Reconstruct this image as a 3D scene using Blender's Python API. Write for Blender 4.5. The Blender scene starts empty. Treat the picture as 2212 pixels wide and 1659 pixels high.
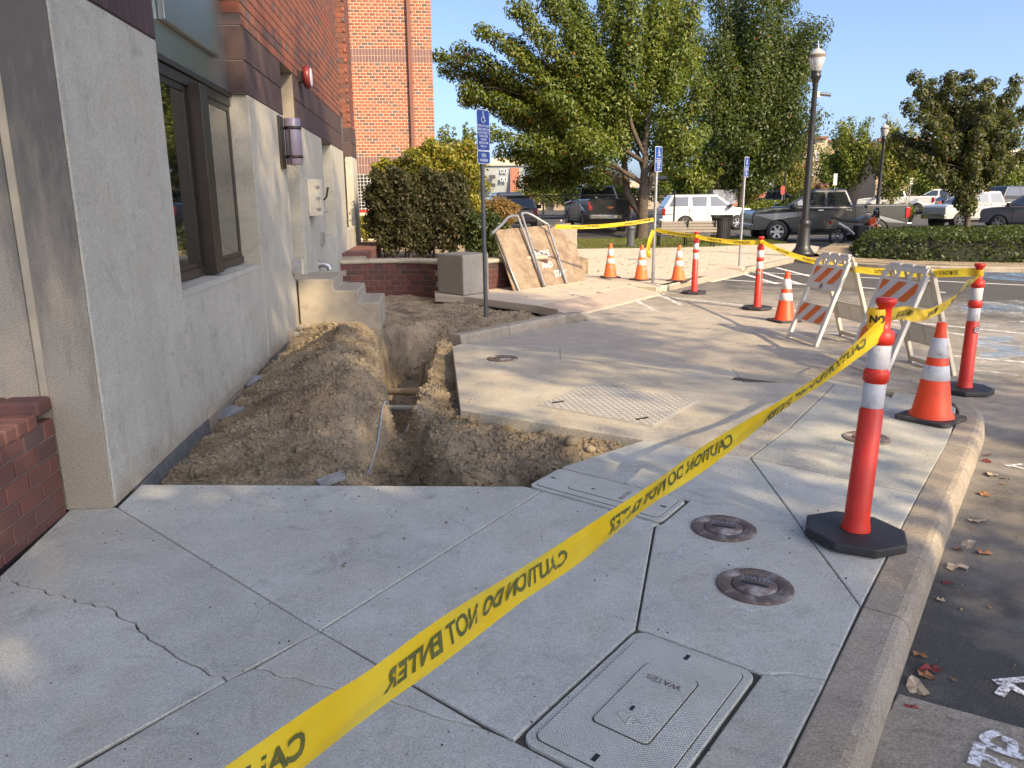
import bpy, bmesh, math, random
import numpy as np
from mathutils import Vector, Matrix
random.seed(7)
SC = bpy.context.scene
COL = SC.collection
R_ = math.radians
# ------------------------------------------------------------------ camera
FPX = 1662.0; PW, PH = 2212.0, 1659.0
CAM = Vector((0, 0, 1.55))
RM = np.array([[0.99457, -0.03341, 0.09855], [-0.10154, -0.22702, 0.96858], [-0.00999, -0.97332, -0.22918]])
_dn = np.array([71.0, 7071.5, FPX]); _dn /= np.linalg.norm(_dn)
_b = np.array([932 - 1106.0, 439 - 829.5, FPX]); _b = _b - _dn * _b.dot(_dn); _b /= np.linalg.norm(_b)
RM = np.stack([np.cross(_b, -_dn), _b, -_dn])
cam_d = bpy.data.cameras.new('camera'); cam = bpy.data.objects.new('camera', cam_d); COL.objects.link(cam)
cam_d.sensor_width = 36.0; cam_d.lens = FPX / PW * 36.0; cam_d.clip_end = 3000; cam_d.clip_start = 0.05
m4 = Matrix.Identity(4)
for i in range(3):
    m4[i][0] = RM[i][0]; m4[i][1] = -RM[i][1]; m4[i][2] = -RM[i][2]
m4.translation = CAM
cam.matrix_world = m4
SC.camera = cam
def ray(px, py):
    return Vector(RM @ np.array([px - PW / 2, py - PH / 2, FPX]))
def G(px, py, z=0.0):      # place where the sight line through a photo point meets height z
    d = ray(px, py); return CAM + d * ((z - CAM.z) / d.z)
def WX(px, py, x):
    d = ray(px, py); return CAM + d * (x / d.x)
def WY(px, py, y):
    d = ray(px, py); return CAM + d * (y / d.y)
def DD(px, py, depth):
    return CAM + ray(px, py) * (depth / FPX)
# ------------------------------------------------------------------ light
SUN_AZ = Vector((0.55, -0.835)); SUN_EL = 35.0
sd = Vector((SUN_AZ.x * math.cos(R_(SUN_EL)), SUN_AZ.y * math.cos(R_(SUN_EL)), math.sin(R_(SUN_EL)))).normalized()
world = bpy.data.worlds.new('World'); SC.world = world; world.use_nodes = True
wn = world.node_tree.nodes; wl = world.node_tree.links
bg = wn['Background']; sky = wn.new('ShaderNodeTexSky'); sky.sky_type = 'NISHITA'; sky.sun_disc = False
sky.sun_elevation = R_(SUN_EL); sky.sun_rotation = math.atan2(sd.x, sd.y)
sky.air_density = 0.56; sky.dust_density = 2.8; sky.ozone_density = 2.2; sky.altitude = 0
wl.new(sky.outputs[0], bg.inputs[0]); bg.inputs[1].default_value = 0.15
sl = bpy.data.lights.new('sun', 'SUN'); sl.energy = 3.4; sl.angle = R_(0.55); sl.color = (1.0, 0.77, 0.46)
so = bpy.data.objects.new('sun', sl); COL.objects.link(so)
so.rotation_euler = (-sd).to_track_quat('-Z', 'Y').to_euler()
SC.view_settings.view_transform = 'Standard'; SC.view_settings.look = 'None'
SC.view_settings.gamma = 1.0; SC.view_settings.exposure = 1.12
SC.render.engine = 'CYCLES'
SC.cycles.max_bounces = 8; SC.cycles.diffuse_bounces = 4; SC.cycles.glossy_bounces = 3
SC.cycles.transmission_bounces = 4; SC.cycles.transparent_max_bounces = 6
SC.cycles.use_denoising = True
SC.cycles.caustics_reflective = False; SC.cycles.caustics_refractive = False
# ------------------------------------------------------------------ materials
MATS = {}
def nm(name):
    m = bpy.data.materials.new(name); m.use_nodes = True
    nt = m.node_tree; b = nt.nodes['Principled BSDF']
    MATS[name] = m
    return m, nt, b
def node(nt, t, **kw):
    n = nt.nodes.new(t)
    for k, v in kw.items(): setattr(n, k, v)
    return n
def ramp(nt, fac, stops):
    r = node(nt, 'ShaderNodeValToRGB'); cr = r.color_ramp
    while len(cr.elements) < len(stops): cr.elements.new(0.5)
    for e, (p, c) in zip(cr.elements, stops):
        e.position = p; e.color = (*c, 1) if len(c) == 3 else c
    nt.links.new(fac, r.inputs[0]); return r.outputs[0]
def noise(nt, scale, detail=4, rough=0.6, vec=None, dist=0.0):
    n = node(nt, 'ShaderNodeTexNoise'); n.inputs['Scale'].default_value = scale
    n.inputs['Detail'].default_value = detail; n.inputs['Roughness'].default_value = rough
    n.inputs['Distortion'].default_value = dist
    if vec is not None: nt.links.new(vec, n.inputs['Vector'])
    return n.outputs['Fac']
def objco(nt):
    return node(nt, 'ShaderNodeTexCoord').outputs['Object']
def poco(nt):
    return node(nt, 'ShaderNodeNewGeometry').outputs['Position']
def mixc(nt, fac, a, b, mode='MIX'):
    n = node(nt, 'ShaderNodeMixRGB', blend_type=mode)
    for k, v in ((0, fac), (1, a), (2, b)):
        if isinstance(v, (int, float)): n.inputs[k].default_value = v
        elif isinstance(v, tuple): n.inputs[k].default_value = (*v, 1) if len(v) == 3 else v
        else: nt.links.new(v, n.inputs[k])
    return n.outputs[0]
def math_(nt, op, a, b=0.0, clamp=False):
    n = node(nt, 'ShaderNodeMath', operation=op, use_clamp=clamp)
    for k, v in ((0, a), (1, b)):
        if isinstance(v, (int, float)): n.inputs[k].default_value = v
        else: nt.links.new(v, n.inputs[k])
    return n.outputs[0]
def bump(nt, b, h, strength=0.3, dist=0.01):
    n = node(nt, 'ShaderNodeBump'); n.inputs['Strength'].default_value = strength
    n.inputs['Distance'].default_value = dist
    nt.links.new(h, n.inputs['Height']); nt.links.new(n.outputs[0], b.inputs['Normal'])
def pm(name, c1, c2=None, scale=3.0, rough=0.7, metal=0.0, bs=0.0, bscale=60.0, speck=None, coat=0.0, stain=None, world_co=False):
    """plain procedural surface: two tones through noise, fine specks, fine relief"""
    m, nt, b = nm(name)
    co = poco(nt) if world_co else objco(nt)
    c2 = c2 or tuple(x * 0.82 for x in c1)
    f = noise(nt, scale, 6, 0.65, co)
    col = ramp(nt, f, [(0.3, c2), (0.68, c1)])
    if speck:
        sf = noise(nt, speck[1], 2, 0.5, co)
        sm = ramp(nt, sf, [(speck[2], (0, 0, 0)), (min(1, speck[2] + 0.06), (1, 1, 1))])
        col = mixc(nt, sm, col, speck[0])
    if stain:
        sf = noise(nt, stain[1], 5, 0.7, co)
        sm = ramp(nt, sf, [(stain[2], (0, 0, 0)), (min(1, stain[2] + 0.2), (stain[3],) * 3)])
        col = mixc(nt, sm, col, stain[0])
    nt.links.new(col, b.inputs['Base Color'])
    b.inputs['Roughness'].default_value = rough; b.inputs['Metallic'].default_value = metal
    if coat: b.inputs['Coat Weight'].default_value = coat; b.inputs['Coat Roughness'].default_value = 0.05
    if bs: bump(nt, b, noise(nt, bscale, 5, 0.7, co), bs, 0.01)
    return m
def concrete_mat(name, lo, hi, dark, warm, broom=0.0, bdir=(0.66, 0.75), rough=0.9, pits=0.5, splash=None, drips=0.0, bstr=0.45, grain=0.55):
    """weathered concrete: blotches, fine aggregate, pits, stains; optional broom marks, drips and mud near the ground"""
    m, nt, b = nm(name); co = poco(nt)
    big = noise(nt, 0.9, 5, 0.6, co); mid = noise(nt, 4.5, 6, 0.7, co, 0.4); fine = noise(nt, 130, 4, 0.75, co)
    col = ramp(nt, mixc(nt, 0.5, big, mid), [(0.36, lo), (0.60, hi)])
    col = mixc(nt, ramp(nt, noise(nt, 1.7, 6, 0.75, co, 0.8), [(0.48, (0, 0, 0)), (0.66, (0.75, 0.75, 0.75))]), col, warm)
    col = mixc(nt, ramp(nt, noise(nt, 2.9, 7, 0.8, co, 1.2), [(0.53, (0, 0, 0)), (0.70, (0.68, 0.68, 0.68))]), col, dark)
    col = mixc(nt, grain, col, ramp(nt, fine, [(0.36, (0.20, 0.20, 0.20)), (0.64, (0.80, 0.80, 0.80))]), 'OVERLAY')
    col = mixc(nt, grain * 0.42, col, ramp(nt, noise(nt, 38, 5, 0.8, co), [(0.36, (0.22, 0.22, 0.22)), (0.64, (0.78, 0.78, 0.78))]), 'OVERLAY')
    vo = node(nt, 'ShaderNodeTexVoronoi'); vo.inputs['Scale'].default_value = 26; nt.links.new(co, vo.inputs['Vector'])
    pm_ = math_(nt, 'MULTIPLY', ramp(nt, vo.outputs['Distance'], [(0.06, (1, 1, 1)), (0.13, (0, 0, 0))]), ramp(nt, noise(nt, 7, 3, 0.6, co), [(0.52, (0, 0, 0)), (0.60, (pits,) * 3)]))
    col = mixc(nt, pm_, col, (0.07, 0.06, 0.05))
    if drips:
        mp = node(nt, 'ShaderNodeMapping'); mp.inputs['Scale'].default_value = (4.0, 4.0, 0.22); nt.links.new(co, mp.inputs[0])
        col = mixc(nt, ramp(nt, noise(nt, 2.2, 6, 0.7, mp.outputs[0]), [(0.50, (0, 0, 0)), (0.70, (drips,) * 3)]), col, dark)
    if splash:
        sep = node(nt, 'ShaderNodeSeparateXYZ'); nt.links.new(co, sep.inputs[0])
        f = math_(nt, 'ADD', math_(nt, 'MULTIPLY', sep.outputs['Z'], -1.6), math_(nt, 'MULTIPLY', noise(nt, 5, 6, 0.75, co), 1.1))
        col = mixc(nt, ramp(nt, f, [(0.30, (0, 0, 0)), (0.62, (0.6, 0.6, 0.6))]), col, splash)
    oi = node(nt, 'ShaderNodeObjectInfo').outputs['Random']
    col = mixc(nt, 0.5, col, ramp(nt, oi, [(0.0, (0.40, 0.39, 0.375)), (1.0, (0.57, 0.575, 0.585))]), 'OVERLAY')
    nt.links.new(col, b.inputs['Base Color']); b.inputs['Roughness'].default_value = rough
    h = fine
    if broom:
        mp = node(nt, 'ShaderNodeMapping'); mp.inputs['Rotation'].default_value = (0, 0, math.atan2(bdir[1], bdir[0])); mp.inputs['Scale'].default_value = (6, 260, 6); nt.links.new(co, mp.inputs[0])
        h = mixc(nt, broom, fine, noise(nt, 1.0, 3, 0.6, mp.outputs[0]))
    bump(nt, b, h, bstr, 0.012)
concrete_mat('sidewalk', (0.375, 0.375, 0.335), (0.495, 0.50, 0.455), (0.24, 0.23, 0.20), (0.43, 0.405, 0.34), 0.5, pits=0.85, grain=0.44)
concrete_mat('slab_dusty', (0.33, 0.30, 0.245), (0.43, 0.40, 0.335), (0.21, 0.185, 0.145), (0.40, 0.35, 0.27), 0.4, pits=0.7)
concrete_mat('kerb', (0.26, 0.225, 0.18), (0.38, 0.335, 0.27), (0.15, 0.125, 0.095), (0.32, 0.26, 0.185), 0.4, pits=0.6, bstr=0.7)
concrete_mat('wall_concrete', (0.375, 0.36, 0.31), (0.45, 0.435, 0.38), (0.25, 0.235, 0.20), (0.41, 0.38, 0.31), 0.0, splash=(0.24, 0.18, 0.115), drips=0.30, pits=0.35, bstr=0.3, grain=0.34)
pm('pier_concrete', (0.34, 0.31, 0.26), (0.26, 0.24, 0.2), 2.5, 0.9, bs=0.25, bscale=90, stain=((0.18, 0.16, 0.13), 2.0, 0.52, 0.6))
pm('step_concrete', (0.36, 0.32, 0.255), (0.28, 0.25, 0.2), 3.5, 0.9, bs=0.3, bscale=90, stain=((0.11, 0.085, 0.06), 2.4, 0.55, 0.6))
pm('joint_fill', (0.075, 0.066, 0.055), None, 20, 0.95)
pm('mortar', (0.58, 0.50, 0.38), (0.48, 0.41, 0.31), 8, 0.95, bs=0.3, bscale=150)
pm('mortar_dark', (0.30, 0.265, 0.22), None, 8, 0.95, bs=0.3, bscale=150)
pm('cap_stone', (0.42, 0.37, 0.28), (0.33, 0.29, 0.22), 4, 0.88, bs=0.2, bscale=120)
pm('metal_frame', (0.055, 0.047, 0.04), None, 3, 0.38, metal=0.55)
pm('metal_panel', (0.33, 0.36, 0.36), (0.28, 0.31, 0.31), 1.2, 0.24, metal=0.75)
pm('galvanized', (0.42, 0.43, 0.44), (0.33, 0.34, 0.35), 14, 0.42, metal=0.75, bs=0.05, bscale=80)
pm('dark_pipe', (0.115, 0.125, 0.135), (0.09, 0.095, 0.10), 10, 0.5, metal=0.35)
pm('black_metal', (0.014, 0.014, 0.015), (0.022, 0.022, 0.022), 8, 0.42)
pm('black_rubber', (0.028, 0.029, 0.031), (0.017, 0.017, 0.018), 10, 0.62, bs=0.15, bscale=120, speck=((0.16, 0.15, 0.14), 45, 0.68))
pm('dirty_rubber', (0.06, 0.055, 0.048), (0.03, 0.029, 0.028), 9, 0.75, bs=0.2, bscale=120, stain=((0.17, 0.145, 0.115), 6, 0.5, 0.7))
pm('delineator_red', (0.68, 0.036, 0.018), (0.58, 0.026, 0.014), 6, 0.42, stain=((0.62, 0.33, 0.26), 7, 0.60, 0.6), speck=((0.2, 0.02, 0.015), 60, 0.70), bs=0.04, bscale=40)
pm('cone_orange', (0.88, 0.075, 0.012), (0.80, 0.062, 0.012), 6, 0.5, stain=((0.24, 0.05, 0.025), 9, 0.58, 0.75), speck=((0.08, 0.03, 0.02), 70, 0.70))
pm('cone_orange_worn', (0.82, 0.15, 0.03), (0.72, 0.12, 0.03), 8, 0.6, stain=((0.3, 0.1, 0.04), 10, 0.6, 0.7))
pm('reflective_white', (0.66, 0.65, 0.66), (0.58, 0.57, 0.58), 18, 0.35, stain=((0.30, 0.27, 0.26), 12, 0.53, 0.8), speck=((0.12, 0.11, 0.11), 80, 0.69), bs=0.1, bscale=160)
pm('white_plastic', (0.74, 0.72, 0.66), (0.66, 0.63, 0.56), 4, 0.5, stain=((0.42, 0.37, 0.3), 7, 0.58, 0.5))
pm('back_plastic', (0.66, 0.60, 0.48), (0.58, 0.52, 0.42), 4, 0.55, stain=((0.36, 0.31, 0.25), 7, 0.58, 0.5))
pm('stripe_orange', (0.80, 0.17, 0.025), (0.72, 0.14, 0.02), 10, 0.42)
pm('stripe_white', (0.70, 0.67, 0.66), (0.62, 0.6, 0.6), 12, 0.4)
pm('ink_black', (0.012, 0.012, 0.013), None, 10, 0.5)
pm('tape_ink', (0.075, 0.085, 0.022), (0.11, 0.115, 0.03), 20, 0.4)
pm('white_paint', (0.74, 0.74, 0.73), (0.66, 0.66, 0.66), 20, 0.7)
pm('sign_blue', (0.010, 0.050, 0.27), (0.008, 0.042, 0.23), 4, 0.35)
pm('sign_white', (0.72, 0.75, 0.78), None, 10, 0.4)
pm('tree_bark', (0.105, 0.082, 0.062), (0.052, 0.04, 0.031), 9, 0.95, bs=0.8, bscale=22)
pm('bark_light', (0.20, 0.165, 0.125), (0.11, 0.09, 0.07), 9, 0.95, bs=0.8, bscale=22)
pm('iron_cover', (0.17, 0.125, 0.105), (0.095, 0.07, 0.062), 14, 0.75, metal=0.1, bs=0.5, bscale=90, stain=((0.50, 0.48, 0.46), 8, 0.50, 0.85))
pm('box_lid', (0.52, 0.525, 0.475), (0.42, 0.42, 0.375), 4, 0.85, stain=((0.16, 0.145, 0.12), 5, 0.6, 0.6), speck=((0.1, 0.09, 0.08), 120, 0.68), bs=0.2, bscale=150)
pm('steel_plate', (0.46, 0.44, 0.40), (0.39, 0.365, 0.325), 5, 0.55, metal=0.25, stain=((0.33, 0.28, 0.22), 5, 0.55, 0.5))
pm('plywood', (0.30, 0.23, 0.16), (0.18, 0.13, 0.09), 5.5, 0.85, stain=((0.11, 0.07, 0.045), 3.6, 0.48, 0.8), bs=0.15, bscale=40)
pm('grey_wood', (0.24, 0.255, 0.275), (0.15, 0.155, 0.165), 16, 0.85, bs=0.3, bscale=40)
pm('flashing_blue', (0.135, 0.135, 0.14), (0.07, 0.07, 0.072), 13, 0.75, bs=0.5, bscale=34)
pm('pvc_pipe', (0.50, 0.50, 0.47), (0.36, 0.34, 0.30), 10, 0.5)
pm('clay_pipe', (0.33, 0.27, 0.19), (0.25, 0.2, 0.14), 10, 0.7)
pm('wire_blue', (0.30, 0.34, 0.40), None, 10, 0.4)
pm('lavender_glass', (0.25, 0.21, 0.28), (0.20, 0.17, 0.235), 3, 0.3, stain=((0.12, 0.09, 0.14), 6, 0.64, 0.6))
pm('beige_box', (0.62, 0.58, 0.47), (0.54, 0.50, 0.40), 5, 0.5)
pm('bell_red', (0.22, 0.03, 0.03), None, 5, 0.35)
pm('door_grey', (0.25, 0.25, 0.24), (0.21, 0.21, 0.2), 3, 0.5)
pm('bench_wood', (0.26, 0.23, 0.19), (0.19, 0.17, 0.14), 8, 0.6)
pm('dome_pad', (0.44, 0.36, 0.30), (0.38, 0.30, 0.25), 5, 0.85)
pm('grass_soil', (0.09, 0.10, 0.03), (0.06, 0.07, 0.02), 4, 0.95)
pm('terrain', (0.20, 0.17, 0.11), (0.12, 0.13, 0.06), 0.05, 0.95)
pm('tyre', (0.022, 0.022, 0.023), None, 10, 0.75, bs=0.3, bscale=60)
pm('rim_alloy', (0.50, 0.50, 0.51), None, 10, 0.3, metal=0.9)
pm('rim_dark', (0.09, 0.09, 0.095), None, 10, 0.35, metal=0.8)
pm('chrome', (0.62, 0.62, 0.62), None, 10, 0.12, metal=1.0)
pm('car_plastic', (0.02, 0.02, 0.021), None, 10, 0.55)
pm('tail_red', (0.42, 0.006, 0.01), None, 10, 0.15, coat=0.6)
pm('head_lens', (0.62, 0.63, 0.64), None, 10, 0.08, coat=0.8)
pm('amber', (0.75, 0.22, 0.02), None, 10, 0.15)
pm('plate_white', (0.6, 0.6, 0.6), None, 10, 0.5)
for n_, c_ in dict(paint_black=(0.010, 0.011, 0.014), paint_charcoal=(0.050, 0.052, 0.054), paint_white=(0.80, 0.80, 0.78), paint_silver=(0.42, 0.42, 0.40), paint_navy=(0.02, 0.03, 0.06), paint_grey=(0.12, 0.12, 0.125), paint_red=(0.45, 0.02, 0.015), paint_orange=(0.72, 0.09, 0.02)).items():
    pm(n_, c_, c_, 3, 0.28, metal=0.25 if n_ not in ('paint_white', 'paint_black', 'paint_red', 'paint_orange') else 0.0, coat=0.9)
for n_, c_ in dict(stucco_beige=(0.50, 0.41, 0.30), stucco_tan=(0.40, 0.31, 0.22), stucco_grey=(0.33, 0.36, 0.36), stucco_cream=(0.60, 0.52, 0.38), far_brick=(0.36, 0.14, 0.09), roof_brown=(0.20, 0.09, 0.07), trim_white=(0.68, 0.67, 0.63), canopy_tan=(0.42, 0.39, 0.30), balcony_dark=(0.06, 0.06, 0.065)).items():
    pm(n_, c_, None, 0.7, 0.9)
def glass(name, tint, rough=0.03):
    m, nt, b = nm(name)
    b.inputs['Base Color'].default_value = (*tint, 1); b.inputs['Roughness'].default_value = rough
    b.inputs['IOR'].default_value = 1.6; b.inputs['Specular IOR Level'].default_value = 0.9
    b.inputs['Coat Weight'].default_value = 1.0; b.inputs['Coat Roughness'].default_value = 0.02
glass('window_glass', (0.010, 0.011, 0.012)); glass('car_glass', (0.018, 0.022, 0.026)); glass('pane_far', (0.05, 0.065, 0.08), 0.1)
# lamp globe
m, nt, b = nm('lamp_globe'); b.inputs['Base Color'].default_value = (0.80, 0.82, 0.84, 1); b.inputs['Roughness'].default_value = 0.2
b.inputs['Transmission Weight'].default_value = 0.55; b.inputs['IOR'].default_value = 1.2
# caution tape: thin yellow film that lets light through
m, nt, b = nm('tape_yellow'); co = objco(nt)
col = ramp(nt, noise(nt, 5, 3, 0.5, co), [(0.35, (0.86, 0.60, 0.02)), (0.7, (0.93, 0.72, 0.06))])
nt.links.new(col, b.inputs['Base Color']); b.inputs['Roughness'].default_value = 0.3
bump(nt, b, noise(nt, 14, 2, 0.5, co), 0.25, 0.01)
tr = node(nt, 'ShaderNodeBsdfTranslucent'); nt.links.new(col, tr.inputs[0])
mx = node(nt, 'ShaderNodeMixShader'); mx.inputs[0].default_value = 0.4
nt.links.new(b.outputs[0], mx.inputs[1]); nt.links.new(tr.outputs[0], mx.inputs[2])
nt.links.new(mx.outputs[0], nt.nodes['Material Output'].inputs[0])
# bricks: each brick takes its own tone (own object or own island)
def brick_mat(name, stops, rough=0.8):
    m, nt, b = nm(name)
    oi = node(nt, 'ShaderNodeObjectInfo').outputs['Random']; ge = node(nt, 'ShaderNodeNewGeometry')
    r = math_(nt, 'FRACT', math_(nt, 'ADD', oi, ge.outputs['Random Per Island']))
    col = ramp(nt, r, stops)
    n = noise(nt, 30, 4, 0.7, ge.outputs['Position'])
    col = mixc(nt, 0.35, col, ramp(nt, n, [(0.3, (0.35, 0.33, 0.32)), (0.7, (0.62, 0.62, 0.62))]), 'OVERLAY')
    nt.links.new(col, b.inputs['Base Color']); b.inputs['Roughness'].default_value = rough
    bump(nt, b, n, 0.3, 0.005)
brick_mat('brick_red', [(0.0, (0.36, 0.115, 0.06)), (0.4, (0.30, 0.092, 0.05)), (0.65, (0.34, 0.125, 0.068)), (0.78, (0.21, 0.08, 0.055)), (0.93, (0.155, 0.082, 0.065)), (1.0, (0.15, 0.115, 0.11))])
brick_mat('brick_weathered', [(0.0, (0.15, 0.06, 0.048)), (0.5, (0.105, 0.052, 0.048)), (0.75, (0.175, 0.066, 0.048)), (1.0, (0.088, 0.058, 0.058))])
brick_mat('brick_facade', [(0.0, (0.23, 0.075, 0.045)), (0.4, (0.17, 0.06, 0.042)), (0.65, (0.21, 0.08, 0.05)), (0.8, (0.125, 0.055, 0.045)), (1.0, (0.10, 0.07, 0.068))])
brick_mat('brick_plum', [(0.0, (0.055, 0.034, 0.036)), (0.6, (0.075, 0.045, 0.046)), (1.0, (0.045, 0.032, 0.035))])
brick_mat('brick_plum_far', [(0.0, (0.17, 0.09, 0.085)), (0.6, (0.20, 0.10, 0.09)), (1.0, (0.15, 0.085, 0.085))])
brick_mat('brick_maroon', [(0.0, (0.085, 0.033, 0.030)), (0.5, (0.13, 0.042, 0.036)), (0.8, (0.062, 0.032, 0.032)), (1.0, (0.16, 0.05, 0.04))])
# leaves: every leaf has its own tone
def leaf_mat(name, stops, trans=0.35, rough=0.5):
    m, nt, b = nm(name)
    at = node(nt, 'ShaderNodeAttribute'); at.attribute_name = 'tone'
    col = ramp(nt, at.outputs['Fac'], stops)
    nt.links.new(col, b.inputs['Base Color']); b.inputs['Roughness'].default_value = rough
    tr = node(nt, 'ShaderNodeBsdfTranslucent'); nt.links.new(mixc(nt, 0.5, col, (0.25, 0.30, 0.03), 'MIX'), tr.inputs[0])
    mx = node(nt, 'ShaderNodeMixShader'); mx.inputs[0].default_value = trans
    nt.links.new(b.outputs[0], mx.inputs[1]); nt.links.new(tr.outputs[0], mx.inputs[2])
    nt.links.new(mx.outputs[0], nt.nodes['Material Output'].inputs[0])
leaf_mat('leaf_pear', [(0, (0.06, 0.098, 0.012)), (0.45, (0.125, 0.165, 0.022)), (0.9, (0.235, 0.245, 0.036)), (0.985, (0.20, 0.15, 0.03)), (1, (0.30, 0.07, 0.02))])
leaf_mat('leaf_dark', [(0, (0.034, 0.058, 0.011)), (0.6, (0.066, 0.096, 0.016)), (0.95, (0.14, 0.155, 0.024)), (1, (0.2, 0.06, 0.02))])
leaf_mat('leaf_maple', [(0, (0.045, 0.058, 0.018)), (0.6, (0.075, 0.082, 0.022)), (0.88, (0.12, 0.095, 0.028)), (1, (0.16, 0.06, 0.025))])
leaf_mat('leaf_autumn', [(0, (0.10, 0.14, 0.02)), (0.5, (0.19, 0.19, 0.03)), (0.8, (0.30, 0.21, 0.03)), (1, (0.42, 0.11, 0.03))])
leaf_mat('leaf_lime', [(0, (0.10, 0.15, 0.02)), (0.6, (0.18, 0.21, 0.03)), (1, (0.30, 0.27, 0.04))])
leaf_mat('leaf_yellow', [(0, (0.15, 0.17, 0.02)), (0.45, (0.30, 0.27, 0.035)), (0.8, (0.40, 0.29, 0.05)), (1, (0.33, 0.14, 0.05))])
leaf_mat('leaf_rust', [(0, (0.16, 0.12, 0.03)), (0.5, (0.29, 0.15, 0.06)), (1, (0.36, 0.2, 0.09))])
leaf_mat('leaf_hedge', [(0, (0.028, 0.032, 0.011)), (0.5, (0.048, 0.046, 0.016)), (0.85, (0.085, 0.06, 0.024)), (1, (0.13, 0.07, 0.03))], 0.2, 0.65)
leaf_mat('leaf_cover', [(0, (0.03, 0.05, 0.012)), (0.6, (0.055, 0.08, 0.018)), (1, (0.11, 0.12, 0.03))], 0.25)
leaf_mat('leaf_pink', [(0, (0.14, 0.16, 0.04)), (0.4, (0.4, 0.14, 0.17)), (1, (0.5, 0.2, 0.25))])
leaf_mat('grass_blade', [(0, (0.07, 0.10, 0.015)), (0.6, (0.13, 0.15, 0.025)), (1, (0.22, 0.19, 0.05))], 0.3)
pm('litter', (0.30, 0.16, 0.08), (0.16, 0.075, 0.04), 2, 0.8)
pm('leaf_tan', (0.52, 0.42, 0.30), (0.40, 0.29, 0.18), 30, 0.75)
pm('leaf_brown', (0.33, 0.16, 0.075), (0.20, 0.09, 0.04), 30, 0.75)
pm('leaf_red', (0.24, 0.035, 0.03), (0.15, 0.03, 0.025), 30, 0.75)
pm('hedge_core', (0.02, 0.022, 0.010), None, 5, 0.95)
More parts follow.
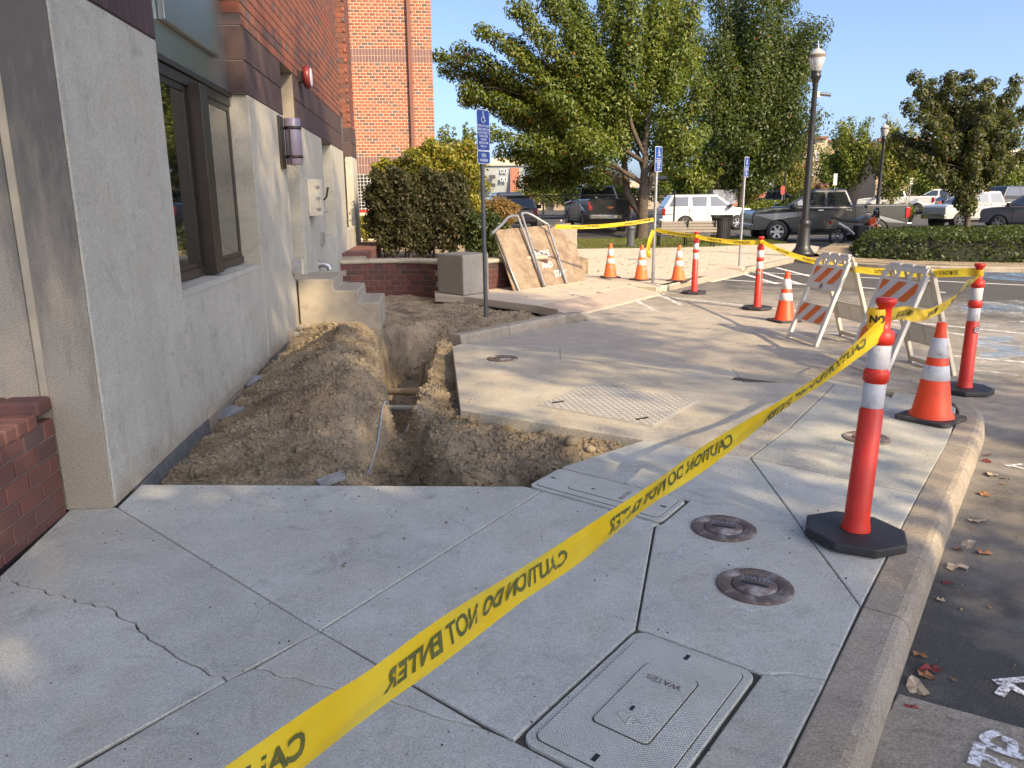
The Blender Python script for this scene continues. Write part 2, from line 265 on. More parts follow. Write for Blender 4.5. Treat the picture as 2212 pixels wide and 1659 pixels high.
# ------------------------------------------------------------------ mesh helpers
class MB:
    """collects simple shapes, then links them as one mesh object"""
    def __init__(s): s.v = []; s.f = []; s.sm = []
    def add(s, vs, fs, smooth=False):
        o = len(s.v); s.v += [tuple(v) for v in vs]; s.f += [tuple(i + o for i in f) for f in fs]; s.sm += [smooth] * len(fs); return s
    def box(s, x0, x1, y0, y1, z0, z1):
        return s.add([(x0, y0, z0), (x1, y0, z0), (x1, y1, z0), (x0, y1, z0), (x0, y0, z1), (x1, y0, z1), (x1, y1, z1), (x0, y1, z1)],
                     [(0, 3, 2, 1), (4, 5, 6, 7), (0, 1, 5, 4), (1, 2, 6, 5), (2, 3, 7, 6), (3, 0, 4, 7)])
    def obox(s, c, ux, uy, uz):   # oriented box: centre and three half vectors
        c, ux, uy, uz = Vector(c), Vector(ux), Vector(uy), Vector(uz); vs = []
        for k in (-1, 1):
            for j, i in ((-1, -1), (-1, 1), (1, 1), (1, -1)): vs.append(c + ux * i + uy * j + uz * k)
        return s.add(vs, [(0, 3, 2, 1), (4, 5, 6, 7), (0, 1, 5, 4), (1, 2, 6, 5), (2, 3, 7, 6), (3, 0, 4, 7)])
    def bar(s, a, b, w, h, up=(0, 0, 1)):
        a, b = Vector(a), Vector(b); d = b - a
        if d.length < 1e-6: return s
        t = d.normalized(); u = Vector(up)
        sx = t.cross(u)
        if sx.length < 1e-4: sx = t.cross(Vector((1, 0, 0)))
        sx.normalize(); uz = sx.cross(t)
        return s.obox((a + b) / 2, d / 2, sx * (w / 2), uz * (h / 2))
    def tube(s, pts, r, n=10, caps=True, smooth=True):
        pts = [Vector(p) for p in pts]; rs = r if isinstance(r, (list, tuple)) else [r] * len(pts)
        vs = []; prev = None
        for i, p in enumerate(pts):
            t = (pts[min(i + 1, len(pts) - 1)] - pts[max(i - 1, 0)]).normalized()
            if prev is None:
                a = Vector((0, 0, 1)) if abs(t.z) < 0.9 else Vector((1, 0, 0)); u = t.cross(a).normalized()
            else:
                u = prev - t * prev.dot(t)
                u = u.normalized() if u.length > 1e-5 else t.orthogonal().normalized()
            prev = u; w = t.cross(u)
            for k in range(n):
                an = 2 * math.pi * k / n; vs.append(p + (u * math.cos(an) + w * math.sin(an)) * rs[i])
        fs = [(i * n + k, i * n + (k + 1) % n, (i + 1) * n + (k + 1) % n, (i + 1) * n + k) for i in range(len(pts) - 1) for k in range(n)]
        s.add(vs, fs, smooth)
        if caps:
            m = len(pts) - 1
            s.add(vs[:n], [tuple(range(n))[::-1]]); s.add(vs[m * n:], [tuple(range(n))])
        return s
    def lathe(s, prof, n=24, c=(0, 0, 0), smooth=True, axis='Z'):
        vs = []
        for r, z in prof:
            for k in range(n):
                a = 2 * math.pi * k / n; x, y = r * math.cos(a), r * math.sin(a)
                p = (x, y, z) if axis == 'Z' else ((z, x, y) if axis == 'X' else (y, z, x))
                vs.append((p[0] + c[0], p[1] + c[1], p[2] + c[2]))
        fs = [(i * n + k, i * n + (k + 1) % n, (i + 1) * n + (k + 1) % n, (i + 1) * n + k) for i in range(len(prof) - 1) for k in range(n)]
        return s.add(vs, fs, smooth)
    def prism(s, poly, z0, z1):   # ground outline pulled up
        n = len(poly); a = sum(poly[i][0] * poly[(i + 1) % n][1] - poly[(i + 1) % n][0] * poly[i][1] for i in range(n))
        if a < 0: poly = poly[::-1]
        vs = [(p[0], p[1], z0) for p in poly] + [(p[0], p[1], z1) for p in poly]
        return s.add(vs, [tuple(range(n))[::-1], tuple(range(n, 2 * n))] + [(i, (i + 1) % n, (i + 1) % n + n, i + n) for i in range(n)])
    def poly3(s, poly, axis, a0, a1):  # outline in a vertical plane pulled sideways; axis 'X': (y,z), 'Y': (x,z)
        n = len(poly)
        mk = (lambda p, a: (a, p[0], p[1])) if axis == 'X' else (lambda p, a: (p[0], a, p[1]))
        vs = [mk(p, a0) for p in poly] + [mk(p, a1) for p in poly]
        return s.add(vs, [tuple(range(n)), tuple(range(n, 2 * n))[::-1]] + [(i, i + n, (i + 1) % n + n, (i + 1) % n) for i in range(n)])
    def mesh(s, name):
        me = bpy.data.meshes.new(name); me.from_pydata(s.v, [], s.f); me.update()
        me.polygons.foreach_set('use_smooth', s.sm)
        bm = bmesh.new(); bm.from_mesh(me); bmesh.ops.recalc_face_normals(bm, faces=bm.faces); bm.to_mesh(me); bm.free()
        return me
    def build(s, name, mat, parent=None, bevel=0.0, seg=2, world=True):
        if world and parent is not None:
            o = absloc(parent); s.v = [(v[0] - o.x, v[1] - o.y, v[2] - o.z) for v in s.v]
        return link(name, s.mesh(name), mat, parent, bevel, seg)
def absloc(o):
    l = Vector(o.location)
    while o.parent is not None: o = o.parent; l = l + Vector(o.location)
    return l
def link(name, me, mat, parent=None, bevel=0.0, seg=2):
    ob = bpy.data.objects.new(name, me); COL.objects.link(ob)
    if mat and len(me.materials) == 0: me.materials.append(MATS[mat] if isinstance(mat, str) else mat)
    if parent is not None: ob.parent = parent
    if bevel:
        b = ob.modifiers.new('bevel', 'BEVEL'); b.width = bevel; b.segments = seg; b.limit_method = 'ANGLE'; b.angle_limit = R_(40)
    return ob
def tag(o, label, cat, group=None):
    o['label'] = label; o['category'] = cat
    if group: o['group'] = group
    return o
def thing(name, label, cat, loc=(0, 0, 0), rotz=0.0, group=None):
    o = bpy.data.objects.new(name, None); COL.objects.link(o); o.empty_display_size = 0.2
    o.location = loc; o.rotation_euler = (0, 0, rotz); return tag(o, label, cat, group)
def struct(name, loc=(0, 0, 0)):
    o = bpy.data.objects.new(name, None); COL.objects.link(o); o.location = loc; o['kind'] = 'structure'; return o
def dup(root, loc, rotz, label, group=None):
    def cp(o, par):
        c = o.copy(); COL.objects.link(c)
        if par is not None: c.parent = par
        for ch in [x for x in bpy.data.objects if x.parent == o]: cp(ch, c)
        return c
    r = cp(root, None); r.location = loc; r.rotation_euler = (0, 0, rotz); r['label'] = label
    if group: r['group'] = group
    return r
def npmesh(name, V, F, mat, parent=None, tone=None, smooth=False):
    """fast mesh from arrays; F is (n,3) or (n,4); tone is one value per face"""
    V = np.asarray(V, dtype=np.float32); F = np.asarray(F, dtype=np.int32); k = F.shape[1]
    if parent is not None:
        o = absloc(parent); V = V - np.array([o.x, o.y, o.z], dtype=np.float32)
    me = bpy.data.meshes.new(name); me.vertices.add(len(V)); me.vertices.foreach_set('co', V.ravel())
    me.loops.add(F.size); me.loops.foreach_set('vertex_index', F.ravel())
    me.polygons.add(len(F)); me.polygons.foreach_set('loop_start', np.arange(0, F.size, k, dtype=np.int32))
    if smooth: me.polygons.foreach_set('use_smooth', np.ones(len(F), dtype=bool))
    me.update(calc_edges=True)
    if tone is not None:
        at = me.attributes.new('tone', 'FLOAT', 'FACE'); at.data.foreach_set('value', np.asarray(tone, dtype=np.float32))
    return link(name, me, mat, parent)
def text_verts(body, size, bold=0.0, xscale=1.0):
    cu = bpy.data.curves.new('lettering', 'FONT'); cu.body = body; cu.size = size; cu.offset = bold
    cu.align_x = 'CENTER'; cu.align_y = 'CENTER'; cu.resolution_u = 3; cu.fill_mode = 'FRONT'
    ob = bpy.data.objects.new('lettering', cu); COL.objects.link(ob)
    dg = bpy.context.evaluated_depsgraph_get(); me = bpy.data.meshes.new_from_object(ob.evaluated_get(dg))
    V = [(v.co.x * xscale, v.co.y) for v in me.vertices]; F = [tuple(p.vertices) for p in me.polygons]
    bpy.data.objects.remove(ob); bpy.data.curves.remove(cu); bpy.data.meshes.remove(me)
    return V, F
def catmull(pts, n=8):
    P = [Vector(p) for p in pts]; out = []
    for i in range(len(P) - 1):
        p0, p1, p2, p3 = P[max(i - 1, 0)], P[i], P[i + 1], P[min(i + 2, len(P) - 1)]
        for k in range(n):
            t = k / n; out.append(0.5 * ((2 * p1) + (p2 - p0) * t + (2 * p0 - 5 * p1 + 4 * p2 - p3) * t * t + (3 * p1 - p0 - 3 * p2 + p3) * t ** 3))
    out.append(P[-1]); return out
def inset(poly, d):
    n = len(poly); a = sum(poly[i][0] * poly[(i + 1) % n][1] - poly[(i + 1) % n][0] * poly[i][1] for i in range(n))
    if a < 0: poly = poly[::-1]
    P = [Vector((p[0], p[1])) for p in poly]; out = []
    for i in range(n):
        e1 = (P[i] - P[i - 1]); e2 = (P[(i + 1) % n] - P[i])
        e1 = e1.normalized(); e2 = e2.normalized()
        n1 = Vector((-e1.y, e1.x)); n2 = Vector((-e2.y, e2.x)); b = (n1 + n2)
        q = b / max(0.35, b.dot(b) / 2) if b.length > 0.05 else n1
        out.append(P[i] + q * d)
    return [(p.x, p.y) for p in out]
def jag(pts, amp, step, seed):
    rnd = random.Random(seed); out = [tuple(pts[0])]
    for a, b in zip(pts, pts[1:]):
        a, b = Vector(a[:2]), Vector(b[:2]); L = (b - a).length; n = max(1, int(L / step)); nrm = Vector((-(b - a).y, (b - a).x)).normalized()
        for k in range(1, n + 1):
            p = a.lerp(b, k / n)
            if k < n: p = p + nrm * rnd.uniform(-amp, amp)
            out.append((p.x, p.y))
    return out
AZ = -0.12     # level of the asphalt
# ------------------------------------------------------------------ ground
def asphalt_mat():
    m, nt, b = nm('asphalt'); co = poco(nt)
    sep = node(nt, 'ShaderNodeSeparateXYZ'); nt.links.new(co, sep.inputs[0])
    base = ramp(nt, noise(nt, 0.8, 6, 0.7, co), [(0.3, (0.042, 0.041, 0.040)), (0.7, (0.074, 0.071, 0.067))])
    grit = ramp(nt, noise(nt, 150, 2, 0.6, co), [(0.38, (0.02, 0.02, 0.02)), (0.62, (0.145, 0.14, 0.135))])
    base = mixc(nt, 0.42, base, grit)
    # soil dust walked and driven out of the dig
    dx = math_(nt, 'SUBTRACT', sep.outputs['X'], 2.4); dy = math_(nt, 'SUBTRACT', sep.outputs['Y'], 9.6)
    d = math_(nt, 'SQRT', math_(nt, 'ADD', math_(nt, 'MULTIPLY', math_(nt, 'MULTIPLY', dx, dx), 0.75), math_(nt, 'MULTIPLY', math_(nt, 'MULTIPLY', dy, dy), 0.62)))
    n2 = noise(nt, 1.3, 6, 0.75, co)
    dd = math_(nt, 'ADD', math_(nt, 'MULTIPLY', d, -0.115), math_(nt, 'ADD', math_(nt, 'MULTIPLY', n2, 0.9), 0.56))
    dm = ramp(nt, dd, [(0.30, (0, 0, 0)), (0.80, (0.92, 0.92, 0.92))])
    dust = ramp(nt, noise(nt, 5, 6, 0.75, co), [(0.3, (0.36, 0.32, 0.265)), (0.7, (0.50, 0.45, 0.38))])
    col = mixc(nt, dm, base, dust)
    sp = ramp(nt, noise(nt, 60, 3, 0.6, co), [(0.66, (0, 0, 0)), (0.70, (0.6, 0.6, 0.6))])
    col = mixc(nt, sp, col, (0.09, 0.08, 0.07))
    nt.links.new(col, b.inputs['Base Color']); b.inputs['Roughness'].default_value = 0.9
    bump(nt, b, noise(nt, 130, 4, 0.75, co), 0.7, 0.012)
asphalt_mat()
def soil_mat(name, a, bcol, c):
    m, nt, b = nm(name); co = poco(nt)
    f = noise(nt, 2.6, 7, 0.7, co)
    col = ramp(nt, f, [(0.30, bcol), (0.5, a), (0.72, c)])
    col = mixc(nt, 0.5, col, ramp(nt, noise(nt, 55, 4, 0.7, co), [(0.3, (0.28, 0.26, 0.24)), (0.7, (0.70, 0.69, 0.67))]), 'OVERLAY')
    col = mixc(nt, ramp(nt, noise(nt, 1.3, 6, 0.7, co, 0.6), [(0.50, (0, 0, 0)), (0.66, (0.75, 0.75, 0.75))]), col, (0.085, 0.064, 0.043))
    nt.links.new(col, b.inputs['Base Color']); b.inputs['Roughness'].default_value = 0.97
    bump(nt, b, noise(nt, 70, 6, 0.8, co), 0.9, 0.02)
soil_mat('soil', (0.335, 0.268, 0.178), (0.19, 0.147, 0.096), (0.425, 0.35, 0.24))
soil_mat('soil_clod', (0.36, 0.295, 0.20), (0.21, 0.168, 0.112), (0.46, 0.385, 0.275))
gr = MB().add([(-900, -300, -1.5), (900, -300, -1.5), (900, 1500, -1.5), (-900, 1500, -1.5)], [(0, 1, 2, 3)]).build('terrain', 'terrain'); gr['kind'] = 'structure'
# ------------------------------------------------------------------ sidewalk slabs
A = (-1.713, 4.02); J = (-0.469, 2.65)
W1 = [(0.71, 2.53), (1.054, 2.203), (0.535, 1.641), (0.191, 1.968)]
W2 = [(0.712, 4.338), (1.319, 3.738), (1.081, 3.455), (0.474, 4.055)]
KI = [(-0.75, -0.2), (0.928, 1.77), (1.621, 2.582), (2.276, 3.345), (3.257, 4.459), (3.72, 5.0), (3.93, 5.3), (4.0, 5.55), (3.9, 5.74), (3.7, 5.87)]
def g2(x, y, z=0.0): p = G(x, y, z); return (p.x, p.y)
cr1 = jag([(-1.91, 3.245), (-1.291, 2.894), (-0.976, 2.566), (-0.735, 2.373)], 0.012, 0.035, 1)
cr2 = jag([(-0.66, 2.435), (-0.358, 2.278), (-0.158, 2.182), (0.105, 2.035)], 0.008, 0.03, 2)
cr3 = jag([(1.054, 2.203), (1.16, 2.19), (1.255, 2.145)], 0.008, 0.03, 3)
Ee = g2(1985, 1068); E1 = g2(1815, 1031); Fs = g2(1707, 923); Fe = g2(2045, 962); Gt = g2(1802, 830)
gi = [(0.175, 8.55), g2(1209.7, 775.7), g2(1409, 799), g2(1608, 827), Gt, (3.62, 5.66)]
gi[0] = (0.175, gi[1][1] + (gi[1][1] - gi[2][1]) / (gi[2][0] - gi[1][0]) * (gi[1][0] - 0.175))
go_ = [(0.31, 9.28), g2(1209.7, 748.7, AZ), g2(1444, 783.9, AZ), g2(1728, 809.6, AZ), (4.02, 6.25)]
sw = struct('sidewalk')
def slab(poly, ins=0.004, z1=0.0, z0=-0.14, mat='sidewalk', name='slab', bev=0.006, par=None):
    return MB().prism(inset(poly, ins), z0, z1).build(name, mat, par or sw, bevel=bev, seg=2)
slab([A, (-1.713, 4.365), (0.474, 4.055), (0.556, 3.974), J])
slab([A, J] + cr1[::-1] + [(-1.95, 4.02)], 0.003, bev=0.004)
slab(cr1 + [(-1.076, 1.998), (-2.4, 0.42), (-2.4, 3.245)], 0.003, bev=0.004)
slab([J] + cr2[::-1], 0.0025, bev=0.004)
slab([(-0.735, 2.373), (-0.66, 2.435)] + cr2[1:] + [(0.191, 1.968), (0.535, 1.641), (-0.9, 0.1), (-1.9, -1.0), (-3.4, -0.8)], 0.0025, bev=0.004)
slab([J, (0.556, 3.974), (1.081, 3.455), (1.04, 3.44), (0.71, 2.53), (0.191, 1.968)])
slab([(0.72, 4.345), (1.36, 4.814), (1.915, 4.372), (1.621, 2.582), (1.255, 2.145)] + cr3[::-1][1:] + [(0.71, 2.53), (1.04, 3.43), (1.085, 3.46), (1.319, 3.738)], 0.004)
slab(cr3 + [(0.928, 1.77), (-0.75, -0.2), (-1.6, -0.7), (-0.8, 0.1), (0.535, 1.641)], 0.003)
slab([(1.621, 2.582), (1.915, 4.372), E1, Ee])
slab([(1.915, 4.372), Fs, Fe, Ee, E1])
slab([Fs, Gt, (3.62, 5.66), (3.75, 5.82), (3.9, 5.72), (3.99, 5.55), (3.93, 5.3), (3.72, 5.0), Fe])
slab([(0.165, 5.757), gi[0], gi[1], gi[2], gi[3], Gt, Fs, (1.915, 4.372), (1.36, 4.814)], 0.005, z0=-0.2, mat='slab_dusty')
# gutter pan that falls to the lot
gm = MB()
gmid = ((go_[2][0] + go_[3][0]) / 2, (go_[2][1] + go_[3][1]) / 2)
for a, b_, c, d in ((gi[0], gi[1], go_[1], go_[0]), (gi[1], gi[2], go_[2], go_[1]), (gi[2], gi[3], gmid, go_[2]), (gi[3], gi[4], go_[3], gmid), (gi[4], gi[5], go_[4], go_[3])):
    ins = 0.004
    P = [Vector((*a, -0.002)), Vector((*b_, -0.002)), Vector((*c, AZ + 0.006)), Vector((*d, AZ + 0.006))]
    ce = sum(P, Vector()) / 4; P = [p + (ce - p).normalized() * ins for p in P]
    mb = MB(); vs = [tuple(p) for p in P] + [(p.x, p.y, p.z - 0.12) for p in P]
    mb.add(vs, [(0, 1, 2, 3), (7, 6, 5, 4)] + [(i, i + 4, (i + 1) % 4 + 4, (i + 1) % 4) for i in range(4)]); mb.build('gutter_pan', 'slab_dusty', sw, bevel=0.004)
MB().prism([(3.2, 5.5), (3.70, 5.5), (3.86, 5.76), (4.02, 5.95), (4.02, 6.22), (3.2, 6.3)], -0.2, -0.06).build('gutter_base', 'slab_dusty', sw)
# dark earth that shows in the joints
MB().prism([(-2.4, 4.02), (-1.713, 4.3), (0.46, 4.0), (0.74, 4.3), (1.36, 4.78), (2.7, 6.6), (3.7, 5.75), (3.9, 5.4), (3.6, 4.95), (1.62, 2.6), (-0.75, -0.18), (-2.6, -1.2), (-3.4, -0.9)], -0.13, -0.012).build('joint_bed', 'joint_fill', sw)
# ------------------------------------------------------------------ kerb round the corner
def sweep(name, path, prof, mat, parent, smooth=False, closed_ends=True):
    """profile of (offset to the right of the path, height) carried along a ground path"""
    P = [Vector((p[0], p[1])) for p in path]; n = len(prof); vs = []
    zs = [p[2] if len(p) > 2 else 0.0 for p in path]
    for i, p in enumerate(P):
        a = (P[i] - P[i - 1]).normalized() if i else (P[1] - P[0]).normalized()
        b = (P[i + 1] - P[i]).normalized() if i < len(P) - 1 else a
        t = (a + b).normalized(); r = Vector((t.y, -t.x)); k = 1 / max(0.5, a.dot(t))
        for o, z in prof: q = p + r * o * k; vs.append((q.x, q.y, z + zs[i]))
    fs = [(i * n + k, i * n + k + 1, (i + 1) * n + k + 1, (i + 1) * n + k) for i in range(len(P) - 1) for k in range(n - 1)]
    mb = MB().add(vs, fs)
    if closed_ends: mb.add(vs[:n], [tuple(range(n))]); mb.add(vs[-n:], [tuple(range(n))])
    return mb.build(name, mat, parent)
KP = [(0.006, -0.25), (0.006, -0.006), (0.012, 0.0), (0.125, -0.002), (0.15, -0.010), (0.168, -0.028), (0.178, -0.055), (0.205, -0.26)]
kb = struct('kerb')
def cut(path, a, b, gap=0.004):   # piece of a path between two of its points, ends drawn back a little
    q = [Vector(p) for p in path[a:b + 1]]
    q[0] = q[0] + (q[1] - q[0]).normalized() * gap; q[-1] = q[-1] - (q[-1] - q[-2]).normalized() * gap
    return [(p.x, p.y) for p in q]
def dense(path, n=6): return [(p.x, p.y) for p in catmull([(a, b, 0) for a, b in path], n)]
sweep('kerb_stone', cut(KI, 0, 2), KP, 'kerb', kb)
sweep('kerb_stone', cut(KI, 2, 4), KP, 'kerb', kb)
sweep('kerb_stone', cut(dense(KI[4:], 6), 0, 30), KP, 'kerb', kb)
# ------------------------------------------------------------------ lot, with the dig left open
outer = [(-25, -40), (160, -40), (160, 150), (-25, 150), (-25, 14.9), (2.2, 14.9), (2.2, 10.95), (0.3, 9.25), (0.26, 5.85), (1.3, 4.84), (1.3, 3.7), (-25, 3.7)]
lot = MB().add([(x, y, AZ) for x, y in outer], [tuple(range(len(outer)))]).build('parking_lot', 'asphalt'); lot['kind'] = 'structure'
# concrete gutter at the lower right
gp = [(1.33, 1.98), (1.55, 2.20), (1.846, 1.985), (4.2, 0.25), (3.2, -1.2), (-0.4, -1.2), (-0.4, -0.05)]
o = MB().prism(gp, -0.2, AZ + 0.008).build('gutter', 'kerb', bevel=0.006); o['kind'] = 'structure'
# ------------------------------------------------------------------ the dig: soil surface with trench
def poly_dist(X, Y, path):
    """distance to a path and the values (depth, half width) along it"""
    best = np.full(X.shape, 1e9); val = [np.zeros(X.shape) for _ in range(len(path[0]) - 2)]
    for a, b in zip(path, path[1:]):
        ax, ay, bx, by = a[0], a[1], b[0], b[1]; L2 = (bx - ax) ** 2 + (by - ay) ** 2
        t = np.clip(((X - ax) * (bx - ax) + (Y - ay) * (by - ay)) / L2, 0, 1)
        d = np.hypot(X - ax - t * (bx - ax), Y - ay - t * (by - ay)); m = d < best
        best = np.where(m, d, best)
        for k in range(len(val)): val[k] = np.where(m, a[k + 2] + t * (b[k + 2] - a[k + 2]), val[k])
    return best, val
def sstep(a, b, x):
    t = np.clip((x - a) / (b - a), 0, 1); return t * t * (3 - 2 * t)
RNG = np.random.default_rng(11)
def vnoise(X, Y, s, seed=0):
    r = np.random.default_rng(seed + 100); T = r.random((64, 64))
    x = X / s; y = Y / s; xi = np.floor(x).astype(int); yi = np.floor(y).astype(int); fx = x - xi; fy = y - yi
    fx = fx * fx * (3 - 2 * fx); fy = fy * fy * (3 - 2 * fy)
    a = T[xi % 64, yi % 64]; b = T[(xi + 1) % 64, yi % 64]; c = T[xi % 64, (yi + 1) % 64]; d = T[(xi + 1) % 64, (yi + 1) % 64]
    return (a * (1 - fx) + b * fx) * (1 - fy) + (c * (1 - fx) + d * fx) * fy - 0.5
TR = [(-0.28, 6.05, 0.34, 0.08), (-0.31, 6.6, 0.60, 0.11), (-0.33, 7.2, 0.85, 0.16), (-0.36, 8.4, 1.05, 0.25), (-0.42, 9.3, 1.05, 0.32), (-0.28, 10.0, 0.8, 0.32), (0.05, 10.7, 0.35, 0.34), (0.3, 11.3, 0.08, 0.3)]
GU = [(-0.02, 4.05, 0.34, 0.20), (-0.16, 4.55, 0.32, 0.20), (-0.34, 5.05, 0.28, 0.20), (-0.30, 5.6, 0.24, 0.14), (-0.29, 6.1, 0.28, 0.10)]
PI = [(0.15, 4.02, 0.44, 0.40), (0.55, 4.05, 0.44, 0.40), (0.95, 4.35, 0.34, 0.26), (1.15, 4.50, 0.16, 0.18)]
def soil_h(X, Y):
    h = -0.075 - 0.055 * sstep(9.8, 11.8, Y)
    h = h + 0.36 * np.exp(-(((X + 0.95) / 0.50) ** 2 + ((Y - 8.0) / 1.5) ** 2)) + 0.32 * np.exp(-(((X + 0.72) / 0.36) ** 2 + ((Y - 5.95) / 0.60) ** 2)) + 0.06 * np.exp(-(((X + 0.9) / 0.4) ** 2 + ((Y - 4.9) / 0.35) ** 2))
    h = h - 0.06 * sstep(-1.2, -1.75, X) * sstep(7.6, 6.0, Y)
    h = h + 0.05 * np.exp(-(((X - 0.35) / 0.5) ** 2 + ((Y - 5.15) / 0.25) ** 2))
    h = h - 0.07 * sstep(-0.06, 0.16, X) * sstep(6.0, 6.6, Y) * sstep(9.6, 9.2, Y)
    h = h + 0.10 * sstep(-0.75, -0.95, X) * sstep(8.9, 9.5, Y) * sstep(10.6, 10.0, Y)
    wob = 0.16 * vnoise(X, Y, 0.42, 1) + 0.09 * vnoise(X, Y, 0.17, 2)
    for path, sh in ((TR, 0.42), (GU, 0.55), (PI, 0.36)):
        d, (dep, hw) = poly_dist(X, Y, path)
        d = d + wob * 0.55
        h = h - dep * sstep(hw * (1 + sh), hw * (1 - sh * 0.75), d)
    h = h + 0.075 * vnoise(X, Y, 0.5, 3) + 0.04 * vnoise(X, Y, 0.16, 4) + 0.034 * vnoise(X, Y, 0.08, 5) + 0.020 * vnoise(X, Y, 0.045, 6)
    return h
def soil_keep(X, Y):
    k = (X < 0.19) | ((Y < 9.2) & ((Y - 5.757) < -(X - 0.165) * 0.789 + 0.03)) | ((Y - 9.36) > (X - 0.1) * 0.80)
    k &= ~((Y > 11.2) & ((X - 0.5) * 0.8 + (Y - 13.3) * 0.585 > 0.12) & (X > 0.3))
    k &= ~((Y < 4.6) & ((X - 0.72) * 0.72 - (Y - 4.34) * 0.9 > 0.0) & (X > 0.55))
    return k & (X < 2.05)
gx = np.arange(-1.78, 2.06, 0.026); gy = np.arange(4.04, 14.95, 0.03)
X, Y = np.meshgrid(gx, gy); Z = soil_h(X, Y)
nx = len(gx); idx = np.arange(X.size).reshape(X.shape)
F = np.stack([idx[:-1, :-1], idx[:-1, 1:], idx[1:, 1:], idx[1:, :-1]], -1).reshape(-1, 4)
cx_ = (X[:-1, :-1] + 0.013).ravel(); cy_ = (Y[:-1, :-1] + 0.015).ravel()
F = F[soil_keep(cx_, cy_)]
so_ = npmesh('excavated_soil', np.stack([X.ravel(), Y.ravel(), Z.ravel()], -1), F, 'soil', smooth=True); so_['kind'] = 'structure'
def flat_z(z): return lambda x, y: np.full_like(x, z)
def slab_near(x, y):
    d1 = 4.30 - (x + 1.713) * 0.10 - y; d2 = x - 0.18; d3 = (y - 5.77) + (x - 0.165) * 0.789; r = np.random.default_rng(77).random(x.shape)
    a = (d1 > 0.02) & (x < 0.5) & (r < np.exp(-d1 * 2.2)); b = (y > 5.75) & (y < 9.0) & (d2 > 0.01) & (r < np.exp(-d2 * 3.5)); c = (d3 > 0.02) & (x > 0.2) & (x < 2.3) & (y < 7.0) & (r < np.exp(-d3 * 4))
    return a | b | c
def clods(name, n, xr, yr, smin, smax, mat, hf, keep, seed, power=2.5):
    r = np.random.default_rng(seed)
    px = r.uniform(*xr, n); py = r.uniform(*yr, n); m = keep(px, py); px, py = px[m], py[m]; n = len(px)
    s = smin + (smax - smin) * r.random(n) ** power
    cube = np.array([(-1, -1, -1), (1, -1, -1), (1, 1, -1), (-1, 1, -1), (-1, -1, 1), (1, -1, 1), (1, 1, 1), (-1, 1, 1)], float) * 0.62
    V = cube[None] * (1 + r.uniform(-0.35, 0.35, (n, 8, 3)))
    V[:, 4:, :2] *= r.uniform(0.5, 0.9, (n, 1, 1)); V[:, :, 2] *= r.uniform(0.55, 0.9, (n, 1))
    a = r.uniform(0, 6.28, n); ca, sa = np.cos(a)[:, None], np.sin(a)[:, None]
    x = V[:, :, 0] * ca - V[:, :, 1] * sa; y = V[:, :, 0] * sa + V[:, :, 1] * ca
    V = np.stack([x, y, V[:, :, 2]], -1) * s[:, None, None]
    V += np.stack([px, py, hf(px, py) + s * 0.22], -1)[:, None, :]
    f = np.array([(0, 3, 2, 1), (4, 5, 6, 7), (0, 1, 5, 4), (1, 2, 6, 5), (2, 3, 7, 6), (3, 0, 4, 7)])
    F = (f[None] + (np.arange(n) * 8)[:, None, None]).reshape(-1, 4)
    o = npmesh(name, V.reshape(-1, 3), F, mat); o['kind'] = 'stuff'; return o
o = clods('soil_clods', 40000, (-1.72, 1.4), (4.1, 9.6), 0.004, 0.024, 'soil_clod', soil_h, soil_keep, 3, 3.0)
o['label'] = 'loose tan clods and gravel over the excavated soil'
o = clods('soil_lumps', 450, (-1.7, 1.4), (4.1, 9.6), 0.014, 0.048, 'soil_clod', soil_h, soil_keep, 8, 2.2); o['label'] = 'larger broken soil lumps on the banks'
o = clods('slab_crumbs', 1500, (-1.7, 2.4), (2.4, 9.3), 0.002, 0.011, 'soil_clod', flat_z(0.0), lambda x, y: slab_near(x, y), 9, 2.5); o['label'] = 'soil crumbs spilled onto the slab edges'
o = clods('soil_gravel', 7000, (-1.7, 2.0), (9.6, 14.6), 0.008, 0.03, 'soil_clod', soil_h, soil_keep, 4, 2.5)
o['label'] = 'loose gravel on the soil round the sign post'
flat = lambda z: (lambda x, y: np.full_like(x, z))
o = clods('asphalt_grit', 2600, (0.6, 7.0), (1.0, 12.5), 0.003, 0.012, 'soil_clod', flat(AZ), lambda x, y: ((x - 1.0) * 0.76 - (y - 1.75) * 0.65 > 0.2) | ((y > 6.6) & (y - 9.2 < (x - 0.3) * 0.85) & (y - 9.6 > -(x - 0.3) * 1.05)), 5, 3)
o['label'] = 'scattered grit and pebbles on the asphalt'
o = clods('sidewalk_grit', 1500, (-1.9, 3.6), (1.4, 5.6), 0.0012, 0.0055, 'joint_fill', flat_z(0.0), lambda x, y: ((x - 0.93) * 0.76 - (y - 1.77) * 0.65 < -0.02) & (y < 4.3 - (x + 1.7) * 0.1 + 3 * (x > 1.5)), 15, 3); o['label'] = 'dark grit specks on the sidewalk'
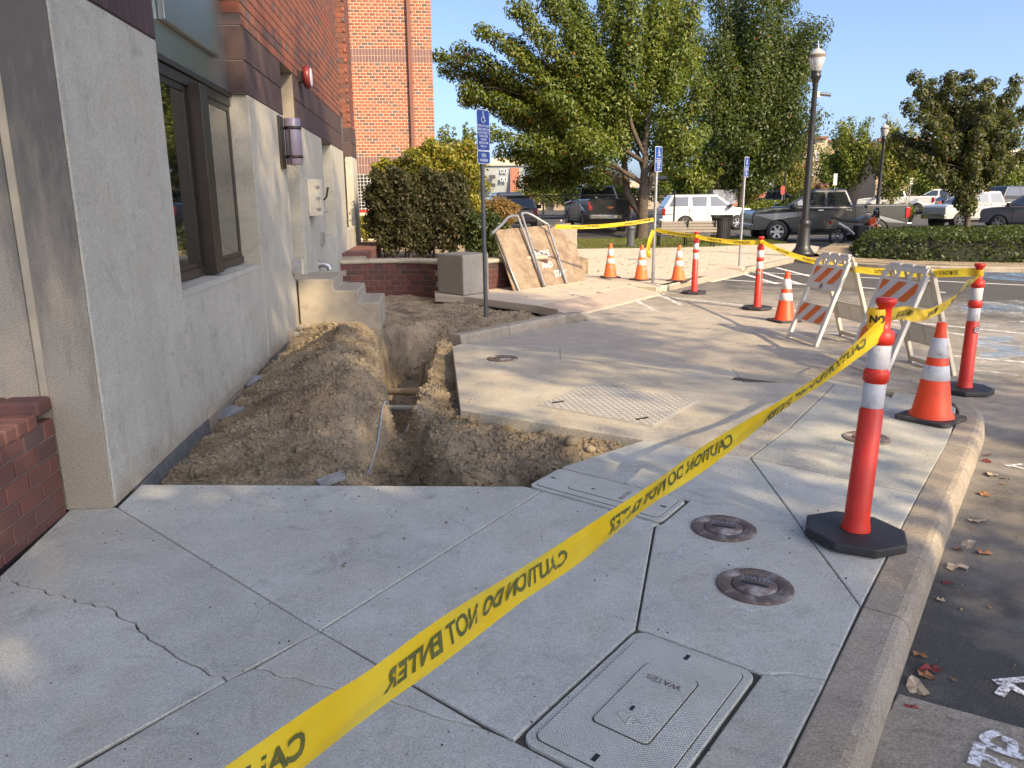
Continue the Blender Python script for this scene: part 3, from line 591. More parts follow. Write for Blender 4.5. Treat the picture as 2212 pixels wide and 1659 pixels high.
for i, (px, py, s) in enumerate(((1235, 972, 0.055), (1350, 952, 0.04), (1085, 1040, 0.05), (1275, 985, 0.035))):
    p = G(px, py, -0.09); z = float(soil_h(np.array([p.x]), np.array([p.y]))[0])
    r = random.Random(i); mb = MB(); bm = bmesh.new(); bmesh.ops.create_icosphere(bm, subdivisions=2, radius=s)
    vs = [(v.co.x * (1 + r.uniform(-.12, .12)), v.co.y * (1 + r.uniform(-.12, .12)), v.co.z * 0.75 * (1 + r.uniform(-.12, .12))) for v in bm.verts]
    fs = [tuple(v.index for v in f.verts) for f in bm.faces]; bm.free()
    mb.add(vs, fs, True); ob = mb.build('stone', 'soil_clod'); ob.location = (p.x, p.y, z + s * 0.3)
    tag(ob, ['round tan stone on the lit bank below the steel plate', 'tan stone lying at the broken slab corner', 'tan lump on the dark bank behind the meter box', 'small tan stone low on the bank by the caution tape'][i], 'stone', 'stones on the soil bank')
# pipes, wire and boards in the dig
def trench_pipe(a, b, r, mat, label):
    o = MB().tube([a, b], r, 12).build('buried_pipe', mat); tag(o, label, 'pipe', 'pipes in the trench')
trench_pipe((-0.60, 9.35, -0.70), (-0.05, 9.05, -0.66), 0.045, 'clay_pipe', 'tan pipe crossing the trench, uppermost of the buried pipes')
trench_pipe((-0.62, 8.95, -0.80), (-0.10, 8.75, -0.78), 0.035, 'pvc_pipe', 'white pipe crossing deep in the trench below the tan one')
trench_pipe((-0.34, 8.0, -0.86), (-0.24, 8.7, -0.80), 0.04, 'pvc_pipe', 'short pale pipe end pointing at the viewer deep in the trench')
trench_pipe((-0.20, 9.3, -0.62), (-0.16, 9.2, -0.30), 0.03, 'clay_pipe', 'thin upright pipe stub at the right side of the trench')
trench_pipe((-0.42, 5.95, -0.20), (-0.22, 5.72, -0.30), 0.022, 'pvc_pipe', 'pale pipe stub poking out of the narrow gully')
def soilz(x, y): return float(soil_h(np.array([x]), np.array([y]))[0])
wp = [G(x, y, -0.28) for x, y in ((790, 1040), (815, 1000), (835, 965), (848, 935), (843, 905))]
wp = [(p.x, p.y, soilz(p.x, p.y) + 0.02) for p in wp]
o = MB().tube(catmull(wp, 5), 0.006, 6).build('tracer_wire', 'wire_blue'); tag(o, 'bluish loose wire strand curling up out of the gully', 'wire')
for i, (px, py, L, W, rz, lab) in enumerate(((490, 878, 0.26, 0.13, 1.05, 'grey weathered board lying on the soil at the wall'), (541, 826, 0.24, 0.11, 1.2, 'smaller grey board farther along the wall foot'), (715, 1040, 0.16, 0.09, 0.5, 'grey wood offcut at the slab edge'))):
    p = G(px, py, -0.03); o = MB().box(-L / 2, L / 2, -W / 2, W / 2, -0.012, 0.012).build('wood_board', 'grey_wood', bevel=0.003)
    o.location = (p.x, p.y, soilz(p.x, p.y) + 0.035); o.rotation_euler = (0.1, -0.12, rz); tag(o, lab, 'board', 'boards on the soil')
for i, (px, py) in enumerate(((640, 722), (632, 730))):
    p = G(px, py, 0.0); o = MB().box(-0.06, 0.06, -0.04, 0.04, 0, 0.05).build('concrete_rubble', 'step_concrete', bevel=0.012); o.location = (p.x + 0.03, p.y, soilz(p.x, p.y) + 0.005); o.rotation_euler = (0.2, 0.1, i)
    tag(o, ['pale rubble piece at the wall foot before the steps', 'second pale rubble piece nearer the viewer at the wall foot'][i], 'rubble', 'rubble by the wall')
# ------------------------------------------------------------------ kerb piece beside the sign and the plaza beyond
lk = struct('lot_kerb')
def kerb2(path, zt=0.0, h=0.14, w=0.16, name='kerb_stone'):
    prof = [(-w, -0.3), (-w, -0.012), (-w + 0.012, 0.0), (-0.03, 0.0), (-0.01, -0.008), (0.0, -0.03), (0.012, -0.3)]
    return sweep(name, path, prof, 'kerb', lk)
kerb2([(0.30, 9.24), (0.95, 9.87)]); kerb2([(0.957, 9.877), (1.86, 10.76)])
kerb2([(1.867, 10.767, 0), (2.12, 11.02, -0.015), (2.26, 11.15, -0.10)])
kerb2([(4.10, 13.98, -0.10), (4.40, 14.35, 0.0), (5.75, 15.86, 0.0), (5.98, 16.1, -0.09)])
kerb2([(7.30, 17.62, -0.09), (7.50, 17.86, 0.0), (9.95, 20.62, 0.0)])
pz = struct('plaza')
edge = [(0.0, 13.55), (0.50, 13.22), (1.67, 11.68), (1.80, 11.05)]
PLM = 'plaza_concrete'
pm('plaza_concrete', (0.55, 0.48, 0.38), (0.46, 0.39, 0.30), 1.6, 0.88, bs=0.25, bscale=120, stain=((0.27, 0.225, 0.17), 0.8, 0.52, 0.5), world_co=True)
kl = Vector((9.95 - 0.3, 20.62 - 9.24)).normalized(); kn = Vector((-kl.y, kl.x))
def onl(x): return 9.24 + (x - 0.3) * (20.62 - 9.24) / 9.65
def pz_slab(poly, z=0.0): return MB().prism(inset(poly, 0.004), z - 0.12, z).build('slab', PLM, pz, bevel=0.006)
q = lambda x, o: (x + kn.x * o, onl(x) + kn.y * o)
pz_slab([(0.0, 13.55), (0.50, 13.22), (1.67, 11.68), q(1.95, 0.17), q(2.12, 0.75), q(4.25, 0.75), q(4.25, 4.0), (0.0, 17.6)])
pz_slab([q(4.25, 0.17), q(5.86, 0.17), q(5.86, 4.0), q(4.25, 4.0)])
pz_slab([q(5.86, 0.75), q(7.42, 0.75), q(7.42, 4.0), q(5.86, 4.0)])
pz_slab([q(7.42, 0.17), q(9.95, 0.17), (10.9, 20.9), (11.4, 22.2), q(8.4, 4.0), q(7.42, 4.0)])
for a in (3.0, 5.2, 7.4, 9.6): pass
P_ = [(0.0, 17.6), q(4.25, 4.0), q(8.4, 4.0), (11.4, 22.2), (13.2, 25.6), (13.4, 27.8), (8.6, 26.3), (3.6, 26.6), (2.0, 24.0)]; o = MB().add([(*p_, -0.004) for p_ in P_], [tuple(range(len(P_)))]).build('slab', PLM, pz)
# ramps with raised domes
def ramp_piece(x0, x1):
    a, b_, c, d = q(x0, 0.0), q(x1, 0.0), q(x1, 0.75), q(x0, 0.75)
    vs = [(*a, AZ + 0.006), (*b_, AZ + 0.006), (*c, -0.001), (*d, -0.001)]; lo = [(v[0], v[1], -0.3) for v in vs]
    MB().add(vs + lo, [(0, 1, 2, 3)] + [(i, i + 4, (i + 1) % 4 + 4, (i + 1) % 4) for i in range(4)]).build('ramp', PLM, pz)
    dm = thing('tactile_pad', {2: 'pinkish bumpy warning pad on the near ramp by the plywood', 5: 'pinkish bumpy warning pad on the farther ramp behind the posts'}[int(x0)], 'tactile pad', ((a[0] + b_[0]) / 2, (a[1] + b_[1]) / 2, -0.1), group='warning pads on the kerb ramps')
    pa = lambda u, v: Vector((a[0] + (b_[0] - a[0]) * u + (d[0] - a[0]) * v, a[1] + (b_[1] - a[1]) * u + (d[1] - a[1]) * v, AZ + 0.006 + (-AZ - 0.007) * v + 0.004))
    MB().add([pa(0.04, 0.1), pa(0.96, 0.1), pa(0.96, 0.95), pa(0.04, 0.95)], [(0, 1, 2, 3)]).build('pad', 'dome_pad', dm)
    mb = MB(); n = int((Vector(b_) - Vector(a)).length / 0.065)
    for i in range(n):
        for j in range(10):
            p = pa(0.05 + 0.9 * (i + 0.5) / n, 0.12 + 0.82 * (j + 0.5) / 10); r0, r1 = 0.018, 0.011
            vs = [(p.x + r0 * math.cos(t), p.y + r0 * math.sin(t), p.z) for t in np.arange(6) * 1.047] + [(p.x + r1 * math.cos(t), p.y + r1 * math.sin(t), p.z + 0.006) for t in np.arange(6) * 1.047]
            mb.add(vs, [(k, (k + 1) % 6, (k + 1) % 6 + 6, k + 6) for k in range(6)] + [tuple(range(6, 12))])
    o = mb.build('domes', 'dome_pad', dm); o['kind'] = 'stuff'
ramp_piece(2.12, 4.25); ramp_piece(5.86, 7.42)
# ------------------------------------------------------------------ painted markings, worn
def paint_mat(name, c, lo, hi, sc=9):
    m, nt, b = nm(name); co = poco(nt); b.inputs['Base Color'].default_value = (*c, 1); b.inputs['Roughness'].default_value = 0.75
    f = mixc(nt, 0.45, noise(nt, sc, 6, 0.75, co), noise(nt, 80, 3, 0.7, co))
    a = ramp(nt, f, [(lo, (0, 0, 0)), (hi, (1, 1, 1))])
    tr = node(nt, 'ShaderNodeBsdfTransparent'); mx = node(nt, 'ShaderNodeMixShader')
    nt.links.new(a, mx.inputs[0]); nt.links.new(tr.outputs[0], mx.inputs[1]); nt.links.new(b.outputs[0], mx.inputs[2])
    nt.links.new(mx.outputs[0], nt.nodes['Material Output'].inputs[0])
paint_mat('line_worn', (0.72, 0.71, 0.68), 0.42, 0.56); paint_mat('line_good', (0.74, 0.73, 0.70), 0.34, 0.46); paint_mat('blue_worn', (0.22, 0.42, 0.70), 0.48, 0.66, 3); paint_mat('spray_white', (0.82, 0.82, 0.84), 0.40, 0.54, 30); paint_mat('wash_white', (0.7, 0.75, 0.8), 0.50, 0.66, 4)
mk = struct('pavement_markings')
zs_ = [AZ + 0.004]
def stroke(name, pts, w, mat, z=None, par=None):
    zs_[0] += 0.00012
    z = zs_[0] if z is None else z
    mb = MB(); P = [Vector((p[0], p[1])) for p in pts]
    L = []; Rr = []
    for i, p in enumerate(P):
        t = (P[min(i + 1, len(P) - 1)] - P[max(i - 1, 0)]).normalized(); n_ = Vector((-t.y, t.x)) * w / 2; L.append(p + n_); Rr.append(p - n_)
    for i in range(len(P) - 1): mb.add([(L[i].x, L[i].y, z), (Rr[i].x, Rr[i].y, z), (Rr[i + 1].x, Rr[i + 1].y, z), (L[i + 1].x, L[i + 1].y, z)], [(0, 1, 2, 3)])
    return mb.build(name, mat, par or mk)
for a, b_, w, m_ in (((7.23, 17.54), (7.0, 15.2), .1, 'line_good'), ((7.85, 18.0), (7.45, 15.1), .1, 'line_good'), ((6.15, 16.38), (9.3, 13.2), .1, 'line_good'), ((7.6, 17.9), (12.0, 13.6), .1, 'line_good'), ((8.7, 19.0), (8.3, 15.6), .1, 'line_good'),
                    ((4.03, 13.63), (5.1, 12.0), .1, 'line_worn'), ((5.1, 12.0), (7.6, 8.6), .1, 'line_worn'), ((3.47, 13.01), (3.42, 11.7), .1, 'line_worn'), ((4.11, 13.7), (4.05, 12.3), .1, 'line_worn'), ((2.7, 12.3), (5.6, 8.6), .1, 'wash_white'), ((5.9, 10.6), (6.6, 8.9), .1, 'line_worn'), ((5.6, 7.7), (7.3, 6.2), .1, 'line_worn'), ((5.2, 7.1), (6.6, 5.8), .1, 'wash_white')):
    stroke('parking_line', [a, b_], w, m_)
def blot(px, mat, z=None, name='paint_patch'):
    zs_[0] += 0.00012
    P = [g2(x, y, AZ) for x, y in px]; MB().add([(a, b_, zs_[0]) for a, b_ in P], [tuple(range(len(P)))]).build(name, mat, mk)
blot([(2100, 586), (2230, 592), (2300, 612), (2180, 606), (2095, 600)], 'blue_worn')
blot([(1975, 655), (2230, 648), (2260, 690), (2080, 678), (2000, 668)], 'wash_white')
blot([(2040, 660), (2240, 655), (2260, 676), (2100, 672)], 'blue_worn')
blot([(2105, 730), (2190, 722), (2215, 770), (2120, 775)], 'blue_worn')
blot([(2100, 700), (2260, 690), (2300, 800), (2120, 800)], 'wash_white')
# spray-painted locate marks on the road
c4 = lambda x, y: (((2060 + x / 2.024) * 0.8641), ((1100 + y / 2.024) * 0.8641))
def spray(px, w, z=AZ):
    zs_[0] += 0.00012; P = [g2(*c4(x, y), z) for x, y in px]
    stroke('spray_mark', [(p.x, p.y) for p in catmull([(a, b_, 0) for a, b_ in P], 4)], w, 'spray_white', z=z + zs_[0] - AZ)
spray([(915, 132), (965, 138), (1100, 175)], 0.02); spray([(925, 136), (1010, 125), (1100, 128)], 0.02)
spray([(862, 1232), (930, 1225), (1060, 1215)], 0.03); spray([(885, 1300), (915, 1262), (940, 1235)], 0.032); spray([(930, 1238), (980, 1275), (1060, 1310)], 0.03)
zg = AZ + 0.008
spray([(880, 1488), (825, 1505), (812, 1530), (850, 1562), (950, 1600), (1060, 1625)], 0.03, zg); spray([(900, 1520), (945, 1535), (955, 1560), (945, 1595)], 0.03, zg)
spray([(790, 1545), (770, 1600), (755, 1655)], 0.034, zg); spray([(765, 1600), (840, 1625), (1000, 1700)], 0.032, zg)
# small white survey tick on the plaza
st = [G(x, y, 0) for x, y in ((1150, 624), (1222, 626), (1238, 636), (1256, 634))]
stroke('survey_mark', [(p.x, p.y) for p in st], 0.025, 'spray_white', z=0.004)

for pts, w_ in (([(1420, 1165), (1455, 1225), (1530, 1300)], 0.012), ([(1350, 1190), (1375, 1215), (1390, 1260)], 0.02), ([(1500, 1160), (1470, 1190), (1440, 1240)], 0.03), ([(1560, 1300), (1610, 1318), (1660, 1322)], 0.022)):
    P_ = [G(a, b_, 0) for a, b_ in pts]; stroke('lime_smear', [(p.x, p.y) for p in catmull([(p.x, p.y, 0) for p in P_], 4)], w_, 'wash_white', z=0.0035)
# ------------------------------------------------------------------ near building: concrete base, brick above
XW = -1.72
def stain_mat():
    m, nt, b = nm('stained_concrete'); co = poco(nt)
    mp = node(nt, 'ShaderNodeMapping'); mp.inputs['Scale'].default_value = (3.0, 3.0, 0.55); nt.links.new(co, mp.inputs[0])
    base = ramp(nt, noise(nt, 170, 3, 0.7, co), [(0.32, (0.13, 0.115, 0.095)), (0.5, (0.33, 0.295, 0.24)), (0.72, (0.44, 0.40, 0.33))])
    sep = node(nt, 'ShaderNodeSeparateXYZ'); nt.links.new(co, sep.inputs[0])
    up = math_(nt, 'MULTIPLY', math_(nt, 'SUBTRACT', sep.outputs['Z'], 1.2), 0.22)
    f = math_(nt, 'ADD', noise(nt, 1.1, 5, 0.65, mp.outputs[0]), up)
    msk = ramp(nt, f, [(0.46, (0, 0, 0)), (0.72, (0.88, 0.88, 0.88))])
    col = mixc(nt, msk, base, (0.085, 0.082, 0.08))
    nt.links.new(col, b.inputs['Base Color']); b.inputs['Roughness'].default_value = 0.92
    bump(nt, b, noise(nt, 170, 3, 0.7, co), 0.5, 0.008)
stain_mat()
bd = thing('brick_building', 'near building with smooth concrete base, dark upright brick band and red brick above', 'building', (XW, 12.0, 0.0))
def bpart(name, mat, *boxes, bevel=0.0, par=None):
    mb = MB()
    for b_ in boxes: mb.box(*b_)
    return mb.build(name, mat, par or bd, bevel=bevel)
# concrete base, panel by panel
bpart('wall_panel', 'wall_concrete', (-2.5, XW, 4.03, 5.5, 0.0, 2.585), bevel=0.012)
bpart('corner_panel', 'stained_concrete', (-1.965, XW - 0.006, 4.012, 4.029, 0.0, 2.583), bevel=0.004)
bpart('corner_panel', 'stained_concrete', (-3.6, -2.012, 4.012, 4.3, 0.0, 3.4))
bpart('joint_strip', 'cap_stone', (-2.011, -1.966, 4.018, 4.3, 0.0, 3.4), bevel=0.006)
mb = MB().poly3([(5.503, 0.0), (7.995, 0.0), (7.995, 0.93), (5.503, 0.93)], 'X', -2.5, XW); mb.build('wall_panel', 'wall_concrete', bd)
sl_ = MB(); sl_.add([(XW + 0.003, 5.503, 0.945), (XW + 0.003, 7.985, 0.945), (-1.76, 7.985, 0.975), (-1.76, 5.503, 0.975), (-2.0, 5.503, 1.0), (-2.0, 7.985, 1.0), (-2.0, 5.503, 0.931), (-2.0, 7.985, 0.931), (XW + 0.003, 5.503, 0.931), (XW + 0.003, 7.985, 0.931)], [(0, 1, 2, 3), (3, 2, 5, 4), (0, 3, 4, 6, 8), (1, 9, 7, 5, 2), (8, 9, 1, 0)]); sl_.build('window_sill', 'wall_concrete', bd)
bpart('wall_panel', 'wall_concrete', (-2.5, XW + 0.004, 8.03, 9.85, 0.0, 2.585), bevel=0.010)
bpart('wall_panel', 'wall_concrete', (-2.5, XW + 0.004, 10.75, 13.1, 0.0, 2.585), bevel=0.010)
bpart('wall_panel', 'wall_concrete', (-2.5, XW + 0.004, 13.103, 14.4, 0.0, 1.03), bevel=0.02)
bpart('niche_back', 'wall_concrete', (-2.5, XW - 0.22, 13.103, 14.4, 1.033, 2.585))
bpart('wall_panel', 'wall_concrete', (-2.5, XW + 0.004, 14.403, 16.2, 0.0, 2.585), bevel=0.010)
bpart('wall_panel', 'wall_concrete', (-2.5, XW + 0.004, 16.203, 18.0, 0.0, 1.08), bevel=0.02)
bpart('wall_panel', 'wall_concrete', (-2.5, XW + 0.004, 18.003, 19.13, 0.0, 2.585), bevel=0.010)
bpart('foundation', 'kerb', (-2.5, -1.742, 4.1, 19.1, -1.3, -0.002))
bpart('door_threshold', 'step_concrete', (-2.4, XW - 0.01, 9.853, 10.747, -0.1, 0.64))
# backing of the brickwork
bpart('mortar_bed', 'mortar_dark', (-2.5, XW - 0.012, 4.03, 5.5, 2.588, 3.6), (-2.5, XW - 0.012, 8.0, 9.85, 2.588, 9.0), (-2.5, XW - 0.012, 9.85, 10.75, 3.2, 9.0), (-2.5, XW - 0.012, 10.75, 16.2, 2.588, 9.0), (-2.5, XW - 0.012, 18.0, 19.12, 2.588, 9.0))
# bricks: one shared mesh per size
def brick_mesh(name, L, H, D, mat, bev=0.004):
    """brick lying along Y, face towards +X, centred on the face"""
    b = bev; mb = MB()
    o = [(-D, -L / 2, -H / 2), (-D, L / 2, -H / 2), (-D, L / 2, H / 2), (-D, -L / 2, H / 2)]
    m_ = [(-b, -L / 2, -H / 2), (-b, L / 2, -H / 2), (-b, L / 2, H / 2), (-b, -L / 2, H / 2)]
    i_ = [(0, -L / 2 + b, -H / 2 + b), (0, L / 2 - b, -H / 2 + b), (0, L / 2 - b, H / 2 - b), (0, -L / 2 + b, H / 2 - b)]
    fs = [(8, 9, 10, 11)] + [(k, (k + 1) % 4, (k + 1) % 4 + 4, k + 4) for k in range(4)] + [(k + 4, (k + 1) % 4 + 4, (k + 1) % 4 + 8, k + 8) for k in range(4)]
    mb.add(o + m_ + i_, fs); me = mb.mesh(name); me.materials.append(MATS[mat]); return me
def put(me, name, par, loc, rz=0.0):
    ob = bpy.data.objects.new(name, me); COL.objects.link(ob); ob.parent = par
    ob.location = Vector(loc) - absloc(par); ob.rotation_euler = (0, 0, rz); return ob
def join_bricks(name, items, me, par, matname, kind='stuff'):
    """many bricks in one mesh: items of (loc, rz, scale along length)"""
    V0 = np.array([v.co for v in me.vertices]); F0 = [tuple(p.vertices) for p in me.polygons]
    n = len(items); Vs = []
    for (loc, rz, sc) in items:
        c, s = math.cos(rz), math.sin(rz); x = V0[:, 0]; y = V0[:, 1] * sc
        Vs.append(np.stack([x * c - y * s + loc[0], x * s + y * c + loc[1], V0[:, 2] + loc[2]], -1))
    F = np.array(F0); F = (F[None] + (np.arange(n) * len(V0))[:, None, None]).reshape(-1, 4)
    o = npmesh(name, np.concatenate(Vs), F, matname, par)
    if kind: o['kind'] = kind
    return o
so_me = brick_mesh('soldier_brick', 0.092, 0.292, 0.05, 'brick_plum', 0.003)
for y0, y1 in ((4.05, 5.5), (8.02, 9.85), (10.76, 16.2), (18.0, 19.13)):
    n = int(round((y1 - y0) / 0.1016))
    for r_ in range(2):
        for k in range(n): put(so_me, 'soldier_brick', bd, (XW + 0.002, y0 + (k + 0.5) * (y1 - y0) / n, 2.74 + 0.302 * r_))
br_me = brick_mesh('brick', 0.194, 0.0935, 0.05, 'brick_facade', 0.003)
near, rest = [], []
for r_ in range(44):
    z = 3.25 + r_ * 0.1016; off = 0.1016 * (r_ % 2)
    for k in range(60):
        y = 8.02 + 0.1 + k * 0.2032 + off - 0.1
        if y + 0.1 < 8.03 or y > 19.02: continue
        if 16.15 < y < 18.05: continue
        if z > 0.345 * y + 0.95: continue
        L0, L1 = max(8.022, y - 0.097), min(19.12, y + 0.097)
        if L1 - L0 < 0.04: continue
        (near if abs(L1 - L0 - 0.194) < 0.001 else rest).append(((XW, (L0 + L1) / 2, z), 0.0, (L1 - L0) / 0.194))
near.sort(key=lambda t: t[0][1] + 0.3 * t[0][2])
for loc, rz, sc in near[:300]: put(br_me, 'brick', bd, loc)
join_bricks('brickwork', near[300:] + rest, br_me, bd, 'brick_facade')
# window bays
def bay(y0, y1, zt):
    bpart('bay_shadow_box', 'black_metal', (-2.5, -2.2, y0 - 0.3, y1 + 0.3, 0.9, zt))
    ym = (y0 + y1) / 2 + 0.02
    for z0, z1 in ((2.47, 2.55), (1.0, 1.07)): MB().box(-1.93, -1.878, y0, y1, z0, z1).build('window_frame', 'metal_frame', bd, bevel=0.004)
    for a, b_ in ((y0, ym - 0.14), (ym + 0.14, y1)):
        wi = MB().box(-1.945, -1.905, a + 0.055, b_ - 0.055, 1.07, 2.47).build('window_pane', 'window_glass', bd)
        s_ = MB().box(-1.94, -1.895, a, a + 0.055, 1.07, 2.47).box(-1.94, -1.895, b_ - 0.055, b_, 1.07, 2.47); s_.box(-1.94, -1.893, a + 0.055, b_ - 0.055, 2.42, 2.47).box(-1.94, -1.893, a + 0.055, b_ - 0.055, 1.07, 1.11)
        s_.build('sash', 'metal_frame', wi, bevel=0.003)
    MB().box(-1.95, -1.79, ym - 0.10, ym + 0.10, 1.002, 2.50).build('mullion', 'metal_frame', bd, bevel=0.004)
    MB().box(-1.95, -1.86, y0, y1, 2.555, 2.60).build('window_head', 'metal_frame', bd, bevel=0.004)
    p = MB().box(-1.95, -1.885, y0, y1, 2.603, 3.42).build('spandrel_panel', 'metal_panel', bd)
    MB().box(-1.884, -1.835, y0 + 0.62, y1 - 0.42, 2.84, 3.36).build('raised_panel', 'metal_panel', p, bevel=0.006)
    MB().box(-1.95, -1.87, y0, y1, 3.423, 3.50).build('window_frame', 'metal_frame', bd, bevel=0.004)
    MB().box(-1.95, -1.91, y0, y1, 3.503, 6.5).build('window_pane', 'window_glass', bd)
    MB().box(-1.93, -1.88, ym - 0.04, ym + 0.04, 3.503, 6.5).build('mullion', 'metal_frame', bd)
    # returns of the bay
    for yy, d in ((y1, 1),):
        for r_ in range(2): MB().box(-1.90, XW + 0.001, yy - 0.004, yy + 0.018, 2.596 + 0.302 * r_, 2.888 + 0.302 * r_).build('soldier_return', 'brick_plum', bd, bevel=0.003)
        for r_ in range(30):
            z = 3.25 + r_ * 0.1016; MB().box(-1.90, XW - 0.001, yy - 0.004, yy + 0.018, z - 0.047, z + 0.047).build('brick_return', 'brick_facade', bd)
bay(5.5, 7.995, 6.4); bay(16.2, 17.995, 6.4)
# door in its recess
dr = MB().box(-2.05, -1.99, 9.90, 10.72, 0.645, 2.95).build('door', 'door_grey', bd, bevel=0.004)
MB().box(-2.02, -1.93, 9.853, 9.90, 0.645, 3.18).box(-2.02, -1.93, 10.72, 10.747, 0.645, 3.18).box(-2.02, -1.93, 9.9, 10.72, 2.96, 3.18).build('door_frame', 'metal_frame', bd)
for z in (0.95, 1.75, 2.65): MB().lathe([(0.0, -0.06), (0.014, -0.06), (0.014, 0.06), (0.0, 0.06)], 8, (-1.925, 10.70, z)).build('hinge', 'galvanized', dr)
MB().tube([(-1.99, 9.98, 1.6), (-1.93, 9.98, 1.6), (-1.93, 10.1, 1.6)], 0.012, 8).build('door_handle', 'galvanized', dr)
# flashing along the foot of the wall
for y0, y1, z0 in ((4.30, 5.75, -0.13), (8.10, 9.2, -0.11)):
    MB().box(-1.735, -1.708, y0, y1, z0, 0.0).build('base_flashing', 'flashing_blue', bd, bevel=0.003)
MB().box(-1.72, -1.706, 5.76, 8.0, 0.0, 0.055).build('base_lip', 'step_concrete', bd, bevel=0.004)
MB().box(-1.72, -1.703, 9.25, 9.85, -0.02, 0.09).build('base_lip', 'kerb', bd, bevel=0.006)
# ------------------------------------------------------------------ things on the wall
wl_ = thing('wall_lamp', 'lavender glass cylinder lamp in dark metal bands on the concrete wall', 'wall lamp', (-1.716, 9.55, 2.27))
L = lambda *a: Vector(a) + Vector((-1.716, 9.55, 2.27))
MB().box(-1.716, -1.69, 9.42, 9.68, 1.97, 2.55).build('back_plate', 'metal_frame', wl_, bevel=0.004)
MB().lathe([(0, -0.255), (0.088, -0.255), (0.092, -0.25), (0.092, 0.25), (0.088, 0.255), (0, 0.255)], 24, (-1.57, 9.55, 2.27)).build('glass_cylinder', 'lavender_glass', wl_)
for z in (2.10, 2.42): MB().lathe([(0.093, -0.016), (0.099, -0.016), (0.099, 0.016), (0.093, 0.016)], 24, (-1.57, 9.55, z)).box(-1.69, -1.65, 9.53, 9.57, z - 0.016, z + 0.016).build('band', 'metal_frame', wl_)
for y in (9.45, 9.65): MB().box(-1.60, -1.585, y - 0.006, y + 0.006, 2.0, 2.44).build('cage_bar', 'metal_frame', wl_)
fb = thing('fire_bell', 'dark red alarm bell with white face high on the brick wall', 'bell', (-1.71, 11.2, 3.22))
MB().box(-1.72, -1.64, 11.14, 11.26, 3.15, 3.29).build('back_box', 'metal_frame', fb, bevel=0.006)
MB().lathe([(0.0, 0.0), (0.13, 0.0), (0.15, 0.03), (0.145, 0.07), (0.12, 0.09)], 28, (-1.64, 11.2, 3.22), axis='X').build('gong', 'bell_red', fb)
MB().lathe([(0.12, 0.09), (0.11, 0.095), (0.0, 0.098)], 28, (-1.64, 11.2, 3.22), axis='X').build('face', 'sign_white', fb)
eb = thing('electrical_box', 'beige metal electrical disconnect box with side handle on the concrete wall', 'electrical box', (-1.716, 11.45, 1.65))
bo = MB().box(-1.716, -1.56, 11.30, 11.62, 1.40, 1.90).build('cabinet', 'beige_box', eb, bevel=0.008)
MB().box(-1.559, -1.545, 11.295, 11.625, 1.395, 1.905).build('cover', 'beige_box', eb, bevel=0.004)
for z in (1.50, 1.65, 1.80): MB().box(-1.59, -1.54, 11.28, 11.296, z - 0.015, z + 0.015).build('latch', 'galvanized', eb)
MB().tube([(-1.545, 11.6, 1.62), (-1.50, 11.6, 1.66), (-1.47, 11.6, 1.80)], 0.014, 8).build('handle', 'black_metal', eb)
MB().tube([(-1.545, 11.55, 1.47), (-1.51, 11.55, 1.45), (-1.49, 11.55, 1.47)], 0.01, 8).build('padlock', 'galvanized', eb)
jb = thing('junction_box', 'small grey junction box with conduit at the corner of the steps', 'junction box', (-1.716, 9.72, 0.82))
MB().box(-1.716, -1.60, 9.66, 9.80, 0.74, 0.90).build('box', 'galvanized', jb, bevel=0.006)
MB().box(-1.599, -1.59, 9.65, 9.81, 0.73, 0.91).build('cover', 'beige_box', jb, bevel=0.003)
sp_ = thing('drain_spout', 'grey bent drain spout poking from the wall above the steps', 'spout', (-1.716, 11.95, 0.66))
MB().tube([(-1.72, 11.95, 0.68), (-1.64, 11.95, 0.68), (-1.58, 11.95, 0.655), (-1.56, 11.95, 0.60)], 0.045, 14).build('pipe', 'galvanized', sp_)
MB().lathe([(0, 0), (0.07, 0), (0.07, 0.012), (0, 0.012)], 18, (-1.717, 11.95, 0.68), axis='X').build('flange', 'galvanized', sp_)
ob_ = thing('outlet_box', 'tiny covered outlet box low on the concrete wall', 'outlet', (-1.716, 12.35, 1.05))
MB().box(-1.716, -1.67, 12.28, 12.40, 0.96, 1.14).build('box', 'galvanized', ob_, bevel=0.005)
MB().box(-1.669, -1.662, 12.27, 12.41, 0.955, 1.145).build('cover', 'pier_concrete', ob_)
# ------------------------------------------------------------------ steps to the door
st_ = thing('concrete_steps', 'three worn concrete steps up to the door beside the dig', 'steps', (-1.2, 10.4, 0))
prof = [(-1.712, -0.06), (-0.70, -0.04), (-0.70, 0.33), (-0.965, 0.335), (-0.965, 0.485), (-1.27, 0.49), (-1.27, 0.635), (-1.712, 0.64)]
MB().poly3(prof, 'Y', 9.95, 11.05).build('stair_block', 'step_concrete', st_, bevel=0.018, seg=3)
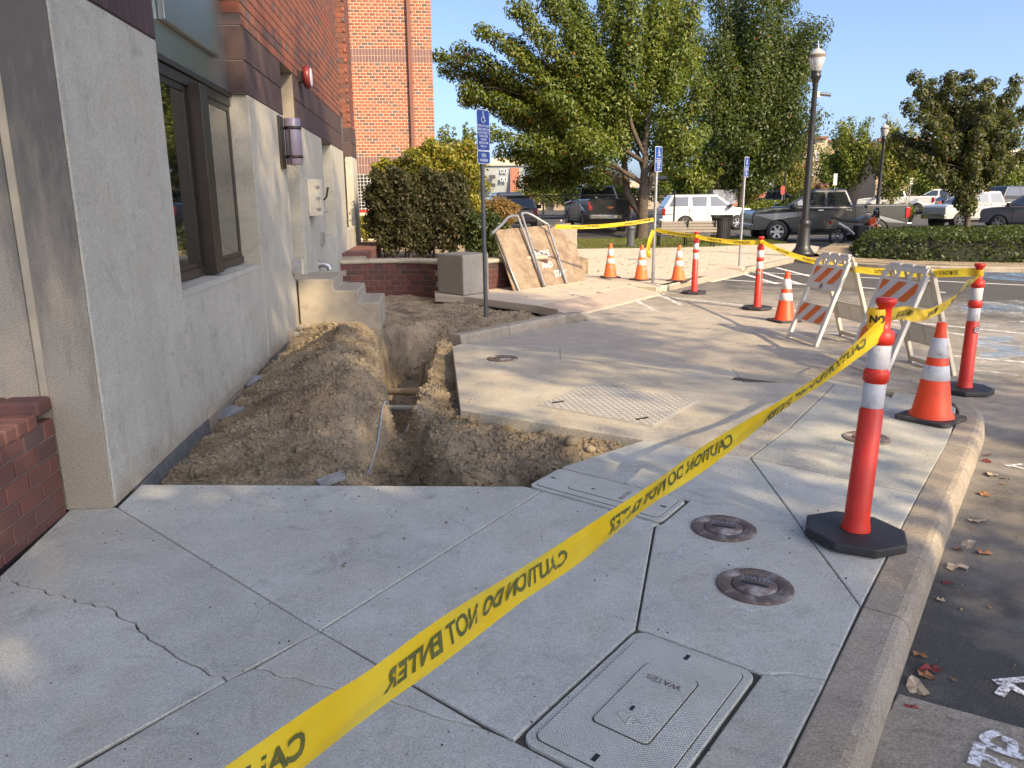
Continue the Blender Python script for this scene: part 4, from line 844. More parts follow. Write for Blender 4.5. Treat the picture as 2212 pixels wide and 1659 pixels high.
# ------------------------------------------------------------------ brick planter at the lower left
pl = thing('brick_planter', 'low weathered brick planter against the stained concrete at the left edge', 'planter', (-2.2, 3.0, 0))
MB().box(-2.6, -1.962, -2.0, 3.985, -0.1, 0.50).build('mortar_core', 'mortar_dark', pl)
pb = brick_mesh('brick', 0.192, 0.086, 0.05, 'brick_weathered', 0.005)
for r_ in range(6):
    for k in range(16):
        y = 3.985 - 0.098 - k * 0.2032 + (0.1016 if r_ % 2 else 0)
        if y > 3.93: continue
        put(pb, 'brick', pl, (-1.951, y, 0.035 + r_ * 0.0945 - 0.04))
    if r_ % 2: put(brick_mesh('brick', 0.094, 0.086, 0.05, 'brick_weathered', 0.005), 'brick', pl, (-1.951, 3.985 - 0.049, 0.035 + r_ * 0.0945 - 0.04))
cm = MB()
for k in range(28):
    y = 3.985 - 0.20 - k * 0.1; o = MB().box(-2.2, -1.945, y - 0.046, y + 0.046, 0.50, 0.575).build('cap_brick', 'brick_weathered', pl, bevel=0.014, seg=3)
for k in range(5):
    x = -2.05 - k * 0.205; MB().box(x - 0.1, x + 0.1 - (0 if k else 0), 3.86, 4.005, 0.545, 0.625).build('coping_brick', 'brick_weathered', pl, bevel=0.02, seg=3)
MB().box(-1.97, -1.93, -2.0, 3.98, -0.12, -0.004).build('base_mastic', 'ink_black', pl)
# ------------------------------------------------------------------ low curved brick wall and its concrete pier
lw = thing('low_brick_wall', 'low curved maroon brick wall with pale stone coping behind the steps', 'wall', (-0.9, 14.7, 0))
path = catmull([(-1.72, 14.62, 0), (-1.2, 14.72, 0), (-0.6, 14.70, 0), (-0.25, 14.52, 0), (0.10, 14.18, 0)], 8)
lwp = [(p.x, p.y) for p in path]
def along(path, step, start=0.0):
    out = []; acc = start
    for a, b_ in zip(path, path[1:]):
        a, b_ = Vector(a), Vector(b_); L = (b_ - a).length
        while acc < L: p = a.lerp(b_, acc / L); out.append((p, math.atan2((b_ - a).y, (b_ - a).x))); acc += step
        acc -= L
    return out
def low_wall(path, par, rows=6, z0=-0.13):
    prof = [(0.012, z0 - 0.4), (0.012, 0.47), (-0.25, 0.47), (-0.25, z0 - 0.4)]
    sweep('mortar_core', path, prof, 'mortar_dark', par)
    lb = brick_mesh('brick', 0.192, 0.092, 0.05, 'brick_maroon', 0.004)
    for r_ in range(rows):
        for q_, a in along(path, 0.2032, 0.1 + (0.1016 if r_ % 2 else 0)):
            nrm = Vector((math.sin(a), -math.cos(a)))
            if (q_ - Vector(path[-1])).length < 0.07: continue
            put(lb, 'brick', par, (q_.x + nrm.x * 0.024, q_.y + nrm.y * 0.024, 0.42 - r_ * 0.1016), a - math.pi / 2)
    prof = [(-0.28, 0.475), (0.035, 0.475), (0.052, 0.49), (0.056, 0.515), (0.045, 0.54), (0.02, 0.553), (-0.28, 0.555), (-0.28, 0.475)]
    n = max(2, int(len(path) / 8))
    for k in range(0, len(path) - 1, 8): sweep('coping', cut(path, k, min(k + 8, len(path) - 1), 0.003), prof, 'cap_stone', par)
low_wall(lwp, lw)
lw2 = thing('low_brick_wall', 'short dark end of the brick wall between the pier and the plywood', 'wall', (1.2, 14.6, 0))
low_wall([(p.x, p.y) for p in catmull([(0.75, 14.05, 0), (1.1, 14.35, 0), (1.6, 14.75, 0), (2.2, 15.1, 0)], 6)], lw2, rows=5, z0=-0.0)
pr_ = thing('concrete_pier', 'square concrete pier block between the brick walls', 'pier', (0.48, 13.7, 0))
pc = [(0.06, 13.88), (0.50, 13.27), (0.98, 13.72), (0.54, 14.33)]
MB().prism(pc, 0.0, 0.70).build('shaft', 'pier_concrete', pr_, bevel=0.03, seg=3)
MB().prism([(0.03, 13.88), (0.50, 13.24), (1.0, 13.72), (0.54, 14.36)], -0.4, -0.003).build('footing', 'step_concrete', pr_, bevel=0.01)
# brick planter curb along the far wall
fp = thing('planter_box', 'low brick planter edge running along the wall behind the curved wall', 'planter', (-1.4, 16.5, 0))
MB().box(-1.715, -1.26, 14.95, 19.4, -0.1, 0.60).build('core', 'mortar_dark', fp)
fpb = brick_mesh('brick', 0.19, 0.092, 0.04, 'brick_maroon', 0.004)
for r_ in range(6):
    for k in range(21): put(fpb, 'brick', fp, (-1.25, 15.06 + k * 0.2032 + (0.1 if r_ % 2 else 0), 0.55 - r_ * 0.1016))
for k in range(44): MB().box(-1.71, -1.235, 14.955 + k * 0.1016, 15.05 + k * 0.1016, 0.602, 0.66).build('cap_brick', 'brick_weathered', fp)
# ------------------------------------------------------------------ far wing of red brick
wg = thing('brick_tower', 'tall sunlit red brick building block beyond the near wall', 'building', (-2.5, 28.0, 0))
MB().box(-7.0, 0.183, 28.007, 36.0, -0.3, 13.0).build('mortar_bed', 'mortar', wg)
fb_me = brick_mesh('brick', 0.185, 0.083, 0.03, 'brick_red', 0.003); fs_me = brick_mesh('soldier_brick', 0.09, 0.276, 0.03, 'brick_plum_far', 0.003)
fh_me = brick_mesh('soldier_brick', 0.09, 0.208, 0.03, 'brick_plum_far', 0.003)
vis, hid = [], []
def rows(z0, z1):
    n = int(round((z1 - z0) / 0.1016))
    for r_ in range(n):
        z = z0 + (r_ + 0.5) * (z1 - z0) / n
        for k in range(37):
            x = 0.09 - k * 0.2032 - (0.1016 if r_ % 2 else 0)
            (vis if x > -2.7 else hid).append(((x, 28.0, z), -math.pi / 2, 1.0))
        if r_ % 2: hid.append(((0.138, 28.0, z), -math.pi / 2, 0.48))
rows(3.17, 6.20); rows(6.64, 12.2)
vis.sort(key=lambda t: abs(t[0][2] - 4.6))
for loc, rz, sc in vis[:300]: put(fb_me, 'brick', wg, loc, rz)
join_bricks('brickwork', vis[300:] + hid, fb_me, wg, 'brick_red')
for k in range(27):
    x = 0.135 - k * 0.1016
    for z in (2.735, 3.025): put(fs_me, 'soldier_brick', wg, (x, 28.0, z), -math.pi / 2)
    for z in (6.31, 6.53): put(fh_me, 'soldier_brick', wg, (x, 28.0, z), -math.pi / 2)
join_bricks('soldier_course', [((0.135 - k * 0.1016, 28.0, z), -math.pi / 2, 1) for k in range(27, 70) for z in (2.735, 3.025)], fs_me, wg, 'brick_plum_far')
# side face towards the lot
join_bricks('side_brickwork', [((0.19, 28.12 + k * 0.2032 + (0.1 if r_ % 2 else 0), 0.05 + r_ * 0.1016), 0.0, 1.0) for r_ in range(120) for k in range(38)], fb_me, wg, 'brick_red')
dsp = MB().box(-0.62, -0.50, 27.87, 27.985, 0.3, 12.5).build('downspout', 'roof_brown', wg, bevel=0.01)
for z in (3.4, 5.6, 7.8): MB().box(-0.66, -0.46, 27.93, 27.996, z - 0.03, z + 0.03).build('strap', 'roof_brown', dsp)
MB().box(-7.0, -0.9, 27.94, 28.005, -0.2, 1.28).build('base_wall', 'stucco_cream', wg); MB().box(-7.0, -0.9, 27.93, 28.004, 1.285, 1.36).build('red_sill', 'paint_red', wg)
MB().box(-3.4, -1.3, 27.985, 28.006, 1.365, 2.585).build('grille_opening', 'black_metal', wg)
gr_ = MB()
for k in range(18): gr_.box(-3.4 + k * 0.12, -3.385 + k * 0.12, 27.955, 27.97, 1.37, 2.58)
for k in range(11): gr_.box(-3.4, -1.3, 27.95, 27.962, 1.40 + k * 0.115, 1.415 + k * 0.115)
o = gr_.build('grille', 'trim_white', wg); o['kind'] = 'stuff'
# ------------------------------------------------------------------ utility covers in the walk
def rrect(cx, cy, ux, uy, hx, hy, r, n=5):
    """rounded rectangle in a turned frame"""
    out = []
    for sx, sy, a0 in ((1, 1, 0), (-1, 1, 90), (-1, -1, 180), (1, -1, 270)):
        for k in range(n + 1):
            a = R_(a0 + 90 * k / n); x = sx * (hx - r) + r * math.cos(a); y = sy * (hy - r) + r * math.sin(a)
            out.append((cx + ux[0] * x + uy[0] * y, cy + ux[1] * x + uy[1] * y))
    return out
def lid_mat():
    m = MATS['box_lid']; nt = m.node_tree; b = nt.nodes['Principled BSDF']
    co = poco(nt); hs = []
    for d in ((0.725, -0.689, 0.0), (0.689, 0.725, 0.0)):
        vm = node(nt, 'ShaderNodeVectorMath', operation='DOT_PRODUCT'); nt.links.new(co, vm.inputs[0]); vm.inputs[1].default_value = d
        hs.append(math_(nt, 'SINE', math_(nt, 'MULTIPLY', vm.outputs['Value'], 560.0)))
    bump(nt, b, math_(nt, 'ADD', math_(nt, 'MULTIPLY', hs[0], hs[1]), math_(nt, 'MULTIPLY', noise(nt, 90, 4, 0.7, co), 1.2)), 0.5, 0.003)
lid_mat()
def flat_text(body, size, c, ux, uy, z, mat, name, par, bold=0.0, xs=1.0, mirror=False):
    V, F = text_verts(body, size, bold, xs); s = -1 if mirror else 1
    return MB().add([(c[0] + ux[0] * x * s + uy[0] * y, c[1] + ux[1] * x * s + uy[1] * y, z) for x, y in V], F).build(name, mat, par)
def meter_box(corners, label, text, flip, ins):
    P = [Vector(c) for c in corners]; c = (P[0] + P[1] + P[2] + P[3]) / 4
    ux = (P[1] - P[0]); uy = (P[0] - P[3]); hx, hy = ux.length / 2, uy.length / 2; ux = ux.normalized(); uy = uy.normalized()
    t = thing('meter_box', label, 'meter box', (c.x, c.y, 0), group='water meter boxes in the sidewalk')
    rim = rrect(c.x, c.y, ux, uy, hx - 0.012, hy - 0.012, 0.045); MB().prism(rim, -0.09, 0.0035).build('rim', 'box_lid', t, bevel=0.003)
    MB().prism(rrect(c.x, c.y, ux, uy, hx - 0.039, hy - 0.039, 0.03), 0.0036, 0.0042).build('lid_seam', 'joint_fill', t)
    MB().prism(rrect(c.x, c.y, ux, uy, hx - 0.042, hy - 0.042, 0.03), 0.0043, 0.0085).build('lid', 'box_lid', t, bevel=0.002)
    # reading flap
    w, l, oy = ins; fc = c + uy * oy
    MB().prism(rrect(fc.x, fc.y, ux, uy, w + 0.004, l + 0.004, 0.02), 0.0086, 0.0092).build('flap_seam', 'joint_fill', t)
    fl = MB().prism(rrect(fc.x, fc.y, ux, uy, w, l, 0.02), 0.0093, 0.0125).build('flap', 'box_lid', t, bevel=0.0015)
    tc = fc + uy * (l * 0.62 * flip[2]); k = flip
    MB().prism([(tc + ux * sx * w * 0.62 + uy * sy * 0.022)[:] for sx, sy in ((-1, -1), (1, -1), (1, 1), (-1, 1))], 0.0126, 0.0131).build('name_plate', 'sidewalk', fl)
    flat_text('WATER', 0.036, tc, ux * k[0], uy * k[1], 0.0138, 'iron_cover', 'lettering', fl, 0.0006)
    # maker's lozenge and lifting slots
    lc = fc - uy * (l * 0.62 * flip[2]); a = 0.045
    for s in (1.0,):
        pts = [lc + ux * a, lc + uy * a * 0.55, lc - ux * a, lc - uy * a * 0.55]
        for p0, p1 in zip(pts, pts[1:] + pts[:1]): MB().bar((*p0, 0.0135), (*p1, 0.0135), 0.004, 0.002).build('emblem_line', 'box_lid', fl)
        MB().bar((*(lc + uy * a * 0.4), 0.0135), (*(lc - uy * a * 0.4), 0.0135), 0.004, 0.002).build('emblem_line', 'box_lid', fl)
    sl0 = fc - uy * (l * 0.35 * flip[2]) - ux * w * 0.2
    MB().bar((*(sl0 - uy * 0.012), 0.0128), (*(sl0 + uy * 0.012), 0.0128), 0.011, 0.002).build('lifting_slot', 'ink_black', fl)
    for e in (1, -1):
        s1 = c + uy * (hy - 0.075) * e
        MB().bar((*(s1 - uy * 0.016), 0.0088), (*(s1 + uy * 0.016), 0.0088), 0.014, 0.002).build('lifting_slot', 'ink_black', t)
meter_box(W1, 'large concrete water meter box lid in the foreground sidewalk', 'WATER', (-1, -1, 1), (0.095, 0.185, 0.01))
meter_box([W2[3], W2[0], W2[1], W2[2]], 'water meter box lid at the edge of the dig, crossed by the tape', 'WATER', (1, 1, -1), (0.085, 0.20, 0.0))
def valve_cover(px, py, R0, label, rot):
    p = G(px, py); t = thing('valve_cover', label, 'valve cover', (p.x, p.y, 0), rot, group='round iron valve covers')
    MB().lathe([(0, 0.0005), (R0, 0.0005), (R0, 0.006), (R0 * 0.97, 0.009), (R0 * 0.63, 0.009), (R0 * 0.61, 0.004), (0, 0.004)], 40).build('ring', 'iron_cover', t, world=False)
    MB().lathe([(0, 0.011), (R0 * 0.56, 0.011), (R0 * 0.585, 0.008), (R0 * 0.585, 0.0045), (0, 0.0045)], 36).build('lid', 'iron_cover', t, world=False)
    MB().box(-R0 * 0.36, R0 * 0.36, -R0 * 0.06, R0 * 0.06, 0.0115, 0.0121).build('slot', 'ink_black', t, world=False)
    V, F = text_verts('WATER', R0 * 0.24, 0.0004); MB().add([(x, y + R0 * 0.3, 0.0125) for x, y in V], F).build('lettering', 'galvanized', t, world=False)
valve_cover(1563, 1142, 0.155, 'round iron valve cover farther from the viewer, beside the meter box', -0.5)
valve_cover(1630, 1267, 0.155, 'round iron valve cover nearer the viewer, splashed with white', -0.6)
valve_cover(1872, 947, 0.15, 'rusty round valve cover behind the nearest red post', -0.2)
valve_cover(1085, 775, 0.16, 'round iron cover on the slab beside the trench', -0.3)
# diamond plate
pp = [G(x, y) for x, y in ((1278, 831), (1508, 866), (1410, 921), (1165, 876))]
t = thing('steel_plate', 'square raised-tread steel access plate in the slab', 'steel plate', ((pp[0] + pp[2]) / 2)[:])
MB().prism([(p.x, p.y) for p in pp], -0.02, 0.008).build('plate', 'steel_plate', t, bevel=0.003)
MB().prism([(p.x + (p.x - (pp[0].x + pp[2].x) / 2) * 0.03, p.y + (p.y - (pp[0].y + pp[2].y) / 2) * 0.03) for p in pp], -0.02, 0.004).build('frame', 'steel_plate', t)
mb = MB(); N = 26
for i in range(N):
    for j in range(N):
        u, v = (i + 0.5) / N, (j + 0.5) / N; c = pp[3].lerp(pp[0], v).lerp(pp[2].lerp(pp[1], v), u) * 1.0
        c.z = 0.0085; a = 0.3 + (1.57 if (i + j) % 2 else 0); d = Vector((math.cos(a), math.sin(a), 0)) * 0.013; e = Vector((-d.y, d.x, 0)) * 0.28
        mb.add([c - d, c - e, c + d, c + e, c + Vector((0, 0, 0.004))], [(0, 1, 4), (1, 2, 4), (2, 3, 4), (3, 0, 4)])
o = mb.build('tread_pattern', 'steel_plate', t); o['kind'] = 'stuff'
for px, py in ((1206, 871), (1387, 907)):
    p = G(px, py); MB().bar((p.x - 0.05, p.y - 0.02, 0.012), (p.x + 0.05, p.y + 0.02, 0.012), 0.022, 0.004).build('lift_slot', 'ink_black', t)
# ------------------------------------------------------------------ traffic cones
def make_cone(kind):
    """28 inch cone, base on z=0"""
    t = thing('traffic_cone', 'x', 'traffic cone', (0, 0, 0))
    r = lambda z: 0.135 - (z - 0.03) * (0.135 - 0.032) / 0.65
    om = 'cone_orange' if kind == 0 else 'cone_orange_worn'
    b = 0.185; sq = rrect(0, 0, (1, 0), (0, 1), b, b, 0.045, 4)
    MB().prism(sq, 0.0, 0.03).build('base', 'dirty_rubber', t, bevel=0.008, world=False)
    MB().lathe([(0.15, 0.028), (0.146, 0.045), (r(0.06), 0.06), (r(0.62), 0.62), (0.036, 0.635), (0.033, 0.69), (0.029, 0.705), (0.018, 0.705), (0.018, 0.66)], 36).build('body', om, t, world=False)
    for z0, z1 in ((0.46, 0.60), (0.30, 0.405)): MB().lathe([(r(z0) + 0.0005, z0), (r(z0) + 0.003, z0 + 0.002), (r(z1) + 0.003, z1 - 0.002), (r(z1) + 0.0005, z1)], 36).build('reflective_band', 'reflective_white', t, world=False)
    return t
def sticker(parent, ang, z, rad, R0, n=20):
    """small round company sticker laid on a tapering body: white ring, black emblem"""
    for k, (r0, r1, m_) in enumerate(((0.0, 1.0, 'ink_black'), (0.62, 0.80, 'sign_white'), (0.0, 0.5, 'sign_white'))):
        vs = []; pts = [(r1 * math.cos(2 * math.pi * i / n), r1 * math.sin(2 * math.pi * i / n)) for i in range(n)]
        pin = [(r0 * math.cos(2 * math.pi * i / n), r0 * math.sin(2 * math.pi * i / n)) for i in range(n)]
        def w(x, y): a = ang + x * R0 / rad(z + y * R0); rr = rad(z + y * R0) + 0.003 + k * 0.0006; return (rr * math.cos(a), rr * math.sin(a), z + y * R0)
        mb = MB()
        if r0 > 0: mb.add([w(*p) for p in pts] + [w(*p) for p in pin], [(i, (i + 1) % n, (i + 1) % n + n, i + n) for i in range(n)])
        elif k == 2: mb.add([w(0, 0.42), w(-0.36, -0.3), w(0, -0.1), w(0.36, -0.3)], [(0, 1, 2), (0, 2, 3)])
        else: mb.add([w(*p) for p in pts], [tuple(range(n))])
        mb.build('sticker', m_, parent, world=False)
c0 = make_cone(0); p = G(2010, 906); c0.location = (p.x, p.y, 0.001); c0.rotation_euler = (0, 0, 0.55); c0['label'] = 'bright orange traffic cone with two white bands on the kerb corner'; c0['group'] = 'traffic cones'
p = G(1694, 694, AZ); dup(c0, (p.x, p.y, AZ + 0.001), 0.2, 'orange traffic cone standing alone left of the striped barricades', 'traffic cones')
c1 = make_cone(1); p = G(1318, 600); c1.location = (p.x, p.y, 0.001); c1.rotation_euler = (0, 0, 0.1); c1['label'] = 'orange traffic cone next to the plywood sheet'; c1['group'] = 'traffic cones'
sticker(c1, -1.75, 0.235, lambda z: 0.135 - (z - 0.03) * 0.158, 0.03)
p = G(1385, 605); c2 = dup(c1, (p.x, p.y, 0.001), 0.5, 'orange traffic cone just left of the middle blue parking sign', 'traffic cones')
p = G(1465, 607); c3 = dup(c1, (p.x, p.y, 0.001), 0.9, 'orange traffic cone right of the middle blue sign, behind the kerb piece', 'traffic cones')
# ------------------------------------------------------------------ tubular delineator posts
def make_post():
    t = thing('delineator_post', 'x', 'delineator post', (0, 0, 0))
    oc = [(0.235 * math.cos(R_(22.5 + 45 * k)), 0.235 * math.sin(R_(22.5 + 45 * k))) for k in range(8)]
    MB().prism(oc, 0.0, 0.045).build('base', 'black_rubber', t, bevel=0.010, world=False)
    MB().lathe([(0.066, 0.046), (0.062, 0.075), (0.056, 0.10), (0.051, 0.62), (0.046, 0.625), (0.046, 0.752), (0.055, 0.757), (0.055, 0.80), (0.052, 0.805), (0.046, 0.81), (0.046, 0.925), (0.054, 0.93), (0.056, 0.955), (0.050, 0.985), (0.034, 0.99), (0.030, 1.02), (0.028, 1.085), (0.034, 1.092), (0.044, 1.11), (0.044, 1.125), (0.034, 1.13), (0.0, 1.13)], 32).build('tube', 'delineator_red', t, world=False)
    for z0, z1 in ((0.635, 0.748), (0.815, 0.922)): MB().lathe([(0.0462, z0), (0.0485, z0 + 0.003), (0.0485, z1 - 0.003), (0.0462, z1)], 32).build('reflective_band', 'reflective_white', t, world=False)
    MB().lathe([(0, 0.0), (0.006, 0.0), (0.006, 0.008), (0.003, 0.011), (0, 0.011)], 10, (0.0, 0, 0), axis='X').build('bolt', 'galvanized', t, world=False).location = (0.045 * math.cos(-1.2), 0.045 * math.sin(-1.2), 0.46)
    t.children[-1].rotation_euler = (0, 0, -1.2)
    return t
d0 = make_post(); p = G(1845, 1162); d0.location = (p.x, p.y, 0.001); d0.rotation_euler = (0, 0, 0.28); d0['label'] = 'nearest red delineator post, scuffed, on a black octagonal base'; d0['group'] = 'red delineator posts'
DP = [Vector(d0.location)]
for px, py, rz, lab, st in ((2082, 846, 0.6, 'red delineator post with round sticker by the kerb corner at right', 0), (1635, 668, 0.2, 'red delineator post left of the barricades, between cone and lamp post', 1), (1499, 634, 0.4, 'farthest red delineator post beside the kerb piece', 2)):
    p = G(px, py, AZ); q_ = dup(d0, (p.x, p.y, AZ + 0.001), rz, lab, 'red delineator posts'); DP.append(Vector(q_.location))
    if st == 0: sticker(q_, -1.35 - rz, 0.56, lambda z: 0.0525, 0.032)
    if st == 1: sticker(q_, -2.3 - rz, 0.575, lambda z: 0.0525, 0.03)
d0.rotation_euler = (0.0, 0.045, 0.28)
# ------------------------------------------------------------------ folding A-frame barricades
def make_barricade():
    t = thing('barricade', 'x', 'barricade', (0, 0, 0))
    W, H, S = 0.64, 1.03, 0.37
    def panel(side, mat):
        # panel in its own plane: u across (y), v up the slope
        top = Vector((side * 0.018, 0, H)); bot = Vector((side * S, 0, 0.0)); dv = (bot - top); Lp = dv.length; dv.normalize(); nr = Vector((side * H, 0, S)).normalized()
        if side > 0: nr = Vector((H, 0, S)).normalized()
        else: nr = Vector((-H, 0, S)).normalized()
        P = lambda u, v, k=0.0: top + dv * v + Vector((0, u, 0)) + nr * k
        def slabp(name, u0, u1, v0, v1, k0, k1, m_, par=t, bev=0.006, skew=0.0):
            vs = [P(u0 - skew, v0, k0), P(u1 - skew, v0, k0), P(u1 + skew, v1, k0), P(u0 + skew, v1, k0), P(u0 - skew, v0, k1), P(u1 - skew, v0, k1), P(u1 + skew, v1, k1), P(u0 + skew, v1, k1)]
            return MB().add(vs, [(0, 3, 2, 1), (4, 5, 6, 7), (0, 1, 5, 4), (1, 2, 6, 5), (2, 3, 7, 6), (3, 0, 4, 7)]).build(name, m_, par, bevel=bev, world=False)
        w = W / 2
        for s in (-1, 1):
            vs0 = 0.02
            slabp('leg_rail', s * w - 0.028 - (0.0), s * w + 0.028, 0.06, Lp, -0.028, 0.012, mat)
        b1 = slabp('board', -w + 0.026, w - 0.026, 0.13, 0.42, -0.008, 0.010, mat)
        b2 = slabp('board', -w + 0.026, w - 0.026, 0.605, 0.835, -0.008, 0.010, mat)
        slabp('foot_rail', -w + 0.026, w - 0.026, Lp - 0.085, Lp - 0.03, -0.024, 0.010, mat)
        slabp('top_rail', -w, w, 0.0, 0.05, -0.014, 0.010, mat)
        for u in (-0.30, -0.10, 0.10, 0.30): slabp('handle_web', u - 0.022, u + 0.022, 0.05, 0.13, -0.012, 0.009, mat)
        for u in (-0.2, 0.0, 0.2): slabp('handle_bump', u - 0.085, u + 0.085, -0.03, 0.0, -0.014, 0.010, mat, bev=0.012)
        if side < 0:
            for v0, v1, lo, par_ in ((0.155, 0.345, 0, b1), (0.617, 0.823, 1, b2)):
                slabp('sheeting', -w + 0.03, w - 0.03, v0, v1, 0.011, 0.0118, 'stripe_white', par_, 0)
                sk = (v1 - v0); n = 5
                for k in range(-2, 6):
                    c = -w + 0.10 + k * 0.27 - (0.06 if lo else 0.0); hw = 0.068
                    # slanted stripe clipped to the board
                    lo_u, hi_u = -w + 0.03, w - 0.03
                    quad = [(c - hw - sk * 0.5, v0), (c + hw - sk * 0.5, v0), (c + hw + sk * 0.5, v1), (c - hw + sk * 0.5, v1)]
                    # clip in u
                    def clip(poly, lim, keep):
                        out = []
                        for i in range(len(poly)):
                            a, b_ = poly[i - 1], poly[i]; ia, ib = keep(a[0]), keep(b_[0])
                            if ia != ib:
                                tt = (lim - a[0]) / (b_[0] - a[0]); out.append((lim, a[1] + (b_[1] - a[1]) * tt))
                            if ib: out.append(b_)
                        return out
                    quad = clip(quad, lo_u, lambda u: u >= lo_u)
                    if len(quad) > 2: quad = clip(quad, hi_u, lambda u: u <= hi_u)
                    if len(quad) < 3: continue
                    # stripes fall towards the left as seen from the front (front looks along +x, so left is +y)
                    MB().add([P(u, v, 0.0126) for u, v in quad], [tuple(range(len(quad)))]).build('stripe', 'stripe_orange', par_, world=False)
            for k, (rr, m_) in enumerate(((0.034, 'ink_black'), (0.026, 'stripe_white'), (0.020, 'ink_black'))):
                MB().add([P(0.02 + rr * math.cos(a), 0.385 + rr * math.sin(a), 0.0122 + 0.0005 * k) for a in np.arange(18) * 2 * math.pi / 18], [tuple(range(18))]).build('sticker', m_, b1, world=False)
            MB().add([P(0.02 + u, 0.385 + v, 0.0142) for u, v in ((0, -0.014), (0.012, 0.012), (0.0, 0.004), (-0.012, 0.012))], [(0, 1, 2), (0, 2, 3)]).build('sticker', 'stripe_white', b1, world=False)
        else:
            for v0, v1 in ((0.16, 0.39), (0.63, 0.81)):
                for u in (-0.135, 0.135): slabp('moulded_recess', u - 0.11, u + 0.11, v0, v1, -0.0105, -0.0082, 'white_plastic', t, 0.0)
    panel(-1, 'white_plastic'); panel(1, 'back_plastic')
    return t
ba = make_barricade(); ba.location = (4.76, 8.80, AZ); ba.rotation_euler = (0, 0, 0.05); ba['label'] = 'white folding barricade with orange stripes, farther of the pair'; ba['group'] = 'striped barricades'
dup(ba, (4.62, 7.14, AZ), 0.02, 'white folding barricade with orange stripes, partly behind the nearest red post', 'striped barricades')
# ------------------------------------------------------------------ caution tape
def tape(pts, name_label, w=0.075, texts=True, start=0.1, flip=1, period=1.02, side=1, tsize=0.050):
    """pts: (x, y, z, roll) where roll leans the strip away from upright"""
    P = catmull([p[:3] for p in pts], 14); Rl = [v.x for v in catmull([(p[3], 0, 0) for p in pts], 14)]
    S = [0.0]
    for a, b_ in zip(P, P[1:]): S.append(S[-1] + (b_ - a).length)
    fr = []
    for i, p in enumerate(P):
        t = (P[min(i + 1, len(P) - 1)] - P[max(i - 1, 0)]).normalized(); s = t.cross(Vector((0, 0, 1))).normalized(); u = s.cross(t)
        c, sn = math.cos(Rl[i]), math.sin(Rl[i]); fr.append((p, u * c + s * sn, s * c - u * sn))
    def at(s, v, k):
        s = min(max(s, 0), S[-1] - 1e-5); i = int(np.searchsorted(S, s, side='right')) - 1; i = min(i, len(P) - 2); f = (s - S[i]) / (S[i + 1] - S[i])
        p = fr[i][0].lerp(fr[i + 1][0], f); u = fr[i][1].lerp(fr[i + 1][1], f); n_ = fr[i][2].lerp(fr[i + 1][2], f)
        cup = (0.009 * math.sin(6.0 * s) + 0.004 * math.sin(17.0 * s + 9 * v / w)) * (1 - (2 * v / w) ** 2)
        return p + u * v + n_ * (k + cup)
    mb = MB(); n = max(60, int(S[-1] / 0.03)); m_ = 6; vs = []
    for i in range(n + 1):
        for j in range(m_ + 1): vs.append(at(S[-1] * i / n, -w / 2 + w * j / m_, 0.0))
    mb.add(vs, [(i * (m_ + 1) + j, (i + 1) * (m_ + 1) + j, (i + 1) * (m_ + 1) + j + 1, i * (m_ + 1) + j + 1) for i in range(n) for j in range(m_)], True)
    t = thing('caution_tape', name_label, 'caution tape', tuple(P[0]), group='strands of yellow caution tape')
    mb.build('film', 'tape_yellow', t)
    if texts:
        V, F = text_verts('CAUTION DO NOT ENTER', tsize, 0.0022, 0.92); L0_ = max(v[0] for v in V) - min(v[0] for v in V); L = 0.60 * w / 0.083; V = [(x * L / L0_, y) for x, y in V]
        s0 = start + L / 2
        while s0 + L / 2 < S[-1]:
            # s grows away from the first point; letters follow with flip
            for sd_ in ((0.0018 * side),):
                MB().add([at(s0 + flip * x, y, sd_) for x, y in V], F).build('lettering', 'tape_ink', t)
            s0 += period
    return t
TP = [d + Vector((0, 0, 1.055)) for d in DP]
n0 = TP[0] + Vector((0.038, 0, -0.02))
# near strand: post -> past the viewer's left hand
tape([(n0.x - 0.02, n0.y - 0.03, n0.z - 0.035, -0.1), (*DD(1790, 806, 3.25), -0.45), (*DD(1680, 882, 3.02), -0.5), (*DD(1530, 984, 2.74), -0.1), (*DD(1400, 1073, 2.5), -0.3), (*DD(1260, 1176, 2.24), -0.05), (*DD(1130, 1262, 2.0), -0.1), (*DD(960, 1380, 1.70), 0.06), (*DD(790, 1503, 1.50), -0.08), (*DD(600, 1640, 1.30), 0.0), (-0.75, 0.55, 0.66, 0.0), (-1.90, -0.8, 0.60, 0.0)], 'long near strand of yellow caution tape crossing the foreground', start=0.10, flip=1, side=-1, period=0.98, w=0.106, tsize=0.068)
def span(a, b_, sag, label, r0=0.0, r1=0.0, start=0.2, flip=-1, side=1, extra=None):
    pts = [(*(a.lerp(b_, k / 6) + Vector((0, 0, -sag * 4 * (k / 6) * (1 - k / 6)))), r0 + (r1 - r0) * k / 6) for k in range(7)]
    if extra: pts = extra
    return tape(pts, label, start=start, flip=flip, side=side)
a, b_ = TP[0] + Vector((0.04, 0.0, -0.01)), TP[1] + Vector((-0.03, -0.01, -0.05))
e_ = [(*a, 0.2), (*(a.lerp(b_, 0.12) + Vector((0, 0, -0.02))), 0.5), (*(a.lerp(b_, 0.3) + Vector((0, 0, -0.09))), 0.35), (*(a.lerp(b_, 0.55) + Vector((0, 0, -0.10))), 0.2), (*(a.lerp(b_, 0.78) + Vector((0, 0, -0.05))), 0.9), (*a.lerp(b_, 0.92), 1.3), (*b_, 0.8)]
tape(e_, 'caution tape strand from the nearest post to the kerb corner post', start=0.25, flip=1, side=1)
